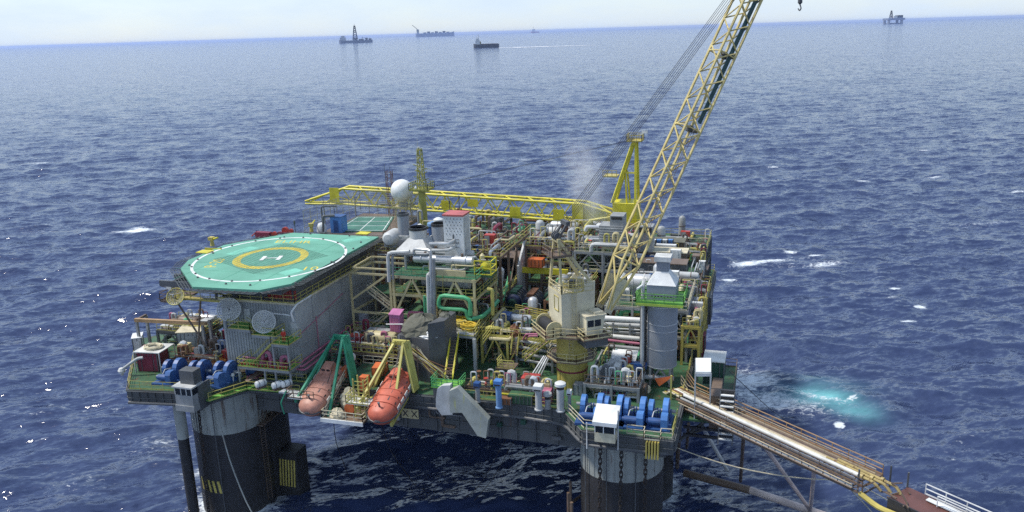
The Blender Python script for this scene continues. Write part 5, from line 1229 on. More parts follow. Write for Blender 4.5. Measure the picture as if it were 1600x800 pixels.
stairs(M1, (-9.8, -16.5, 25.7), (-13.5, -16.5, 28.4), rail='canvas'); stairs(M1, (-13.8, -16.9, 23.0), (-10.2, -16.9, 25.6), rail='canvas')
for z in (25.0, L2, L3): MB().box(-9, Y0 + .2, z - .07, X1, Y1, z).build('deck_plate', 'deck_green', M1)
for z in (L2, L3): MB().rail([(-9, Y0, z), (X1, Y0, z), (X1, Y1, z)], r=.045, gap=1.5).build('railing', 'pipe_green' if z == L3 else 'rail_yellow', M1)
MB().rail([(X0, Y0 - .1, 23), (-9.2, Y0 - .1, 23)], r=.045).build('railing', 'rail_yellow', M1)
MB().rail([(X0, Y0 - 2, 20.03), (X0, -8, 20.03)], r=.045).build('railing', 'rail_yellow', M1)
for (x, y, z, r, L, mt) in ((-6.6, -14.6, 33.1, .62, 8.6, 'silver'), (-5.0, -15.6, 30.2, .78, 6.8, 'light_grey'), (-5.2, -15.8, 27.2, .8, 7.6, 'brown'), (-1.0, -12, 30.2, .7, 4, 'grey'), (-6, -11.5, 33.3, .5, 7, 'light_grey')):
    v = MB().lathe([(.1, -.3), (r * .9, -.28), (r * 1.0, 0), (r, L * .1), (r * 1.18, L * .1), (r * 1.18, L * .1 + .12), (r, L * .1 + .12), (r, L * .88), (r * 1.18, L * .88), (r * 1.18, L * .88 + .12), (r, L * .88 + .12), (r, L), (.1, L + .15)], (x, y, z), 18, 'X').build('heat_exchanger', mt, M1, smooth=True)
    m = MB()
    for q in (.25, .72): m.box(x + L * q - .15, y - r * .8, z - r - .9, x + L * q + .15, y + r * .8, z - r * .5)
    m.build('saddle', 'cream', v)
    m = MB()
    for q in (.17, .82): m.tube((x + L * q, y, z), (x + L * q, y, z + r + .4), .2, 8)
    m.build('nozzle', 'brown', v)
m = MB().box(-2.9, Y0 - .3, 31.9, 2.2, Y0 - .1, 32.7); m.slab([(-2.9, Y0 - .25, 31.5), (-2.6, Y0 - .25, 31.5), (-1.8, Y0 - .25, 32.0), (-2.9, Y0 - .25, 32.0)], (0, .1, 0)); m.build('crane_beam', 'cream', M1)
m = MB().path([PY(608, 440, -18.5), PY(606, 395, -18.5), PY(640, 393, -18.5)], .28, 8); m.build('pipe', 'light_grey', M1, smooth=True)
m = MB().path([PY(614, 436, -18.3), PY(613, 398, -18.3), PY(650, 396, -17)], .2, 8); m.build('pipe', 'grey', M1, smooth=True)
MB().path([PY(673, 520, -18.7), PY(673, 391, -18.7), PY(647, 389, -18), PY(646, 396, -18)], .22, 8).build('pipe', 'silver', M1, smooth=True)
MB().path([PY(679, 525, -18.6), PY(677, 405, -18.6)], .3, 8).build('pipe', 'grey', M1, smooth=True)
MB().path([PY(670, 490, -18.9), PY(668, 430, -18.9), PY(671, 427, -18)], .24, 8).build('pipe', 'light_grey', M1, smooth=True)
MB().path([PY(671, 381, -14), PY(700, 381, -14), PY(712, 374, -12)], .22, 8).build('pipe', 'silver', M1, smooth=True); MB().path([PY(675, 391, -15), PY(701, 391, -15), PY(712, 384, -12)], .22, 8).build('pipe', 'light_grey', M1, smooth=True)
for pts, r in (([(735, 493, -18.8), (735, 466, -18.8), (687, 461, -18.8), (685, 478, -18.8), (692, 482, -18.8), (728, 484, -18.8), (731, 497, -18.8), (738, 500, -18.8)], .3), ([(738, 498, -18.8), (752, 496, -18.2), (766, 484, -16), (778, 470, -13)], .3), ([(664, 490, -18.9), (663, 462, -18.9)], .16), ([(668, 488, -18.9), (667, 464, -18.9)], .16)):
    MB().path([PY(*p) for p in pts], r, 9, bend=.9).build('pipe', 'pipe_green', M1, smooth=True, label='bright green bent pipe')
MB().path([PY(762, 452, -17), PY(769, 452, -17), PY(770, 492, -17)], .26, 8, bend=.5).build('pipe', 'rail_yellow', M1, smooth=True)
MB().path([PY(692, 432, -18.2), PY(692, 462, -18.2)], .04, 4).build('hoist_chain', 'ochre', M1); MB().lathe([(.1, 0), (.3, .15), (.3, .5), (.1, .6)], PY(692, 462, -18.2) - Vector((0, 0, .6)), 8).build('chain_hoist', 'canvas', M1)
rr = random.Random(77)
for k in range(46):
    z0 = rr.choice((23.0, 25.0, 25.0, L2, L3, 20.03)); x, y = rr.uniform(-15 if z0 < 24 else -9, 2.8), rr.uniform(Y0 + .3, Y1 - .5); h = z0 + rr.uniform(.4, 2.4); xb = min(3.2, x + rr.uniform(1, 5)); r = rr.choice((.06, .08, .1, .14, .2))
    MB().path([(x, y, z0), (x, y, h), (xb, y, h), (xb, y + rr.uniform(.5, 2), h), (xb, y + 2, z0)] if k % 2 else [(x, y, z0), (x, y, h), (xb, y, h), (xb, y, z0)], r, 6).build('pipe', rr.choice(PIPE_COL), M1, smooth=True)
m = MB().lathe([(.78, 0), (.78, 2.0), (.6, 2.15)], (-14.4, -17.0, 23.0), 18); vt = m.build('tank', 'tower_grey', M1, smooth=True); MB().tube((-14.4, -17, 25), (-14.4, -17, 26), .1, 6).build('nozzle', 'dark_grey', vt)
t = T('yellow_skid', 'bright yellow skid with a round valve at the top corner of the cream module', 'skid', (3.8, -14.5, 31.5)); m = MB()
for x in (-1.2, 1.2):
    for y in (-1.2, 1.2): m.bar((x, y, 0), (x, y, 2.0), .14)
for z in (.1, 1.0, 2.0): m.bar((-1.2, -1.2, z), (1.2, -1.2, z), .12); m.bar((1.2, -1.2, z), (1.2, 1.2, z), .12); m.bar((-1.2, 1.2, z), (1.2, 1.2, z), .12)
m.build('frame', 'yellow', t, local=True); MB().lathe([(.1, -.6), (.6, -.4), (.6, .4), (.1, .6)], (0, 0, 1), 14, 'Y').build('valve', 'yellow', t, smooth=True, local=True); MB().lathe([(.3, 0), (.35, .5), (.1, .8)], (-.4, 0, 2.0), 10).build('valve_cap', 'cream', t, local=True); MB().box(-1.3, -1.3, -.3, 1.3, 1.3, 0).build('base', 'deck_green', t, local=True)

# -- plant on the roof of the module behind
M2 = module('green floored module carrying the grey exhaust hoods behind the heat exchangers', -16, 4, -8.6, 8, (26.0, 32.2), 'brown', 80, 6, 10, 21, deck_mats=['deck_green', None], railsides='fr', rise=1.9)
def hood(c, label, r, h, base, kind, mat='light_grey', cap='soot'):
    t = T('exhaust_stack', label, 'exhaust', c, 'exhaust stacks on the module roof')
    m = MB()
    if kind == 'hood':
        frustum(m, (0, 0, 0), (base, 0, 0), (0, base, 0), (0, 0, .55), (base, 0, 0), (0, base, 0)); frustum(m, (0, 0, .55), (base, 0, 0), (0, base, 0), (0, 0, 2.1), (r * .92, 0, 0), (0, r * .92, 0)); m.build('hood', mat, t, local=True); z0 = 2.1
    else: m.box(-base, -base, 0, base, base, .9); m.build('base', mat, t, local=True); z0 = .9
    MB().lathe([(r, z0), (r, z0 + h)], (0, 0, 0), 24).build('stack', 'tower_grey' if kind != 'hood' else mat, t, smooth=True, local=True)
    MB().lathe([(r + .06, z0 + h - .02), (r + .08, z0 + h + .35), (r - .1, z0 + h + .35), (r - .1, z0 + h)], (0, 0, 0), 24).build('rim', cap, t, local=True)
    return t
hood(PY(655, 392, -11.0), 'wide pale exhaust hood that tapers up to a short round stack', 1.3, 1.2, 2.6, 'hood')
hood(PY(688, 384, -10), 'round grey exhaust stack with a sooty rim beside the white tower', 1.15, 2.2, 1.3, 'stack')
hood(PY(632, 375, -7), 'tall grey exhaust pipe next to the horizontal tank', .9, 3.0, 1.1, 'stack', cap='dark_grey')
t = T('horizontal_tank', 'pale round ended tank on the module roof beside the tall grey exhaust', 'tank', PY(614, 384, -8)); MB().lathe([(.1, -1.6), (.8, -1.5), (1.15, -1.1), (1.2, 1.2), (.8, 1.5), (.1, 1.6)], (0, 0, 1.3), 20, 'Y').build('shell', 'light_grey', t, smooth=True, local=True); MB().box(-1, -1, 0, 1, 1, .5).build('saddle', 'grey', t, local=True)
t = T('blower', 'dark grey blower on the module roof in front of the tall grey exhaust', 'blower', PY(631, 390, -11)); MB().lathe([(.3, -.6), (.8, -.5), (.8, .5), (.3, .6)], (0, 0, .8), 16, 'Y').build('casing', 'dark_grey', t, smooth=True, local=True); MB().box(-.9, -.6, 0, .9, .6, .25).build('base', 'grey', t, local=True)
for px, py, r, h, lab, mt, cp in ((657, 362, .42, 1.4, 'small white capped vent behind the wide hood', 'light_grey', 'white'), (678, 362, .75, 1.8, 'blue capped vent behind the sooty exhaust stack', 'blue_dark', 'blue_pale'), (686, 360, .6, 2.2, 'dark vent with a white top next to the white tower', 'dark_grey', 'white')):
    p = PY(px, py + 8, -4); t = T('roof_vent', lab, 'vent', p, 'roof vents'); MB().lathe([(r, 0), (r, h)], (0, 0, 0), 14).build('pipe', mt, t, smooth=True, local=True); MB().lathe([(r * 1.25, h), (r * 1.25, h + .4), (r * .5, h + .65)], (0, 0, 0), 14).build('cap', cp, t, local=True)
t = T('enclosed_tower', 'tall narrow white tower with a red roof and rows of small dark vents', 'tower', (-1.6, -11.0, 31.6))
MB().box(-1.5, -1.3, 0, 1.5, 1.5, 7.3).build('wall', 'white', t, local=True); MB().box(-1.6, -1.4, 7.3, 1.6, 1.6, 7.55).build('roof', 'red_roof' if 'red_roof' in MATS else 'red', t, local=True)
m = MB(); rr = random.Random(8)
for j in range(6):
    for i in range(5): x = -1.15 + i * .52 + (.2 if j % 2 else 0); z = 4.6 + j * .45; m.box(x, -1.33, z, x + .1, -1.3, z + .14)
for z in (3.9, 3.5, 3.3, 2.7): m.box(-1.1, -1.33, z, .8, -1.3, z + .06)
m.build('vent_slot', 'dark_grey', t, local=True); MB().box(-.15, -1.36, 3.9, .05, -1.3, 4.6).build('handle', 'dark_grey', t, local=True); MB().box(1.5, -.9, .4, 1.56, 1.0, 7.0).build('side_panel', 'light_grey', t, local=True)

# -- helideck back: court with its cage, radome, mast
t = T('sports_court', 'green painted court with white lines inside a net cage behind the helideck', 'court', (-23.4, 5, 33.0))
q = [P(520, 362, 33), P(558, 339, 33), P(616, 339, 33), P(602, 362, 33)]
MB().slab(q, (0, 0, .08)).build('floor', 'court_green' if 'court_green' in MATS else 'deck_green', t)
def bl(u, v): return (q[0].lerp(q[3], u)).lerp(q[1].lerp(q[2], u), v) + Vector((0, 0, .086))
m = MB()
for u in (.05, .5, .95): m.obox((bl(u, .04) + bl(u, .96)) / 2, (bl(u, .96) - bl(u, .04)) / 2, (.07, 0, 0), (0, 0, .003))
for v in (.05, .35, .65, .95): m.obox((bl(.05, v) + bl(.95, v)) / 2 + Vector((0, 0, .006)), (bl(.95, v) - bl(.05, v)) / 2, (0, .07, 0), (0, 0, .003))
m.build('court_line', 'line_white', t)
MB().box(-29, -6.5, 32.4, -17.2, 13, 32.95).build('base_slab', 'brown', t)
m = MB(); e = [Vector((-30.2, -5.0, 33)), Vector((-29.4, 13, 33)), Vector((-17.5, 13, 33)), Vector((-17.4, 0, 33))]
for a, b, k in ((e[0], e[1], 9), (e[1], e[2], 7), (e[2], e[3], 6)):
    for i in range(k + 1): p = a.lerp(b, i / k); m.tube(p, p + Vector((0, 0, 4.2)), .045, 5)
    for z in (1.4, 2.8, 4.2): m.tube(a + Vector((0, 0, z)), b + Vector((0, 0, z)), .03, 4)
for i in range(8): a = e[0].lerp(e[1], .3 + i * .1); b = e[3].lerp(e[2], i * .14); m.tube(a + Vector((0, 0, 4.2)), b + Vector((0, 0, 4.2)), .04, 4)
m.build('cage_frame', 'net_frame' if 'net_frame' in MATS else 'brown', t)
m = MB()
for a, b in ((e[0], e[1]), (e[1], e[2]), (e[2], e[3])):
    L = (b - a).length
    for i in range(int(L / .45)): p = a.lerp(b, i * .45 / L); m.tube(p, p + Vector((0, 0, 4.2)), .015, 3, cap=False)
    for k in range(10): m.tube(a + Vector((0, 0, k * .45)), b + Vector((0, 0, k * .45)), .015, 3, cap=False)
m.build('net', 'net_frame', t)
rm = T('radome', 'white radome ball on a short grey stand above the court', 'radome', (-19.6, 10, 36.2))
MB().lathe([(.9, 0), (.7, .5), (.7, 1.0)], (0, 0, -1.0), 16).build('stand', 'grey', rm, local=True); r = 1.95; MB().lathe([(r * math.sin(R(a)) if 0 < a < 180 else .02, -r * math.cos(R(a))) for a in range(20, 181, 8)], (0, 0, 1.75), 32).build('dome', 'white', rm, smooth=True, local=True)
m = MB()
for x, y in ((-1.2, -1.2), (1.2, -1.2), (1.2, 1.2), (-1.2, 1.2)): m.bar((x, y, -4), (x * .7, y * .7, -1), .18)
m.box(-1.6, -1.6, -1.15, 1.6, 1.6, -1.0); m.build('tripod', 'cream', rm, local=True); MB().rail([(-1.6, -1.6, -1), (1.6, -1.6, -1), (1.6, 1.6, -1), (-1.6, 1.6, -1)], r=.04, close=True).build('railing', 'rail_yellow', rm, local=True)
ms = T('radio_mast', 'yellow green mast with a cluttered platform and a white radar bar', 'mast', (-15.0, 8, 32))
MB().lathe([(.75, 0), (.6, 6.5)], (0, 0, 0), 14).build('column', 'mast_olive' if 'mast_olive' in MATS else 'ochre', ms, smooth=True, local=True)
MB().box(-1.7, -1.5, 6.6, 1.7, 1.5, 6.75).build('platform', 'mast_olive', ms, local=True); m = MB().rail([(-1.7, -1.5, 6.75), (1.7, -1.5, 6.75), (1.7, 1.5, 6.75), (-1.7, 1.5, 6.75)], r=.06, gap=.7, close=True); m.build('railing', 'mast_olive', ms, local=True)
MB().lattice([(-.55, -.55, 6.7), (.55, -.55, 6.7), (.55, .55, 6.7), (-.55, .55, 6.7)], [(-.3, -.3, 13.6), (.3, -.3, 13.6), (.3, .3, 13.6), (-.3, .3, 13.6)], 10, .09, .05).build('lattice', 'mast_olive', ms, local=True)
m = MB()
for i in range(14): a = R(i * 97); z = 7 + i * .27; m.bar((0, 0, z), (1.3 * math.cos(a), 1.3 * math.sin(a), z + .35), .12)
for i in range(6): a = R(i * 61); z = 11 + i * .45; m.bar((0, 0, z), (.6 * math.cos(a), .6 * math.sin(a), z + .2), .1)
m.build('bracket', 'mast_olive', ms, local=True); MB().obox((.7, 0, 10.1), (1.5, .15, 0), (0, .09, 0), (0, 0, .1)).build('radar_bar', 'white', ms, local=True); MB().lathe([(.2, -.2), (.25, 0), (.1, .3)], (-.4, -1.5, 7.2), 10).build('lamp', 'white', ms, local=True); MB().tube((-.3, 0, 13.6), (-.3, 0, 15.2), .04, 4).build('whip', 'light_grey', ms, local=True); MB().lathe([(.3, 0), (.32, .1)], (-.1, 0, 13.7), 8).build('lamp_ring', 'light_grey', ms, local=True)
t = T('lattice_aerial', 'thin dark rust aerial mast between the radome and the helideck', 'aerial', (-22.8, 12, 33)); MB().lattice([(-.5, -.3, 0), (.5, -.3, 0), (.5, .3, 0), (-.5, .3, 0)], [(-.5, -.3, 8), (.5, -.3, 8), (.5, .3, 8), (-.5, .3, 8)], 10, .05, .03).build('lattice', 'rust', t, local=True)
m = MB()
for x, h in ((-.8, 9.2), (.2, 8.6), (.7, 8.2)): m.tube((x, 0, 5), (x, 0, h), .035, 4)
m.build('whip', 'dark_grey', t, local=True)
for i, (px, py, h) in enumerate(((556, 330, 3.5), (718, 330, 3.8), (703, 332, 3.2), (462, 368, 3.5))):
    p = PY(px, py, 14 if i != 3 else -6); tag(MB().tube(p - Vector((0, 0, 3)), p + Vector((0, 0, h - 1)), .07, 5).tube(p + Vector((0, 0, h - 1.6)), p + Vector((0, 0, h - 1.1)), .16, 6).build('lamp_pole', 'dark_grey'), ('thin dark pole by the yellow boom near its far tip', 'thin dark pole crossing the yellow boom beside the white tower', 'second thin dark pole crossing the yellow boom closer to the mast', 'thin dark pole standing alone behind the far helideck edge')[i], 'pole')
t = T('blue_cabin', 'small blue cabin beside the court cage behind the helideck', 'cabin', PY(529, 345, -1)); MB().box(-1, -1, -1.8, 1, 1, .8).build('wall', 'blue', t, local=True); MB().box(-1.1, -1.1, .8, 1.1, 1.1, .92).build('roof', 'blue_dark', t, local=True); MB().box(-.4, -1.05, -1.6, .4, -1, .3).build('door', 'blue_dark', t, local=True)
m = MB().path([PY(505, 362, -4), PY(505, 338, -4), PY(523, 337, -3)], .2, 5, bend=.1); tag(m.build('davit_arm', 'dark_grey'), 'black right angled davit arm behind the helideck', 'davit')
# -- modules further back and to the right
module('dark cluttered module in the middle of the deck below the yellow boom', 4.6, 12.6, 3, 17, (25, 28.6, 31.0), 'brown', 95, 6, 10, 31, rise=1.5)
module('pipe crowded module behind the cream crane', 12.8, 21.5, 2, 17, (24.5, 28.0, 30.8), 'grey', 95, 6, 10, 32, rails='canvas', rise=1.4)
module('low brown module along the far side below the boom tip end', -16, 4, 9.5, 24, (25.5, 29.4), 'brown', 70, 4, 10, 33, rise=1.6)
module('grey pipe rack module between the cream crane and the grey tower', 20.5, 31.5, -13, -2, (23.6, 27.4), 'grey', 80, 4, 6, 34, rails='canvas', rise=1.6)
module('module of rusty frames along the right edge of the deck', 22.2, 31.8, -1, 14, (23.8, 27.0), 'brown', 80, 4, 8, 35, rise=1.3)
module('far corner module beside the yellow crane', 20.6, 31.5, 16, 31, (24, 27.0), 'dark_grey', 60, 4, 12, 36, rise=1.0)
module('small rusty framed module between the engines and the cream crane', 11.6, 16.6, -12, 1, (24.0, 27.2), 'rust', 60, 3, 4, 37, rise=1.5)
module('far side module under the yellow crane boom root', 5, 13.5, 18.5, 30, (25, 28.6), 'grey', 50, 3, 8, 38, rise=1.2)
module('low brown module of tangled pipes behind the two lifeboats', -15, -5.2, -25.6, -19.2, (22.7,), 'brown', 80, 3, 10, 39, deck_mats=['brown'], rise=1.4)
module('yellow framed pipe platform between the cream exchanger module and the crane pedestal', 4.6, 15.6, -19.4, -10.6, (24.2,), 'rail_yellow', 90, 2, 5, 40, deck_mats=[None], rise=1.0)
module('low grey pipe frame around the blue motors at the foot of the grey tower', 20.6, 27.2, -27.2, -16, (22.0,), 'grey', 70, 1, 5, 41, step=3.2, deck_mats=[None], brace=False, rails='brown', railsides='fr', rise=.8)
module('narrow stack of yellow frames along the right deck edge beyond the tower', 31.0, 33.2, -14, 6, (23, 25.6), 'ochre', 50, 0, 8, 42, step=2.6, rise=1.2)
module('knee high pipe manifold along the front edge behind the ventilators', 5.8, 17.0, -29.3, -27.4, (20.95,), 'brown', 80, 0, 8, 43, step=2.8, deck_mats=[None], brace=False, rails='brown', railsides='f', rise=.7)
module('crowded machinery frame behind the portal on the left wing', -45.5, -37, -23.6, -18.6, (22.4,), 'dark_grey', 70, 3, 10, 44, deck_mats=['brown'], rise=1.0)
module('low pipe frame between the windlasses and the red container on the left wing', -37.6, -30.2, -30.8, -26.6, (21.3,), 'brown', 60, 1, 8, 45, deck_mats=[None], brace=False, rails='rust', railsides='f', rise=.6)
# dark boxed shelter with its tilted side plate
t = T('equipment_shelter', 'dark open fronted shelter with a pale slanted side plate under the boom', 'shelter', (1.0, 2, 26.0))
MB().box(-2.6, 2.2, -2, 3.0, 2.5, 3.6).build('back_wall', 'dark_grey', t, local=True); MB().box(-2.8, -2, -2, -2.5, 2.5, 3.6).build('side_wall', 'dark_grey', t, local=True); MB().box(-2.6, -2, 3.5, 3.0, 2.4, 3.75).build('roof', 'brown', t, local=True)
MB().slab([(3.1, -2.6, -2.2), (3.1, 2.4, -2.2), (3.1, 2.4, 5.6), (3.1, 1.2, 5.6), (3.1, -2.6, 2.6)], (.3, 0, 0)).build('side_plate', 'light_grey', t, local=True); MB().box(-2.6, -2.2, -2.2, 3.0, -2, .2).build('front_sill', 'grey', t, local=True); m = MB().box(-2.3, -1.5, -1.9, 2.6, 1.8, .8); m.build('machine', 'soot', t, local=True)
box_thing('fan_box', 'small bright orange box on a railed platform in the middle of the deck', 'box', PY(838, 416, 1.5), (2.4, 1.6, 1.3), 'orange', 0, door=False, trim='rust')
t = T('louvre_tower', 'tall grey louvred air intake tower in front of the yellow crane', 'intake', (18.0, 6, 29.4)); MB().box(-1.9, -1.6, 0, 1.9, 1.6, 5.0).build('body', 'grey', t, local=True)
m = MB()
for i in range(11): m.box(-1.8, -1.66, .35 + i * .42, 1.8, -1.6, .47 + i * .42)
m.build('louvre', 'light_grey', t, local=True); MB().box(-.2, -1.4, 5.0, 1.9, 1.4, 6.6).build('upper_box', 'grey', t, local=True); MB().box(0, -1.46, 6.0, 1.7, -1.4, 6.45).build('vent', 'soot', t, local=True)
m = MB().path([(-1.7, -.9, 4.6), (-4.0, -.9, 4.6), (-4.2, -.9, 3.9)], .3, 8); m.path([(-1.7, -.9, 2.6), (-4.0, -.9, 2.6), (-4.2, -.9, 1.8)], .3, 8); m.build('duct', 'silver', t, smooth=True, local=True)
t = T('louvre_tower', 'smaller grey intake box half hidden by the raised boom', 'intake', (22.6, 10.5, 29.2)); MB().box(-1.2, -1.2, 0, 1.2, 1.2, 4.2).build('body', 'grey', t, local=True); MB().box(-1, -1.26, 3.2, 1, -1.2, 4.0).build('vent', 'soot', t, local=True)
# sunken bay with the engines
t = T('engine_bay', 'sunken bay with yellow edge beams behind the cream crane', 'platform', (7, -5, 23)); MB().box(3.2, -9.5, 23.0, 11.6, 1.6, 23.2).build('floor', 'dark_grey', t); m = MB().box(4.0, 1.2, 27.0, 11.8, 1.6, 27.9); m.build('edge_beam', 'yellow', t); m = MB()
for x in (3.4, 7.5, 11.4): m.box(x - .15, -9.4, 20.03, x + .15, -9.1, 23.0); m.box(x - .15, 1.2, 20.03, x + .15, 1.5, 27.0)
m.build('post', 'brown', t); m = MB().bar((3.6, -8.5, 23.4), (3.9, 1.3, 27.2), .25); m.build('side_beam', 'ochre', t)
def engine(label, c, mat, head, ln_=4.2, r=1.25):
    t = T('engine', label, 'engine', c, 'engines in the sunken bay'); MB().lathe([(.3, -ln_ / 2 - .2), (r * .8, -ln_ / 2), (r, -ln_ / 2 + .5), (r, ln_ / 2 - .5), (r * .8, ln_ / 2), (.3, ln_ / 2 + .2)], (0, 0, 1.5), 16, 'Y').build('casing', mat, t, smooth=True, local=True)
    m = MB()
    for i in range(7): y = -ln_ / 2 + .5 + i * (ln_ - 1) / 6; m.tube((0, y - .07, 1.5), (0, y + .07, 1.5), r + .12, 10)
    m.build('rib', 'dark_grey', t, local=True); MB().box(-r, -ln_ / 2, 0, r, ln_ / 2, .6).build('base', 'engine_green', t, local=True)
    m = MB(); m.box(-.5, -ln_ / 2 + .4, 2.6, .5, ln_ / 2 - .5, 3.1); m.build('manifold', head, t, local=True)
    MB().lathe([(.5, 0), (.75, .1), (.75, .3), (.2, .5)], (0, -ln_ / 2 - .55, 1.4), 14, 'Y').build('end_cover', head, t, local=True)
    m = MB()
    for k in (-1, 1):
        for i in range(4): y = -ln_ / 2 + .8 + i * .8; m.path([(.3 * k, y, 2.9), (.9 * k, y, 2.7), (1.15 * k, y, 1.9)], .1, 5)
    m.build('branch_pipe', 'dark_grey', t, local=True); return t
engine('dark green and blue engine nearest the bright green pipe', (5.2, -4.6, 23.2), 'engine_blue', 'engine_green'); engine('engine with a rusty brown round end cover in the middle of the bay', (8.0, -5.4, 23.2), 'engine_blue', 'rust'); engine('dark green engine half hidden by the cream crane house', (10.4, -2.2, 23.2), 'engine_green', 'engine_blue', 3.6)
MB_ = MB().path([PY(797, 425, -2), PY(792, 447, -5), PY(789, 452, -6), PY(785, 470, -8)], .26, 8, bend=.5); tag(MB_.build('green_pipe', 'pipe_green', smooth=True), 'bright green pipe bending down beside the engine bay', 'pipe')
for i, (dx, lab) in enumerate(((0, 'silver pipe with a swan neck beside the engine bay, outer one'), (2.2, 'silver pipe with a swan neck beside the engine bay, inner one'))):
    tag(MB().path([PY(768 + dx * 5, 418, -6), PY(777 + dx * 4, 421, -6), PY(775 + dx * 3.6, 440, -6), PY(778 + dx * 3.4, 480, -6)], .28, 8, bend=.6).build('swan_neck_pipe', 'silver', smooth=True), lab, 'pipe', 'swan neck pipes')
# pallet of pipes and rods, pink frame, small stuff at the foot of the crane
# catwalks and stairs
cw = catwalk('yellow railed catwalk from the stair head along the engine bay to the cream crane', [(7.0, -12.8), (15.8, -15.6)], 24.6, 1.3)
MB().rail([(7.2, -11.9, 24.6), (15.6, -14.7, 24.6)], h=1.6, r=.06, gap=1.2, bars=(1, .8, .6, .4, .2)).build('railing', 'ochre', cw)
st = T('stairway', 'long yellow stair climbing from the stores platform towards the engine bay', 'stairs', (6, -25, 24), 'catwalks and stairs of the deck'); stairs(st, P(748, 536, 24.0), P(782, 491, 25.2), 1.2)
st = T('stairway', 'yellow stair flight rising to the walkway round the crane pedestal', 'stairs', (12, -25, 21), 'catwalks and stairs of the deck'); stairs(st, P(818, 562, 22.2), P(858, 530, 24.6), 1.0); MB().box(8.6, -25.6, 22.05, 11.0, -23.4, 22.2).build('landing', 'brown', st); MB().rail([(8.7, -23.5, 22.2), (8.7, -25.5, 22.2), (11, -25.5, 22.2)], r=.05, gap=.9, bars=(1, .66, .33)).build('railing', 'rail_yellow', st); m = MB()
for x, y in ((8.8, -25.4), (10.8, -25.4), (8.8, -23.6)): m.bar((x, y, 20), (x, y, 22.1), .16)
m.build('post', 'brown', st)
st = T('stairway', 'steep yellow stair between the pink frame and the lower landing', 'stairs', (10, -22, 22), 'catwalks and stairs of the deck'); stairs(st, P(803, 555, 22.2), P(806, 532, 24.0), .9)
st = T('stores_platform', 'yellow railed platform stacked with coiled yellow hoses', 'platform', (3.5, -25, 20)); sp = [P(675, 520, 25.0), P(741, 526, 25.0), P(757, 500, 25.0), P(697, 497, 25.0)]
MB().slab(sp, (0, 0, -.35)).build('floor', 'grey', st); MB().rail([sp[0], sp[0].lerp(sp[1], .42)], r=.055, gap=1.1).build('railing', 'yellow_rail' if 'yellow_rail' in MATS else 'rail_yellow', st); MB().rail([sp[0].lerp(sp[1], .62), sp[1]], r=.055, gap=1.1).build('railing', 'rail_yellow', st); MB().rail([sp[0], sp[3]], r=.055, gap=1.1).build('railing', 'canvas', st); MB().rail([sp[1], sp[2]], r=.055, gap=1.1).build('railing', 'rail_yellow', st)
m = MB()
for p in (sp[0], sp[1], sp[2], sp[3]): m.bar((p.x, p.y, 20.03), (p.x, p.y, 24.7), .4)
m.build('post', 'light_grey', st)
lt = T('ship_ladder', 'steep yellow ladder from the green landing up to the stores platform', 'ladder', (3.5, -28, 21.5), 'catwalks and stairs of the deck'); stairs(lt, P(701, 594, 21.5), P(711, 528, 25.0), 1.0, 'yellow', h=.8)
rr = random.Random(15)
def coil(c, r, n_, label, mat, seed):
    rr = random.Random(seed); pts = []
    for i in range(n_): a = i * .5; q = r * (1 + .25 * math.sin(a * .31 + seed)); pts.append(Vector(c) + Vector((q * math.cos(a), q * math.sin(a) * .8, .12 + .9 * i / n_ + rr.uniform(-.08, .08))))
    return tag(MB().path(pts, .13, 5, bend=.1).build('hose_coil', mat), label, 'hose', 'coiled hoses on the stores platform')
p = P(714, 507, 25.0); coil(p, 1.1, 110, 'big coil of yellow hose at the back of the stores platform', 'rope_yellow', 1); p = P(733, 516, 25.0); coil(p, .95, 100, 'loose coil of yellow hose at the stair head of the stores platform', 'rope_yellow', 2); p = P(722, 512, 25.0); coil(p, .7, 50, 'small coil of yellow hose between the two bigger coils', 'ochre', 3)
p = P(690, 521, 25.0); tag(lump(tuple(p), (1.3, .9, .95), seed=21, amp=.3).build('tarpaulin_heap', 'tarp_green'), 'pale green tarpaulin heap at the corner of the stores platform', 'tarpaulin')
p = P(704, 517, 25.0); tag(lump(tuple(p), (.9, .6, .4), seed=22, amp=.4).build('cloth_bundle', 'white_worn'), 'white cloth bundle beside the pale green tarpaulin', 'cloth')
p = P(725, 521, 25.0); tag(lump(tuple(p), (.9, .5, .3), seed=23, amp=.4).build('cloth_bundle', 'light_grey'), 'grey cloth bundle near the top of the yellow ladder', 'cloth')
# dark tower wrapped in sheeting behind the red lifeboat
t = T('wrapped_machine', 'tall dark grey casing draped in olive sheets with a white patch on top', 'machine', (-1, -25, 20))
g0 = [(-4.6, -26.5), (.2, -27.4), (1.2, -22.0), (-3.8, -21.0)]
MB().prism(g0, 20.03, 26.0).build('casing', 'dark_grey', t); MB().prism([(.22, -27.45), (1.9, -25.9), (2.1, -22.2), (1.2, -22.0)], 20.03, 28.2).build('side_duct', 'soot2' if 'soot2' in MATS else 'dark_grey', t)
m = MB()
for i in range(9): x = -4.5 + i * .5; m.box(x, -26.6 - .19 * (i * .5) / 4.8 * 4.8 / 5, 24.2, x + .3, -26.5, 25.9)
m.build('ribbed_panel', 'grey', t)
lump((-1.6, -24.6, 25.9), (3.0, 2.3, 2.4), seed=41, amp=.26, n=22).build('sheet', 'tarp_olive', t); lump((-2.6, -26.9, 23.6), (1.7, .8, 1.6), seed=42, amp=.3).build('sheet', 'tarp_olive', t); lump((-.4, -26.2, 26.0), (1.5, .9, .7), seed=43, amp=.3).build('sheet', 'white', t, label='white plastic sheet'); lump((1.2, -24, 28.1), (.8, .7, .6), seed=44, amp=.3).build('sheet', 'tarp_olive', t)
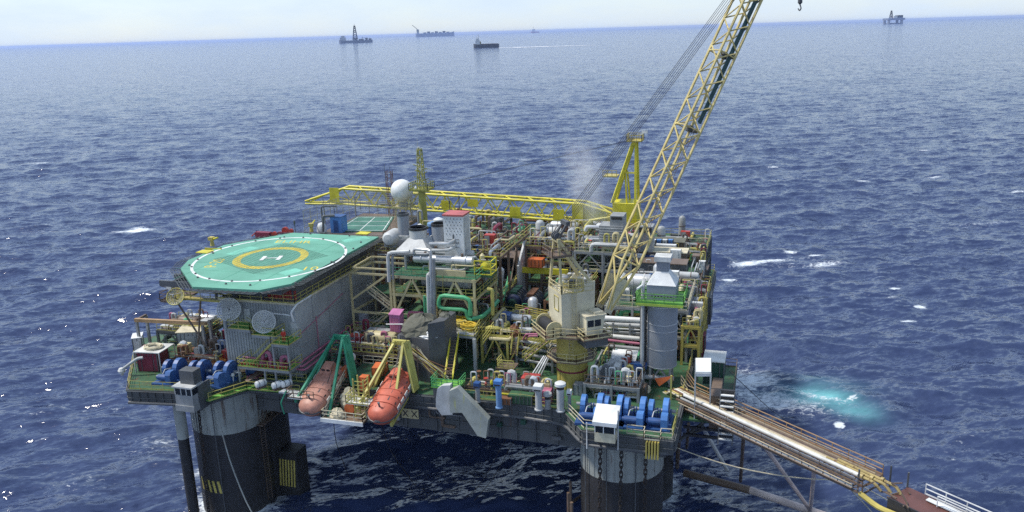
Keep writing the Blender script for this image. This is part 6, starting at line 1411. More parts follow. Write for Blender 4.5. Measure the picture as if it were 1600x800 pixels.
t = T('pink_cabinet', 'pink louvred cabinet standing on the pipe bridge beside the olive sheeting', 'cabinet', PY(621, 516, -22)); MB().box(-.75, -.7, 0, .75, .7, 2.4).build('body', 'pink_box', t, local=True)
m = MB()
for i in range(5): m.box(-.6 + i * .25, -.74, .2, -.48 + i * .25, -.7, 2.0)
m.build('slat', 'pink', t, local=True); MB().slab([(-.85, -.8, 2.4), (.85, -.8, 2.4), (.85, .8, 2.75), (-.85, .8, 2.75)], (0, 0, .12)).build('roof', 'pink_box', t, local=True); MB().tube((-1.2, -.9, 1.1), (1.3, -.9, 1.3), .08, 6).build('rod', 'white', t, local=True); MB().box(-1, -.9, -2.2, 1, .9, 0).build('plinth', 'brown', t, local=True)
t = T('scaffold_pile', 'fan of rusty scaffold poles leaning behind the red lifeboat', 'scaffold', (2, -28.5, 20)); rr = random.Random(6)
for i in range(26): a = PY(645 + rr.uniform(-8, 12), 548 + rr.uniform(-8, 10), -28.2); b = PY(690 + rr.uniform(-12, 18), 590 + rr.uniform(-12, 16), -29.2); MB().tube(a, b, .05, 4).build('pole', rr.choice(('rust', 'ochre', 'brown', 'canvas')), t)
m = MB().tube((-1.2, -28.4, 20), (-1, -28.4, 24), .1, 5); m.tube((2, -28.4, 20), (2.2, -28.4, 22), .1, 5); m.build('upright', 'brown', t)
# pipe sling, pink portal, rods
t = T('pink_portal', 'pink pipe portal in front of stacked grey tubes', 'frame', (11, -20, 22)); MB().path([P(814, 545, 22.4), P(816, 533, 23.6), P(822, 522, 25.2), P(840, 522, 25.2)], .13, 7).build('pipe', 'pink', t, smooth=True); MB().path([P(818, 545, 22.4), P(820, 533, 23.6), P(826, 525, 25.0), P(840, 525, 25.0)], .1, 7).build('pipe', 'pink', t, smooth=True)
m = MB()
for z in (21, 21.9, 22.8, 23.7): m.tube((9.5, -19.2, z), (15.4, -20.4, z), .22, 7)
m.build('stacked_tube', 'grey', t); m = MB().bar((14.8, -20.6, 20), (14.8, -20.6, 24.2), .3); m.bar((9.6, -19.6, 20), (9.6, -19.6, 24.2), .3); m.build('post', 'grey', t)
tag(MB().path([P(765, 529, 24.0), P(796, 531, 24.0), P(799, 527, 24.0)], .26, 8, bend=.4).build('cream_pipe', 'cream', smooth=True), 'thick cream pipe with a short elbow beside the yellow stair', 'pipe')
for i in range(4):
    tag(MB().tube(P(818 + i * 6, 606, 20.2), P(850 + i * 3, 556, 23.6), .1, 6).build('leaning_pipe', ('silver', 'light_grey', 'silver', 'grey')[i], smooth=True), 'silver pipes leaning against the pedestal walkway in a bundle', 'pipe', 'leaning silver pipes')
lump_ = lump(tuple(P(806, 524, 24.2)), (.8, .8, 1.5), seed=51, amp=.4).build('rusty_valve_block', 'rust'); tag(lump_, 'rusty valve block at the end of the cream pipe', 'valve')
tag(lump(tuple(P(818, 597, 20.05)), (.9, .7, .9), seed=52, amp=.4).build('equipment_bundle', 'brown'), 'brown bundle on the green deck behind the hatch with the yellow cover', 'bundle')
box_thing('crate', 'green crate stack in the shade under the yellow catwalk', 'crate', P(790, 585, 20.05), (2.2, 1.4, 1.2), 'engine_green', 0, door=False)
# right hand white pipes
t = T('pipe_bank', 'bank of thick white and pink pipes running towards the grey tower', 'pipes', (24, -14.5, 20)); 
for px0, py0, px1, py1, r, mt, y in ((940, 497, 1010, 501, .38, 'white', -14), (942, 506, 1010, 509, .34, 'light_grey', -14.2), (940, 524, 1008, 530, .3, 'white_worn', -15), (940, 530, 1008, 538, .2, 'pink', -15.2), (925, 538, 1006, 546, .28, 'grey', -15.6), (930, 516, 1008, 521, .18, 'grey', -14.6), (940, 512, 1006, 516, .12, 'light_grey', -14.6)):
    MB().tube(PY(px0, py0, y), PY(px1, py1, y), r, 10).build('pipe', mt, t, smooth=True)
m = MB()
for px in (958, 984, 1003): p = PY(px, 520, -14.8); m.bar((p.x, p.y, 20.03), (p.x, p.y, 25.6), .24)
m.build('post', 'grey', t); m = MB().path([PY(1002, 500, -14.2), PY(1002, 493, -14.2), PY(1006, 493, -14.2), PY(1006, 499, -14.2)], .2, 7, bend=.2); m.build('loop', 'white', t, smooth=True)
# small roofed equipment near the windlasses
t = T('pump_house', 'small shed with a bright white roof in front of the grey tower', 'shed', P(974, 590, 20.05)); MB().box(-1.3, -1.2, 0, 1.3, 1.2, 2.6).build('wall', 'grey', t, local=True); MB().slab([(-1.6, -1.6, 2.5), (1.7, -1.6, 2.5), (1.7, 1.5, 3.2), (-1.6, 1.5, 3.2)], (0, 0, .14)).build('roof', 'white', t, local=True); MB().box(-.5, -1.26, .1, .5, -1.2, 2.1).build('door', 'dark_grey', t, local=True)
def motor(label, p, L=3.2, r=.62):
    t = T('motor_set', label, 'motor', p, 'blue motors by the grey tower'); MB().lathe([(.2, -L / 2 - .2), (r * .9, -L / 2), (r, -L / 2 + .3), (r, L / 2), (.2, L / 2 + .1)], (0, 0, 1.0), 14, 'X').build('casing', 'blue_dark', t, smooth=True, local=True); MB().box(-L / 2, -.6, 0, L / 2, .6, .35).build('base', 'dark_grey', t, local=True); MB().box(-.8, -.75, .9, .8, -.55, 1.5).build('terminal_box', 'blue', t, local=True); return t
motor('blue motor between the white roofed shed and the grey tower', P(984, 590, 21.2)); motor('second blue motor further back behind the white roofed shed', P(994, 582, 21.4), 2.8, .5)
t = T('vent_duct', 'grey bent air duct standing beside the white roofed shed', 'duct', P(946, 604, 20.05)); MB().path([(0, 0, 0), (0, 0, 2.7), (1.2, .6, 3.4), (1.7, .9, 3.4)], .42, 8, bend=.5).build('duct', 'light_grey', t, smooth=True, local=True); MB().lathe([(.55, 0), (.55, .15)], (0, 0, 0), 10).build('flange', 'grey', t, local=True)
# grey exhaust tower
tw = T('exhaust_tower', 'big smooth grey cylindrical tower with a bright green platform near its top', 'tower', (29.1, -20.4, 20.03))
TX, TY = 29.1, -20.4
MB().lathe([(1.9, 22.6), (1.9, 31.4)], (TX, TY, 0), 40).build('cylinder', 'tower_grey', tw, smooth=True)
m = MB()
for z in (22.6, 25.0, 27.4, 28.3, 30.6): m.lathe([(1.95, z), (1.95, z + .08)], (TX, TY, 0), 40)
m.build('hoop', 'silver', tw)
m = MB()
for a in range(4):
    an = R(45 + 90 * a); x, y = TX + 1.75 * math.cos(an), TY + 1.75 * math.sin(an); m.bar((x, y, 20.05), (x, y, 22.7), .28)
m.bar((TX - 1.2, TY - 1.25, 20.6), (TX, TY - 1.25, 22.5), .22); m.bar((TX + 1.2, TY - 1.25, 20.6), (TX, TY - 1.25, 22.5), .22); m.build('leg', 'grey', tw)
MB().box(TX - 3.0, TY - 2.5, 31.35, TX + 2.8, TY + 2.6, 31.5).build('platform', 'bright_green', tw); MB().rail([(TX - 3.0, TY - 2.5, 31.5), (TX + 2.8, TY - 2.5, 31.5), (TX + 2.8, TY + 2.6, 31.5), (TX - 3, TY + 2.6, 31.5)], r=.055, gap=1.1, close=True, bars=(1, .66, .33)).build('railing', 'bright_green', tw)
m = MB().box(TX - 2.98, TY - 2.56, 31.05, TX + 2.78, TY - 2.48, 31.35); m.build('kick_beam', 'lime' if 'lime' in MATS else 'bright_green', tw)
MB().box(TX - 1.75, TY - 1.7, 31.5, TX + 1.75, TY + 1.7, 33.5).build('square_duct', 'tower_grey', tw); m = MB()
for i in range(7): m.box(TX - 1.2 + i * .38, TY - 1.73, 32.0, TX - 1.0 + i * .38, TY - 1.7, 32.15)
m.build('vent_slot', 'soot', tw)
m = MB(); frustum(m, (TX, TY, 33.5), (1.8, 0, 0), (0, 1.75, 0), (TX, TY, 35.0), (.75, 0, 0), (0, .75, 0)); m.build('hood', 'white', tw); MB().box(TX - .75, TY - .75, 35.0, TX + .75, TY + .75, 36.3).build('neck', 'tower_grey', tw); MB().box(TX - 1.0, TY - 1.0, 36.3, TX + 1.0, TY + 1.0, 36.9).build('cap', 'white_worn', tw)
MB().path([(TX - 2.3, TY - 1.2, 20.05), (TX - 2.3, TY - 1.2, 33.4), (TX - 2.3, TY - .2, 33.7)], .24, 8).build('pipe', 'light_grey', tw, smooth=True); MB().path([(TX - 2.3, TY - 1.1, 33.3), (TX - 2.9, TY - 2.0, 33.0)], .15, 6).build('pipe', 'white', tw); m = MB().lathe([(.06, 0), (.06, .1)], (TX, TY, 30), 4)
MB().box(TX - 2.75, TY - .4, 20.05, TX - 2.0, TY + 1.0, 31).build('cable_riser', 'dark_grey', tw)
t = T('pipe_spool', 'grey pipe with dark flanges lying across the foot of the tower', 'pipe', P(1020, 594, 20.9)); MB().tube((-2, 0, .3), (2.6, .4, .3), .3, 10).build('pipe', 'light_grey', t, smooth=True, local=True); m = MB()
for x in (-1.9, 0, 2.4): m.tube((x, x * .09 + .16, .3), (x + .12, x * .09 + .17, .3), .46, 12)
m.build('flange', 'brown', t, local=True)
# right edge: lockers, sheds, frames
box_thing('roofed_shed', 'shed with a wide white worn roof on the right deck edge, the further one', 'shed', P(1117, 556, 23.3) - Vector((0, 0, 3.2)), (2.5, 3.6, 3.05), 'engine_green', 0, 'white roofed sheds', roof='white_worn', trim='dark_grey')
t = T('roofed_shed', 'open shed with a sloping white roof just above the gangway head', 'shed', (34.6, -18.4, 20.0), 'white roofed sheds'); q = [P(1087, 583, 24.6), P(1111, 583, 24.6), P(1111, 561, 25.4), P(1087, 561, 25.4)]
MB().slab(q, (0, 0, .15)).build('roof', 'white', t); m = MB()
for p in q: m.bar((p.x, p.y, 18.3), (p.x, p.y, p.z), .14)
m.build('post', 'light_grey', t); MB().slab([q[0] + Vector((.1, -.06, -.4)), q[1] + Vector((-.1, -.06, -.4)), q[1] + Vector((0, -.06, 0)), q[0] + Vector((0, -.06, 0))], (0, .06, 0)).build('front_flap', 'white', t)
t = T('edge_platform', 'dark side platform hanging outside the right edge behind the gangway', 'platform', (35.4, -18, 18.3)); MB().box(32.4, -27.5, 18.5, 38.2, -10, 18.75).build('floor', 'deck_green', t); MB().rail([(32.6, -10, 18.75), (38.1, -10, 18.75), (38.1, -27.4, 18.75)], r=.05).build('railing', 'brown', t); MB().box(35.6, -26.5, 17.0, 36.8, -21, 21.6).build('screen', 'brown', t)
m = MB()
for y in (-26, -20, -14): m.bar((32.4, y, 15.5), (38, y, 18.5), .22)
m.build('bracket', 'dark_grey', t)
st = T('striped_stair', 'outside stair with black and white striped treads at the right edge', 'stairs', (37.4, -27, 15), 'catwalks and stairs of the deck')
m = MB()
for i in range(9): z = 22.3 - i * .62; m.box(36.9, -27.9 - i * .16, z, 38.4, -27.5 - i * .16, z + .12)
m.build('tread', 'white', st); m = MB().box(36.8, -27.3, 16.5, 38.5, -26.9, 22.8); m.build('backing', 'soot', st); MB().bar((38.45, -27.5, 22.8), (38.45, -29.2, 16.8), .12).build('stringer', 'dark_grey', st); MB().bar((36.85, -27.5, 22.8), (36.85, -29.2, 16.8), .12).build('stringer', 'dark_grey', st)
for i, (px, py, z, sx, sy, sz, mt, nm, lab) in enumerate((
    (1082, 488, 22, 2.0, 4.5, 3.2, 'bright_green', 'green_locker', 'bright green tall locker on the right edge of the deck'), (1095, 470, 22, 1.4, 2.2, 2.6, 'brown', 'edge_cabinet', 'brown cabinet outside the right railing'),
    (1100, 540, 20.5, 1.2, 2, 3.6, 'maroon', 'pink_cabinet', 'dark pink cabinet on the right edge above the sheds'), (1101, 480, 23, 2.0, 3.5, 4.2, 'dark_grey', 'edge_cabinet', 'dark grey box hung outside the right edge'),
    (1076, 452, 26.0, 2.4, 2, 1.4, 'ochre', 'edge_cabinet', 'orange brown box under the rail on the right edge'), (1076, 464, 25.2, 1.6, 1.2, 1.2, 'blue', 'blue_box', 'small blue box with a white top right of the grey tower'),
    (1097, 420, 27, 1.0, .8, 2.6, 'white', 'white_locker', 'tall white locker at the far right corner'), (1085, 418, 26.6, 4.4, 3.4, .3, 'brown', 'edge_roof', 'flat brown roof at the far right corner'),
    (1061, 409, 27, 1.2, 1, 1.0, 'red', 'red_box', 'small red box at the far right corner'), (1068, 412, 27, 1.6, 1.2, .9, 'rail_green', 'green_box', 'small green box next to the red box'), (1070, 428, 25.6, 2.4, 2.6, 1.6, 'red', 'red_machine', 'red machine below the flat brown roof'))):
    p = P(px, py, z); box_thing(nm, lab, 'box' if i not in (7,) else 'roof', Vector((min(p.x, 33), p.y, z - sz * .5)), (sx, sy, sz), mt, 0, door=i not in (7, 5))
for i, (px, py, L, h, mt, rf, lab) in enumerate(((1035, 384, 7.5, 2.2, 'brown', 'tarp_olive', 'long brown container stack at the far right corner, uppermost'), (1032, 402, 8.5, 2.4, 'brown', 'canvas', 'long brown container in front of the uppermost stack'), (1032, 420, 8.0, 2.4, 'dark_grey', 'brown', 'dark container just behind the top of the grey tower'))):
    p = P(px, py, 28.0); box_thing('long_container', lab, 'container', Vector((p.x, p.y, 26.8)), (L, 3, h), mt, 0, 'long containers on the far corner', roof=rf)
for i, (px, py, sx, sz, lab) in enumerate(((1043, 383, 3.2, 1.2, 'white panel box on the uppermost brown container'), (1058, 393, 1.6, 1.6, 'white vent box at the end of the brown container'), (1000, 400, 1.8, 1.6, 'white box left of the brown container beside the raised boom'), (1054, 424, 1.6, 1.2, 'white box beside the hood of the grey tower'))):
    p = P(px, py, 29.0); box_thing('white_unit', lab, 'box', Vector((p.x, p.y - 1.8, p.z - sz / 2)), (sx, .8, sz), 'white', 0, 'white boxes on the far corner', trim='light_grey')
t = T('silver_vessel', 'pale insulated vessel lying beside the tower hood', 'vessel', PY(1000, 440, -10)); MB().lathe([(.1, -1.7), (1.0, -1.6), (1.1, -1.2), (1.1, 1.4), (.7, 1.7), (.1, 1.75)], (0, 0, 0), 18, 'X').build('shell', 'silver', t, smooth=True, local=True); m = MB()
for x in (-.9, .6): m.tube((x - .08, 0, 0), (x + .08, 0, 0), 1.15, 18)
m.build('band', 'white_worn', t, local=True); MB().box(-1, -.7, -2.2, 1, .7, -.8).build('saddle', 'grey', t, local=True)
for i in range(5):
    p = P(1012 + i * 9, 376, 29.5); box_thing('small_drum', 'small blue and white drums on the far corner roof', 'drum', Vector((p.x, p.y, 28.9)), (.8, .8, .8), 'white' if i % 2 else 'blue', 0, 'drums on the far corner roof', door=False)
# ------------------------------------------------------------------ gangway and its bracing
gw = T('gangway_bridge', 'long rusty cream bridge carrying pipes from the right deck corner over the water', 'bridge', (33, -25, 20))
S0, E0 = P(1070, 618, 20.2), P(1362, 752, 20.0); gd = (E0 - S0); GL = gd.length; gd.normalize(); gs = Vector((0, 0, 1)).cross(gd).normalized()      # gs points away from the camera
if gs.y < 0: gs = -gs
def G(u, v, z): return S0 + gd * u + gs * v + Vector((0, 0, z))
m = MB()
for v in (-1.5, 1.9):
    for z in (-.9, .0): m.bar(G(0, v, z), G(GL, v, z), .2)
k = 17
for i in range(k + 1):
    u = GL * i / k
    for v in (-1.5, 1.9): m.bar(G(u, v, -.9), G(u, v, 0), .14)
    m.bar(G(u, -1.5, -.05), G(u, 1.9, -.05), .14); m.bar(G(u, -1.5, -.9), G(u, 1.9, -.9), .14)
    if i < k: m.bar(G(u, -1.5, -.9), G(u + GL / k, -1.5, 0), .1); m.bar(G(u, 1.9, 0), G(u + GL / k, 1.9, -.9), .1)
m.build('truss', 'brown', gw)
MB().slab([G(0, .6, .02), G(GL, .6, .02), G(GL, 1.8, .02), G(0, 1.8, .02)], (0, 0, .05)).build('walkway', 'brown', gw)
m = MB().rail([G(-1.5, 1.85, 1.2), G(0, 1.85, .07), G(GL, 1.85, .07)], r=.06, gap=1.9); m.build('railing', 'rail_rust' if 'rail_rust' in MATS else 'ochre', gw)
m = MB().rail([G(-1.2, .55, 1.0), G(0, .55, .07), G(GL, .55, .07)], r=.05, gap=1.9); m.build('railing', 'tan_pipe', gw)
MB().rail([G(3, -1.55, -.05), G(GL, -1.55, -.05)], h=.8, r=.045, gap=2.4, kick=False).build('railing', 'brown', gw)
for v, z, r, mt in ((-.75, .5, .22, 'white_worn'), (-1.3, .25, .16, 'grey'), (-.2, .35, .17, 'canvas'), (.2, .3, .14, 'tan_pipe'), (.48, .25, .10, 'brown'), (-1.75, -.2, .07, 'tan_pipe'), (-1.75, -.6, .08, 'brown')):
    MB().tube(G(.6, v, z), G(GL - (1 if r < .25 else 7), v, z), r, 10).build('pipe', mt, gw, smooth=True)
m = MB()
for i in range(26): u = 2 + i * (GL - 3) / 26; m.obox(G(u + .5, -1.66, -.45), gd * .36, gs * .03, (0, 0, .11))
m.build('side_panel', 'white_worn', gw)
for i in range(7): MB().path([G(.4 + .1 * i, -1.4 + i * .35, .4), G(-1.2, -1.4 + i * .35, .5), G(-2.0, -1.2 + i * .35, -.2), G(-2.6, -1.1 + i * .3, -.2)], .13, 6).build('pipe', ('canvas', 'ochre', 'rust', 'white_worn', 'canvas', 'rust', 'ochre')[i], gw, smooth=True)
MB().bar(G(-.5, -1.9, -.9), G(-.5, -1.9, 3.0), .2).build('end_post', 'rail_yellow', gw)
for u, h in ((GL - .5, 1.6), (GL + 2.6, 1.5), (GL + .8, 1.4)):
    MB().bar(G(u, -1.5 if h > 1.5 else 1.9, -.9), G(u, -1.5 if h > 1.5 else 1.9, h), .16).build('end_post', 'dark_grey', gw)
m = MB()
for i in range(3): m.path([G(GL - 6 + i, -.7 + i * .5, .5), G(GL + .6 + i * .9, -.7 + i * .5, .45), G(GL + 1.4 + i * .8, -.6 + i * .4, -.2)], .16, 8); m.tube(G(GL - .8 + i * .8, -.7 + i * .5, .5), G(GL - .5 + i * .8, -.7 + i * .5, .5), .27, 10)
m.build('pipe_end', 'hose_yellow' if 'hose_yellow' in MATS else 'yellow', gw, smooth=True); m = MB(); rr = random.Random(9)
for i in range(14): u = GL + rr.uniform(-2, 5); v = rr.uniform(-1.4, 1.5); m.bar(G(u, v, rr.uniform(-.6, .5)), G(u + rr.uniform(-1, 1.5), v + rr.uniform(-.6, .6), rr.uniform(-.4, .9)), .12)
m.build('clamp', 'brown', gw); MB().path([G(GL - .2, -1.5, -.9), G(GL + 2, -1.9, -1.2), G(GL + 5, -1.9, -1.0)], .28, 8).build('hinge_beam', 'ochre', gw)
gl = T('landing_gangway', 'dark red brown gangway end with a white handrail in the bottom right corner', 'gangway', tuple(G(GL + 6, 0, 0)))
MB().slab([G(GL + 2.6, -1.4, -.1), G(GL + 26, -1.4, -.3), G(GL + 26, 2.3, -.3), G(GL + 2.6, 2.0, -.1)], (0, 0, -.5)).build('floor', 'gang_red' if 'gang_red' in MATS else 'rust', gl)
MB().slab([G(GL + 2.6, -1.45, .0), G(GL + 26, -1.45, -.2), G(GL + 26, -1.3, -.2), G(GL + 2.6, -1.3, 0)], (0, 0, -1.1)).build('side_beam', 'soot', gl)
MB().rail([G(GL + 4.4, 1.9, .0), G(GL + 12.2, 2.0, -.05)], r=.06, gap=2.2).build('railing', 'white', gl); MB().rail([G(GL + 6.2, .7, .0), G(GL + 12.2, .7, -.05)], r=.06, gap=2.8, kick=False).build('railing', 'white', gl); MB().bar(G(GL + 12.2, .7, 1.05), G(GL + 12.2, 2.0, 1.05), .12).build('railing', 'white', gl)
MB().slab([G(GL + 5.0, .9, .02), G(GL + 9, .9, 0), G(GL + 9, 1.5, 0), G(GL + 5, 1.5, .02)], (0, 0, .06)).build('white_mat', 'white', gl)
m = MB().obox(G(GL + 17, 1.2, -.2), gd * 3.4, gs * 1.0, (0, 0, .35)); fb = T('bollard_base', 'rust red base with a row of thin dark stakes in the bottom right corner', 'stand', tuple(G(GL + 17, 2.8, -.2)))
m = MB().obox(G(GL + 17, 2.9, -.1), gd * 4.2, gs * .6, (0, 0, .4)); m.build('base', 'gang_red' if 'gang_red' in MATS else 'rust', fb)
for i in range(5): u = GL + 13.8 + i * 1.5; MB().tube(G(u, 2.9, 0), G(u, 2.9, 2.5), .07, 5).build('stake', 'soot', fb)
# braces standing in the water below
br = T('brace_frame', 'pale tubular bracing in the water below the gangway', 'bracing', (38, -20, 2))
m = MB().tube((31.5, -11, 2.2), P(1172, 766, 2.2), .55, 10); m.build('brace', 'brown', br, smooth=True); MB().tube(P(1172, 766, 2.2), P(1290, 806, 2.2), .52, 10).build('brace', 'brace_pink' if 'brace_pink' in MATS else 'white_worn', br, smooth=True)
for a, b, r, mt in ((P(1098, 668, 17), P(1136, 734, 5), .26, 'white_worn'), (P(1185, 684, 18.5), P(1268, 800, 2.2), .27, 'brace_pink'), (P(1273, 728, 18.6), P(1266, 800, 2.2), .24, 'brace_pink'), (P(1060, 690, 15), P(1110, 652, 18.5), .2, 'dark_grey')):
    MB().tube(a, b, r, 8).build('brace', mt, br, smooth=True)
for a, b, r in ((P(1043, 640, 18), P(1034, 735, 3), .36), (P(1062, 660, 18), P(1058, 730, 3), .28), (P(1076, 662, 18), P(1073, 700, 8), .2), (P(1162, 680, 18.6), P(1157, 752, 4), .22)):
    MB().tube(a, b, r, 8).build('post', 'brown', br, smooth=True)
m = MB()
for z in (16.2, 17.2): m.bar((32.6, -26.5, z), (37, -26.5, z), .3); m.bar((37, -26.5, z), (37, -12, z), .3)
m.build('under_frame', 'soot', br)
a, b = P(1040, 692, 17), P(1330, 750, 16.5); pts = [a.lerp(b, t) - Vector((0, 0, 1.3 * 4 * t * (1 - t))) for t in [i / 10 for i in range(11)]]; pts.append(P(1420, 800, 12))
tag(MB().path(pts, .06, 4).build('tow_rope', 'canvas'), 'thin pale rope sagging from the right column to the gangway end', 'rope', 'ropes of the right side')
a, b = P(1139, 580, 21), P(1290, 700, 0); tag(MB().path([a, a.lerp(b, .4) - Vector((0, 0, .8)), b], .045, 4).build('tow_rope', 'wire'), 'thin dark line running from the right deck edge into the foaming water', 'rope', 'ropes of the right side')
a, b = P(1320, 755, 19), P(1390, 830, 3); tag(MB().tube(a, b, .06, 4).build('tow_rope', 'canvas'), 'slack rope hanging below the far end of the gangway', 'rope', 'ropes of the right side')

# ------------------------------------------------------------------ ships and rigs far out
def ship_frame(name, label, cat, px, py, Lpx):
    p = P(px, py, 0); dist = (p - CAM).dot(fw); s_ = Lpx / F_PX * dist
    t = T(name, label, cat, (p.x, p.y, 0)); t.rotation_euler = (0, 0, math.atan2(rt.y, rt.x)); t.scale = (s_, s_, s_); return t
def hullmesh(L, w, h, bow=1):
    m = MB(); st = [(-.5, .55, .1), (-.46, .9, 0), (-.3, 1, 0), (.3, 1, 0), (.42, .7, .1), (.5, .06, .35)]
    vs = []; fs = []
    for x, k, rise in st:
        for y, z in ((-1, 1 + rise), (-.85, -.3), (.85, -.3), (1, 1 + rise)): vs.append((x * L * bow, y * k * w / 2, z * h))
    for i in range(len(st) - 1):
        for j in range(3): fs.append((i * 4 + j, i * 4 + j + 1, i * 4 + 5 + j, i * 4 + 4 + j))
        fs.append((i * 4 + 3, i * 4, i * 4 + 4, i * 4 + 7))
    fs.append((0, 1, 2, 3)); fs.append(tuple(range(len(st) * 4 - 4, len(st) * 4))[::-1]); return m.add(vs, fs)
t = ship_frame('drill_ship', 'grey drilling ship with one tall derrick amidships on the left horizon', 'ship', 556, 67, 52)
hullmesh(1, .16, .075, -1).build('hull', 'ship_grey' if 'ship_grey' in MATS else 'dark_grey', t, local=True); m = MB().box(-.46, -.06, .07, -.30, .06, .17); m.box(-.42, -.05, .17, -.34, .05, .20); m.build('superstructure', 'light_grey', t, local=True); MB().box(-.44, -.05, .20, -.30, .05, .21).build('helideck', 'grey', t, local=True)
m = MB(); m.lattice([(-.075, -.05, .1), (.055, -.05, .1), (.055, .05, .1), (-.075, .05, .1)], [(-.022, -.015, .50), (.008, -.015, .50), (.008, .015, .50), (-.022, .015, .50)], 7, .010, .007); m.box(-.07, -.05, .07, .055, .05, .16); m.tube((-.007, 0, .5), (-.007, 0, .55), .004, 4); m.build('derrick', 'dark_grey', t, local=True)
m = MB().box(.1, -.05, .07, .24, .05, .11); m.box(.3, -.05, .07, .36, .05, .14); m.box(.4, -.04, .07, .47, .04, .12); m.build('deck_house', 'dark_grey', t, local=True); m = MB().tube((.2, 0, .08), (.2, 0, .17), .008, 5); m.tube((.2, 0, .16), (.28, 0, .13), .005, 4); m.build('crane', 'dark_grey', t, local=True)
t = ship_frame('storage_tanker', 'long low grey storage tanker with an aft tower beyond the drilling ship', 'ship', 680, 57.0, 60)
hullmesh(1, .16, .085, 1).build('hull', 'ship_grey' if 'ship_grey' in MATS else 'dark_grey', t, local=True); MB().box(-.47, -.06, .08, -.42, .06, .19).build('superstructure', 'light_grey', t, local=True); m = MB()
for i in range(7): x = -.3 + i * .1; m.box(x, -.05, .085, x + .07, .05, .11 + (.02 if i % 2 else 0))
m.build('process_deck', 'dark_grey', t, local=True); MB().tube((-.44, 0, .18), (-.58, 0, .30), .006, 5).build('flare_boom', 'dark_grey', t, local=True)
t = ship_frame('supply_ship', 'supply ship with a white bridge at the bow trailing a white wake', 'ship', 760, 74.5, 40)
hullmesh(1, .2, .13, -1).build('hull', 'dark_grey', t, local=True); m = MB().box(-.42, -.07, .13, -.24, .07, .28); m.box(-.39, -.08, .28, -.28, .08, .36); m.build('bridge', 'white', t, local=True); m = MB().tube((-.30, 0, .36), (-.30, 0, .5), .012, 5); m.tube((-.36, 0, .36), (-.36, 0, .42), .01, 5); m.build('mast', 'light_grey', t, local=True); MB().box(-.22, -.08, .12, .47, .08, .15).build('cargo_deck', 'brown', t, local=True); MB().box(-.24, .03, .13, -.2, .06, .24).build('funnel', 'ochre', t, local=True)
t = ship_frame('drilling_rig', 'far grey platform on legs with a slim derrick on the right horizon', 'platform', 1396, 37.5, 26)
MB().box(-.5, -.4, .22, .5, .4, .34).build('deck', 'ship_grey', t, local=True); 
for x in (-.42, .34):
    for y in (-.3, .3): MB().lathe([(.08, 0), (.08, .24)], (x, y, 0), 10).build('leg', 'grey', t, local=True)
m = MB(); m.lattice([(-.26, -.08, .34), (-.1, -.08, .34), (-.1, .08, .34), (-.26, .08, .34)], [(-.2, -.02, .78), (-.16, -.02, .78), (-.16, .02, .78), (-.2, .02, .78)], 5, .014, .01); m.build('derrick', 'dark_grey', t, local=True); MB().box(-.1, -.2, .34, .12, .2, .46).build('deck_house', 'white', t, local=True); MB().box(.15, -.2, .34, .45, .2, .5).build('deck_house', 'dark_grey', t, local=True); MB().box(-.46, -.3, 0, .44, .3, .06).build('pontoon', 'dark_grey', t, local=True)
t = ship_frame('small_boat', 'tiny white boat with a red hull just below the horizon', 'boat', 836, 51, 13)
hullmesh(1, .3, .12, -1).build('hull', 'red', t, local=True); MB().box(-.35, -.1, .12, 0, .1, .4).build('bridge', 'white', t, local=True); MB().tube((-.2, 0, .4), (-.2, 0, .7), .02, 5).build('mast', 'white', t, local=True)

c0, c1 = P(779, 75.0, 0), P(930, 70.6, 0); d = (c1 - c0); o = Vector((-d.y, d.x, 0)).normalized(); m = MB(); vs = []; fs = []; rr = random.Random(3)
for i in range(61):
    q = i / 60; c = c0 + d * q; wdt = (26 + 44 * min(1, q * 5)) * (1 - .7 * q) * rr.uniform(.75, 1.15); vs += [c - o * wdt + Vector((0, 0, .5)), c + o * wdt + Vector((0, 0, .5))]
    if i: fs.append((2 * i - 2, 2 * i, 2 * i + 1, 2 * i - 1))
mm, nt, ns, ln, b = new_mat('wake_foam'); g_ = ns.new('ShaderNodeNewGeometry'); z_ = N(ns, 'ShaderNodeTexNoise', Scale=.02, Detail=6, Roughness=.7); ln.new(g_.outputs['Position'], z_.inputs['Vector'])
r_ = ns.new('ShaderNodeValToRGB'); r_.color_ramp.elements[0].position = .36; r_.color_ramp.elements[1].position = .52; ln.new(z_.outputs[0], r_.inputs[0]); ln.new(r_.outputs[0], b.inputs['Alpha']); b.inputs['Base Color'].default_value = (.78, .80, .82, 1); b.inputs['Roughness'].default_value = .9
tag(m.add(vs, fs).build('wake', mm), 'long white wake trailing behind the supply ship', 'wake', kind='stuff')

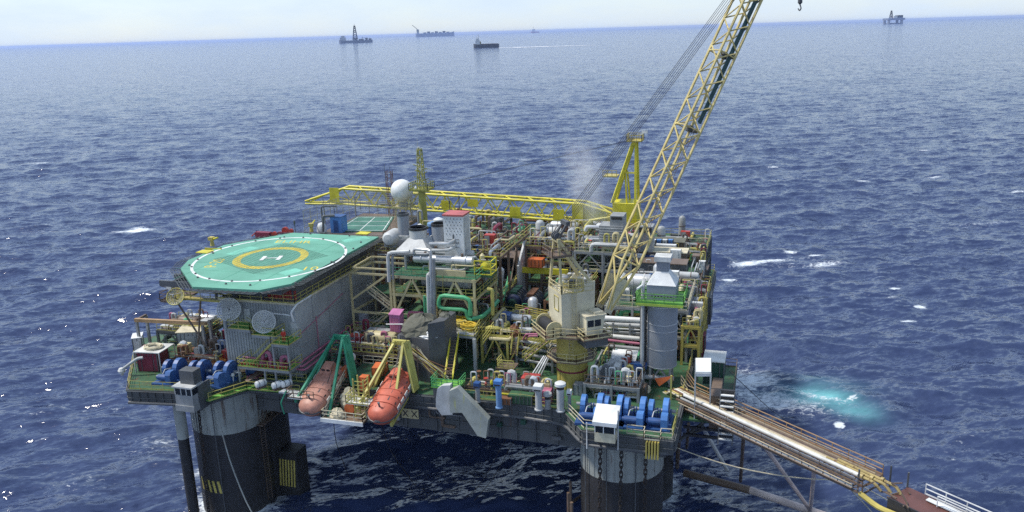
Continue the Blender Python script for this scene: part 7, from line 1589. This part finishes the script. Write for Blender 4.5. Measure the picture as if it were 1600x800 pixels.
# ------------------------------------------------------------------ people at work
def skinmesh(name, verts, edges, rad, mat, parent, sub=1):
    me = bpy.data.meshes.new(name); me.from_pydata(verts, edges, []); ob = bpy.data.objects.new(name, me); col.objects.link(ob)
    md = ob.modifiers.new('skin', 'SKIN'); sv_ = me.skin_vertices[0].data
    for i, r in enumerate(rad): sv_[i].radius = (r, r)
    sv_[0].use_root = True; ob.modifiers.new('sub', 'SUBSURF').levels = sub
    ev = ob.evaluated_get(bpy.context.evaluated_depsgraph_get()); nm = bpy.data.meshes.new_from_object(ev); bpy.data.objects.remove(ob); nm.name = name
    nm.materials.clear(); nm.materials.append(MATS[mat]); nm.shade_smooth(); o = bpy.data.objects.new(name, nm); col.objects.link(o); o.parent = parent; return o
def person(label, loc, rz, cloth, hat, bend=0.0, crouch=0.0):
    t = T('person', label, 'person', loc, None, rz); c, s_ = math.cos(bend), math.sin(bend); hz = .93 - crouch
    def B(x, y, z): y2, z2 = y * c + z * s_, -y * s_ + z * c; return (x, -y2 if False else y - z * s_, hz + z * c)
    kn = .5 - crouch * .35; ky = -.22 * (1 if crouch else .1)
    v = [(0, 0, hz), B(0, 0, .25), B(0, 0, .48), B(0, 0, .60), B(0, -.02, .76), (.11, 0, hz - .06), (.12, ky, kn), (.13, .02, .08), (.13, -.16, .05), (-.11, 0, hz - .06), (-.12, ky, kn), (-.13, .02, .08), (-.13, -.16, .05),
         B(.21, 0, .48), B(.27, -.05, .20), B(.24, -.25, .04), B(-.21, 0, .48), B(-.27, -.05, .2), B(-.22, -.25, .06), B(.22, -.34, .02), B(-.2, -.34, .04)]
    e = [(0, 1), (1, 2), (2, 3), (3, 4), (0, 5), (5, 6), (6, 7), (7, 8), (0, 9), (9, 10), (10, 11), (11, 12), (2, 13), (13, 14), (14, 15), (2, 16), (16, 17), (17, 18), (15, 19), (18, 20)]
    r = [.14, .14, .15, .06, .115, .1, .075, .055, .045, .1, .075, .055, .045, .075, .055, .04, .075, .055, .04, .045, .045]
    skinmesh('body', v, e, r, 'skin', t, 2)
    vv = [v[i] for i in (0, 1, 2, 5, 6, 7, 9, 10, 11, 13, 14, 15, 16, 17, 18)]; ee = [(0, 1), (1, 2), (0, 3), (3, 4), (4, 5), (0, 6), (6, 7), (7, 8), (2, 9), (9, 10), (10, 11), (2, 12), (12, 13), (13, 14)]
    skinmesh('coverall', vv, ee, [.165, .17, .175, .12, .095, .075, .12, .095, .075, .095, .075, .06, .095, .075, .06], cloth, t, 2)
    h = Vector(v[4]); MB().lathe([(.16, .02), (.135, .05), (.12, .12), (.06, .16), (.01, .165)], h + Vector((0, 0, .01)), 14).build('hard_hat', hat, t, smooth=True, local=True)
    MB().box(h.x - .09, h.y - .24, h.z + .03, h.x + .09, h.y - .12, h.z + .045).build('hat_brim', hat, t, local=True)
    m = MB()
    for i in (8, 12): f_ = Vector(v[i]); m.box(f_.x - .06, f_.y - .08, 0, f_.x + .06, f_.y + .22, .12)
    m.build('boot', 'soot', t, local=True)
person('worker in red coveralls standing on the small balcony beside the wire dish', (-18.2, -31.9, 25.83), R(20), 'red_cloth' if 'red_cloth' in MATS else 'red', 'white')
p = P(818, 608, 20.06); person('worker in white coveralls crouching on the green deck under the leaning silver pipes', (p.x, p.y, 20.06), R(60), 'white', 'white', .7, .35)
q = hc0 + f * 2.75 + s * .8; person('worker in dark clothes and white helmet on the crane beside the boom foot', (q.x, q.y, 27.7), R(120), 'navy_cloth', 'white')
# exhaust steam drifting from beside the yellow crane
m, nt, ns, ln, b = new_mat('steam'); ns.remove(b); MATS['steam'] = m
tcn = ns.new('ShaderNodeNewGeometry'); nz = N(ns, 'ShaderNodeTexNoise', Scale=.35, Detail=3, Roughness=.55); ln.new(tcn.outputs['Position'], nz.inputs['Vector'])
sx = ns.new('ShaderNodeTexCoord'); sp_ = ns.new('ShaderNodeVectorMath'); sp_.operation = 'LENGTH'; ln.new(sx.outputs['Object'], sp_.inputs[0])
ma = N(ns, 'ShaderNodeMath', operation='SUBTRACT', use_clamp=True); ma.inputs[0].default_value = 1.0; ln.new(sp_.outputs['Value'], ma.inputs[1])
mn = N(ns, 'ShaderNodeMath', operation='SUBTRACT', use_clamp=True); ln.new(nz.outputs[0], mn.inputs[0]); mn.inputs[1].default_value = .34
mu = N(ns, 'ShaderNodeMath', operation='MULTIPLY'); ln.new(ma.outputs[0], mu.inputs[0]); ln.new(mn.outputs[0], mu.inputs[1]); mv = N(ns, 'ShaderNodeMath', operation='MULTIPLY'); ln.new(mu.outputs[0], mv.inputs[0]); mv.inputs[1].default_value = 1.25
pv = N(ns, 'ShaderNodeVolumePrincipled'); pv.inputs['Color'].default_value = (.95, .95, .96, 1); ln.new(mv.outputs[0], pv.inputs['Density']); ln.new(pv.outputs[0], ns['Material Output'].inputs['Volume'])
mb = MB().lathe([(.02, -1), (.5, -.87), (.87, -.5), (1, 0), (.87, .5), (.5, .87), (.02, 1)], (0, 0, 0), 20); o = mb.build('steam_plume', 'steam'); o.location = (12.5, 14, 39.0); o.scale = (4.2, 3.6, 9.5); o.rotation_euler = (R(8), R(-16), 0); tag(o, 'faint white steam drifting up beside the yellow crane', 'steam', kind='stuff')
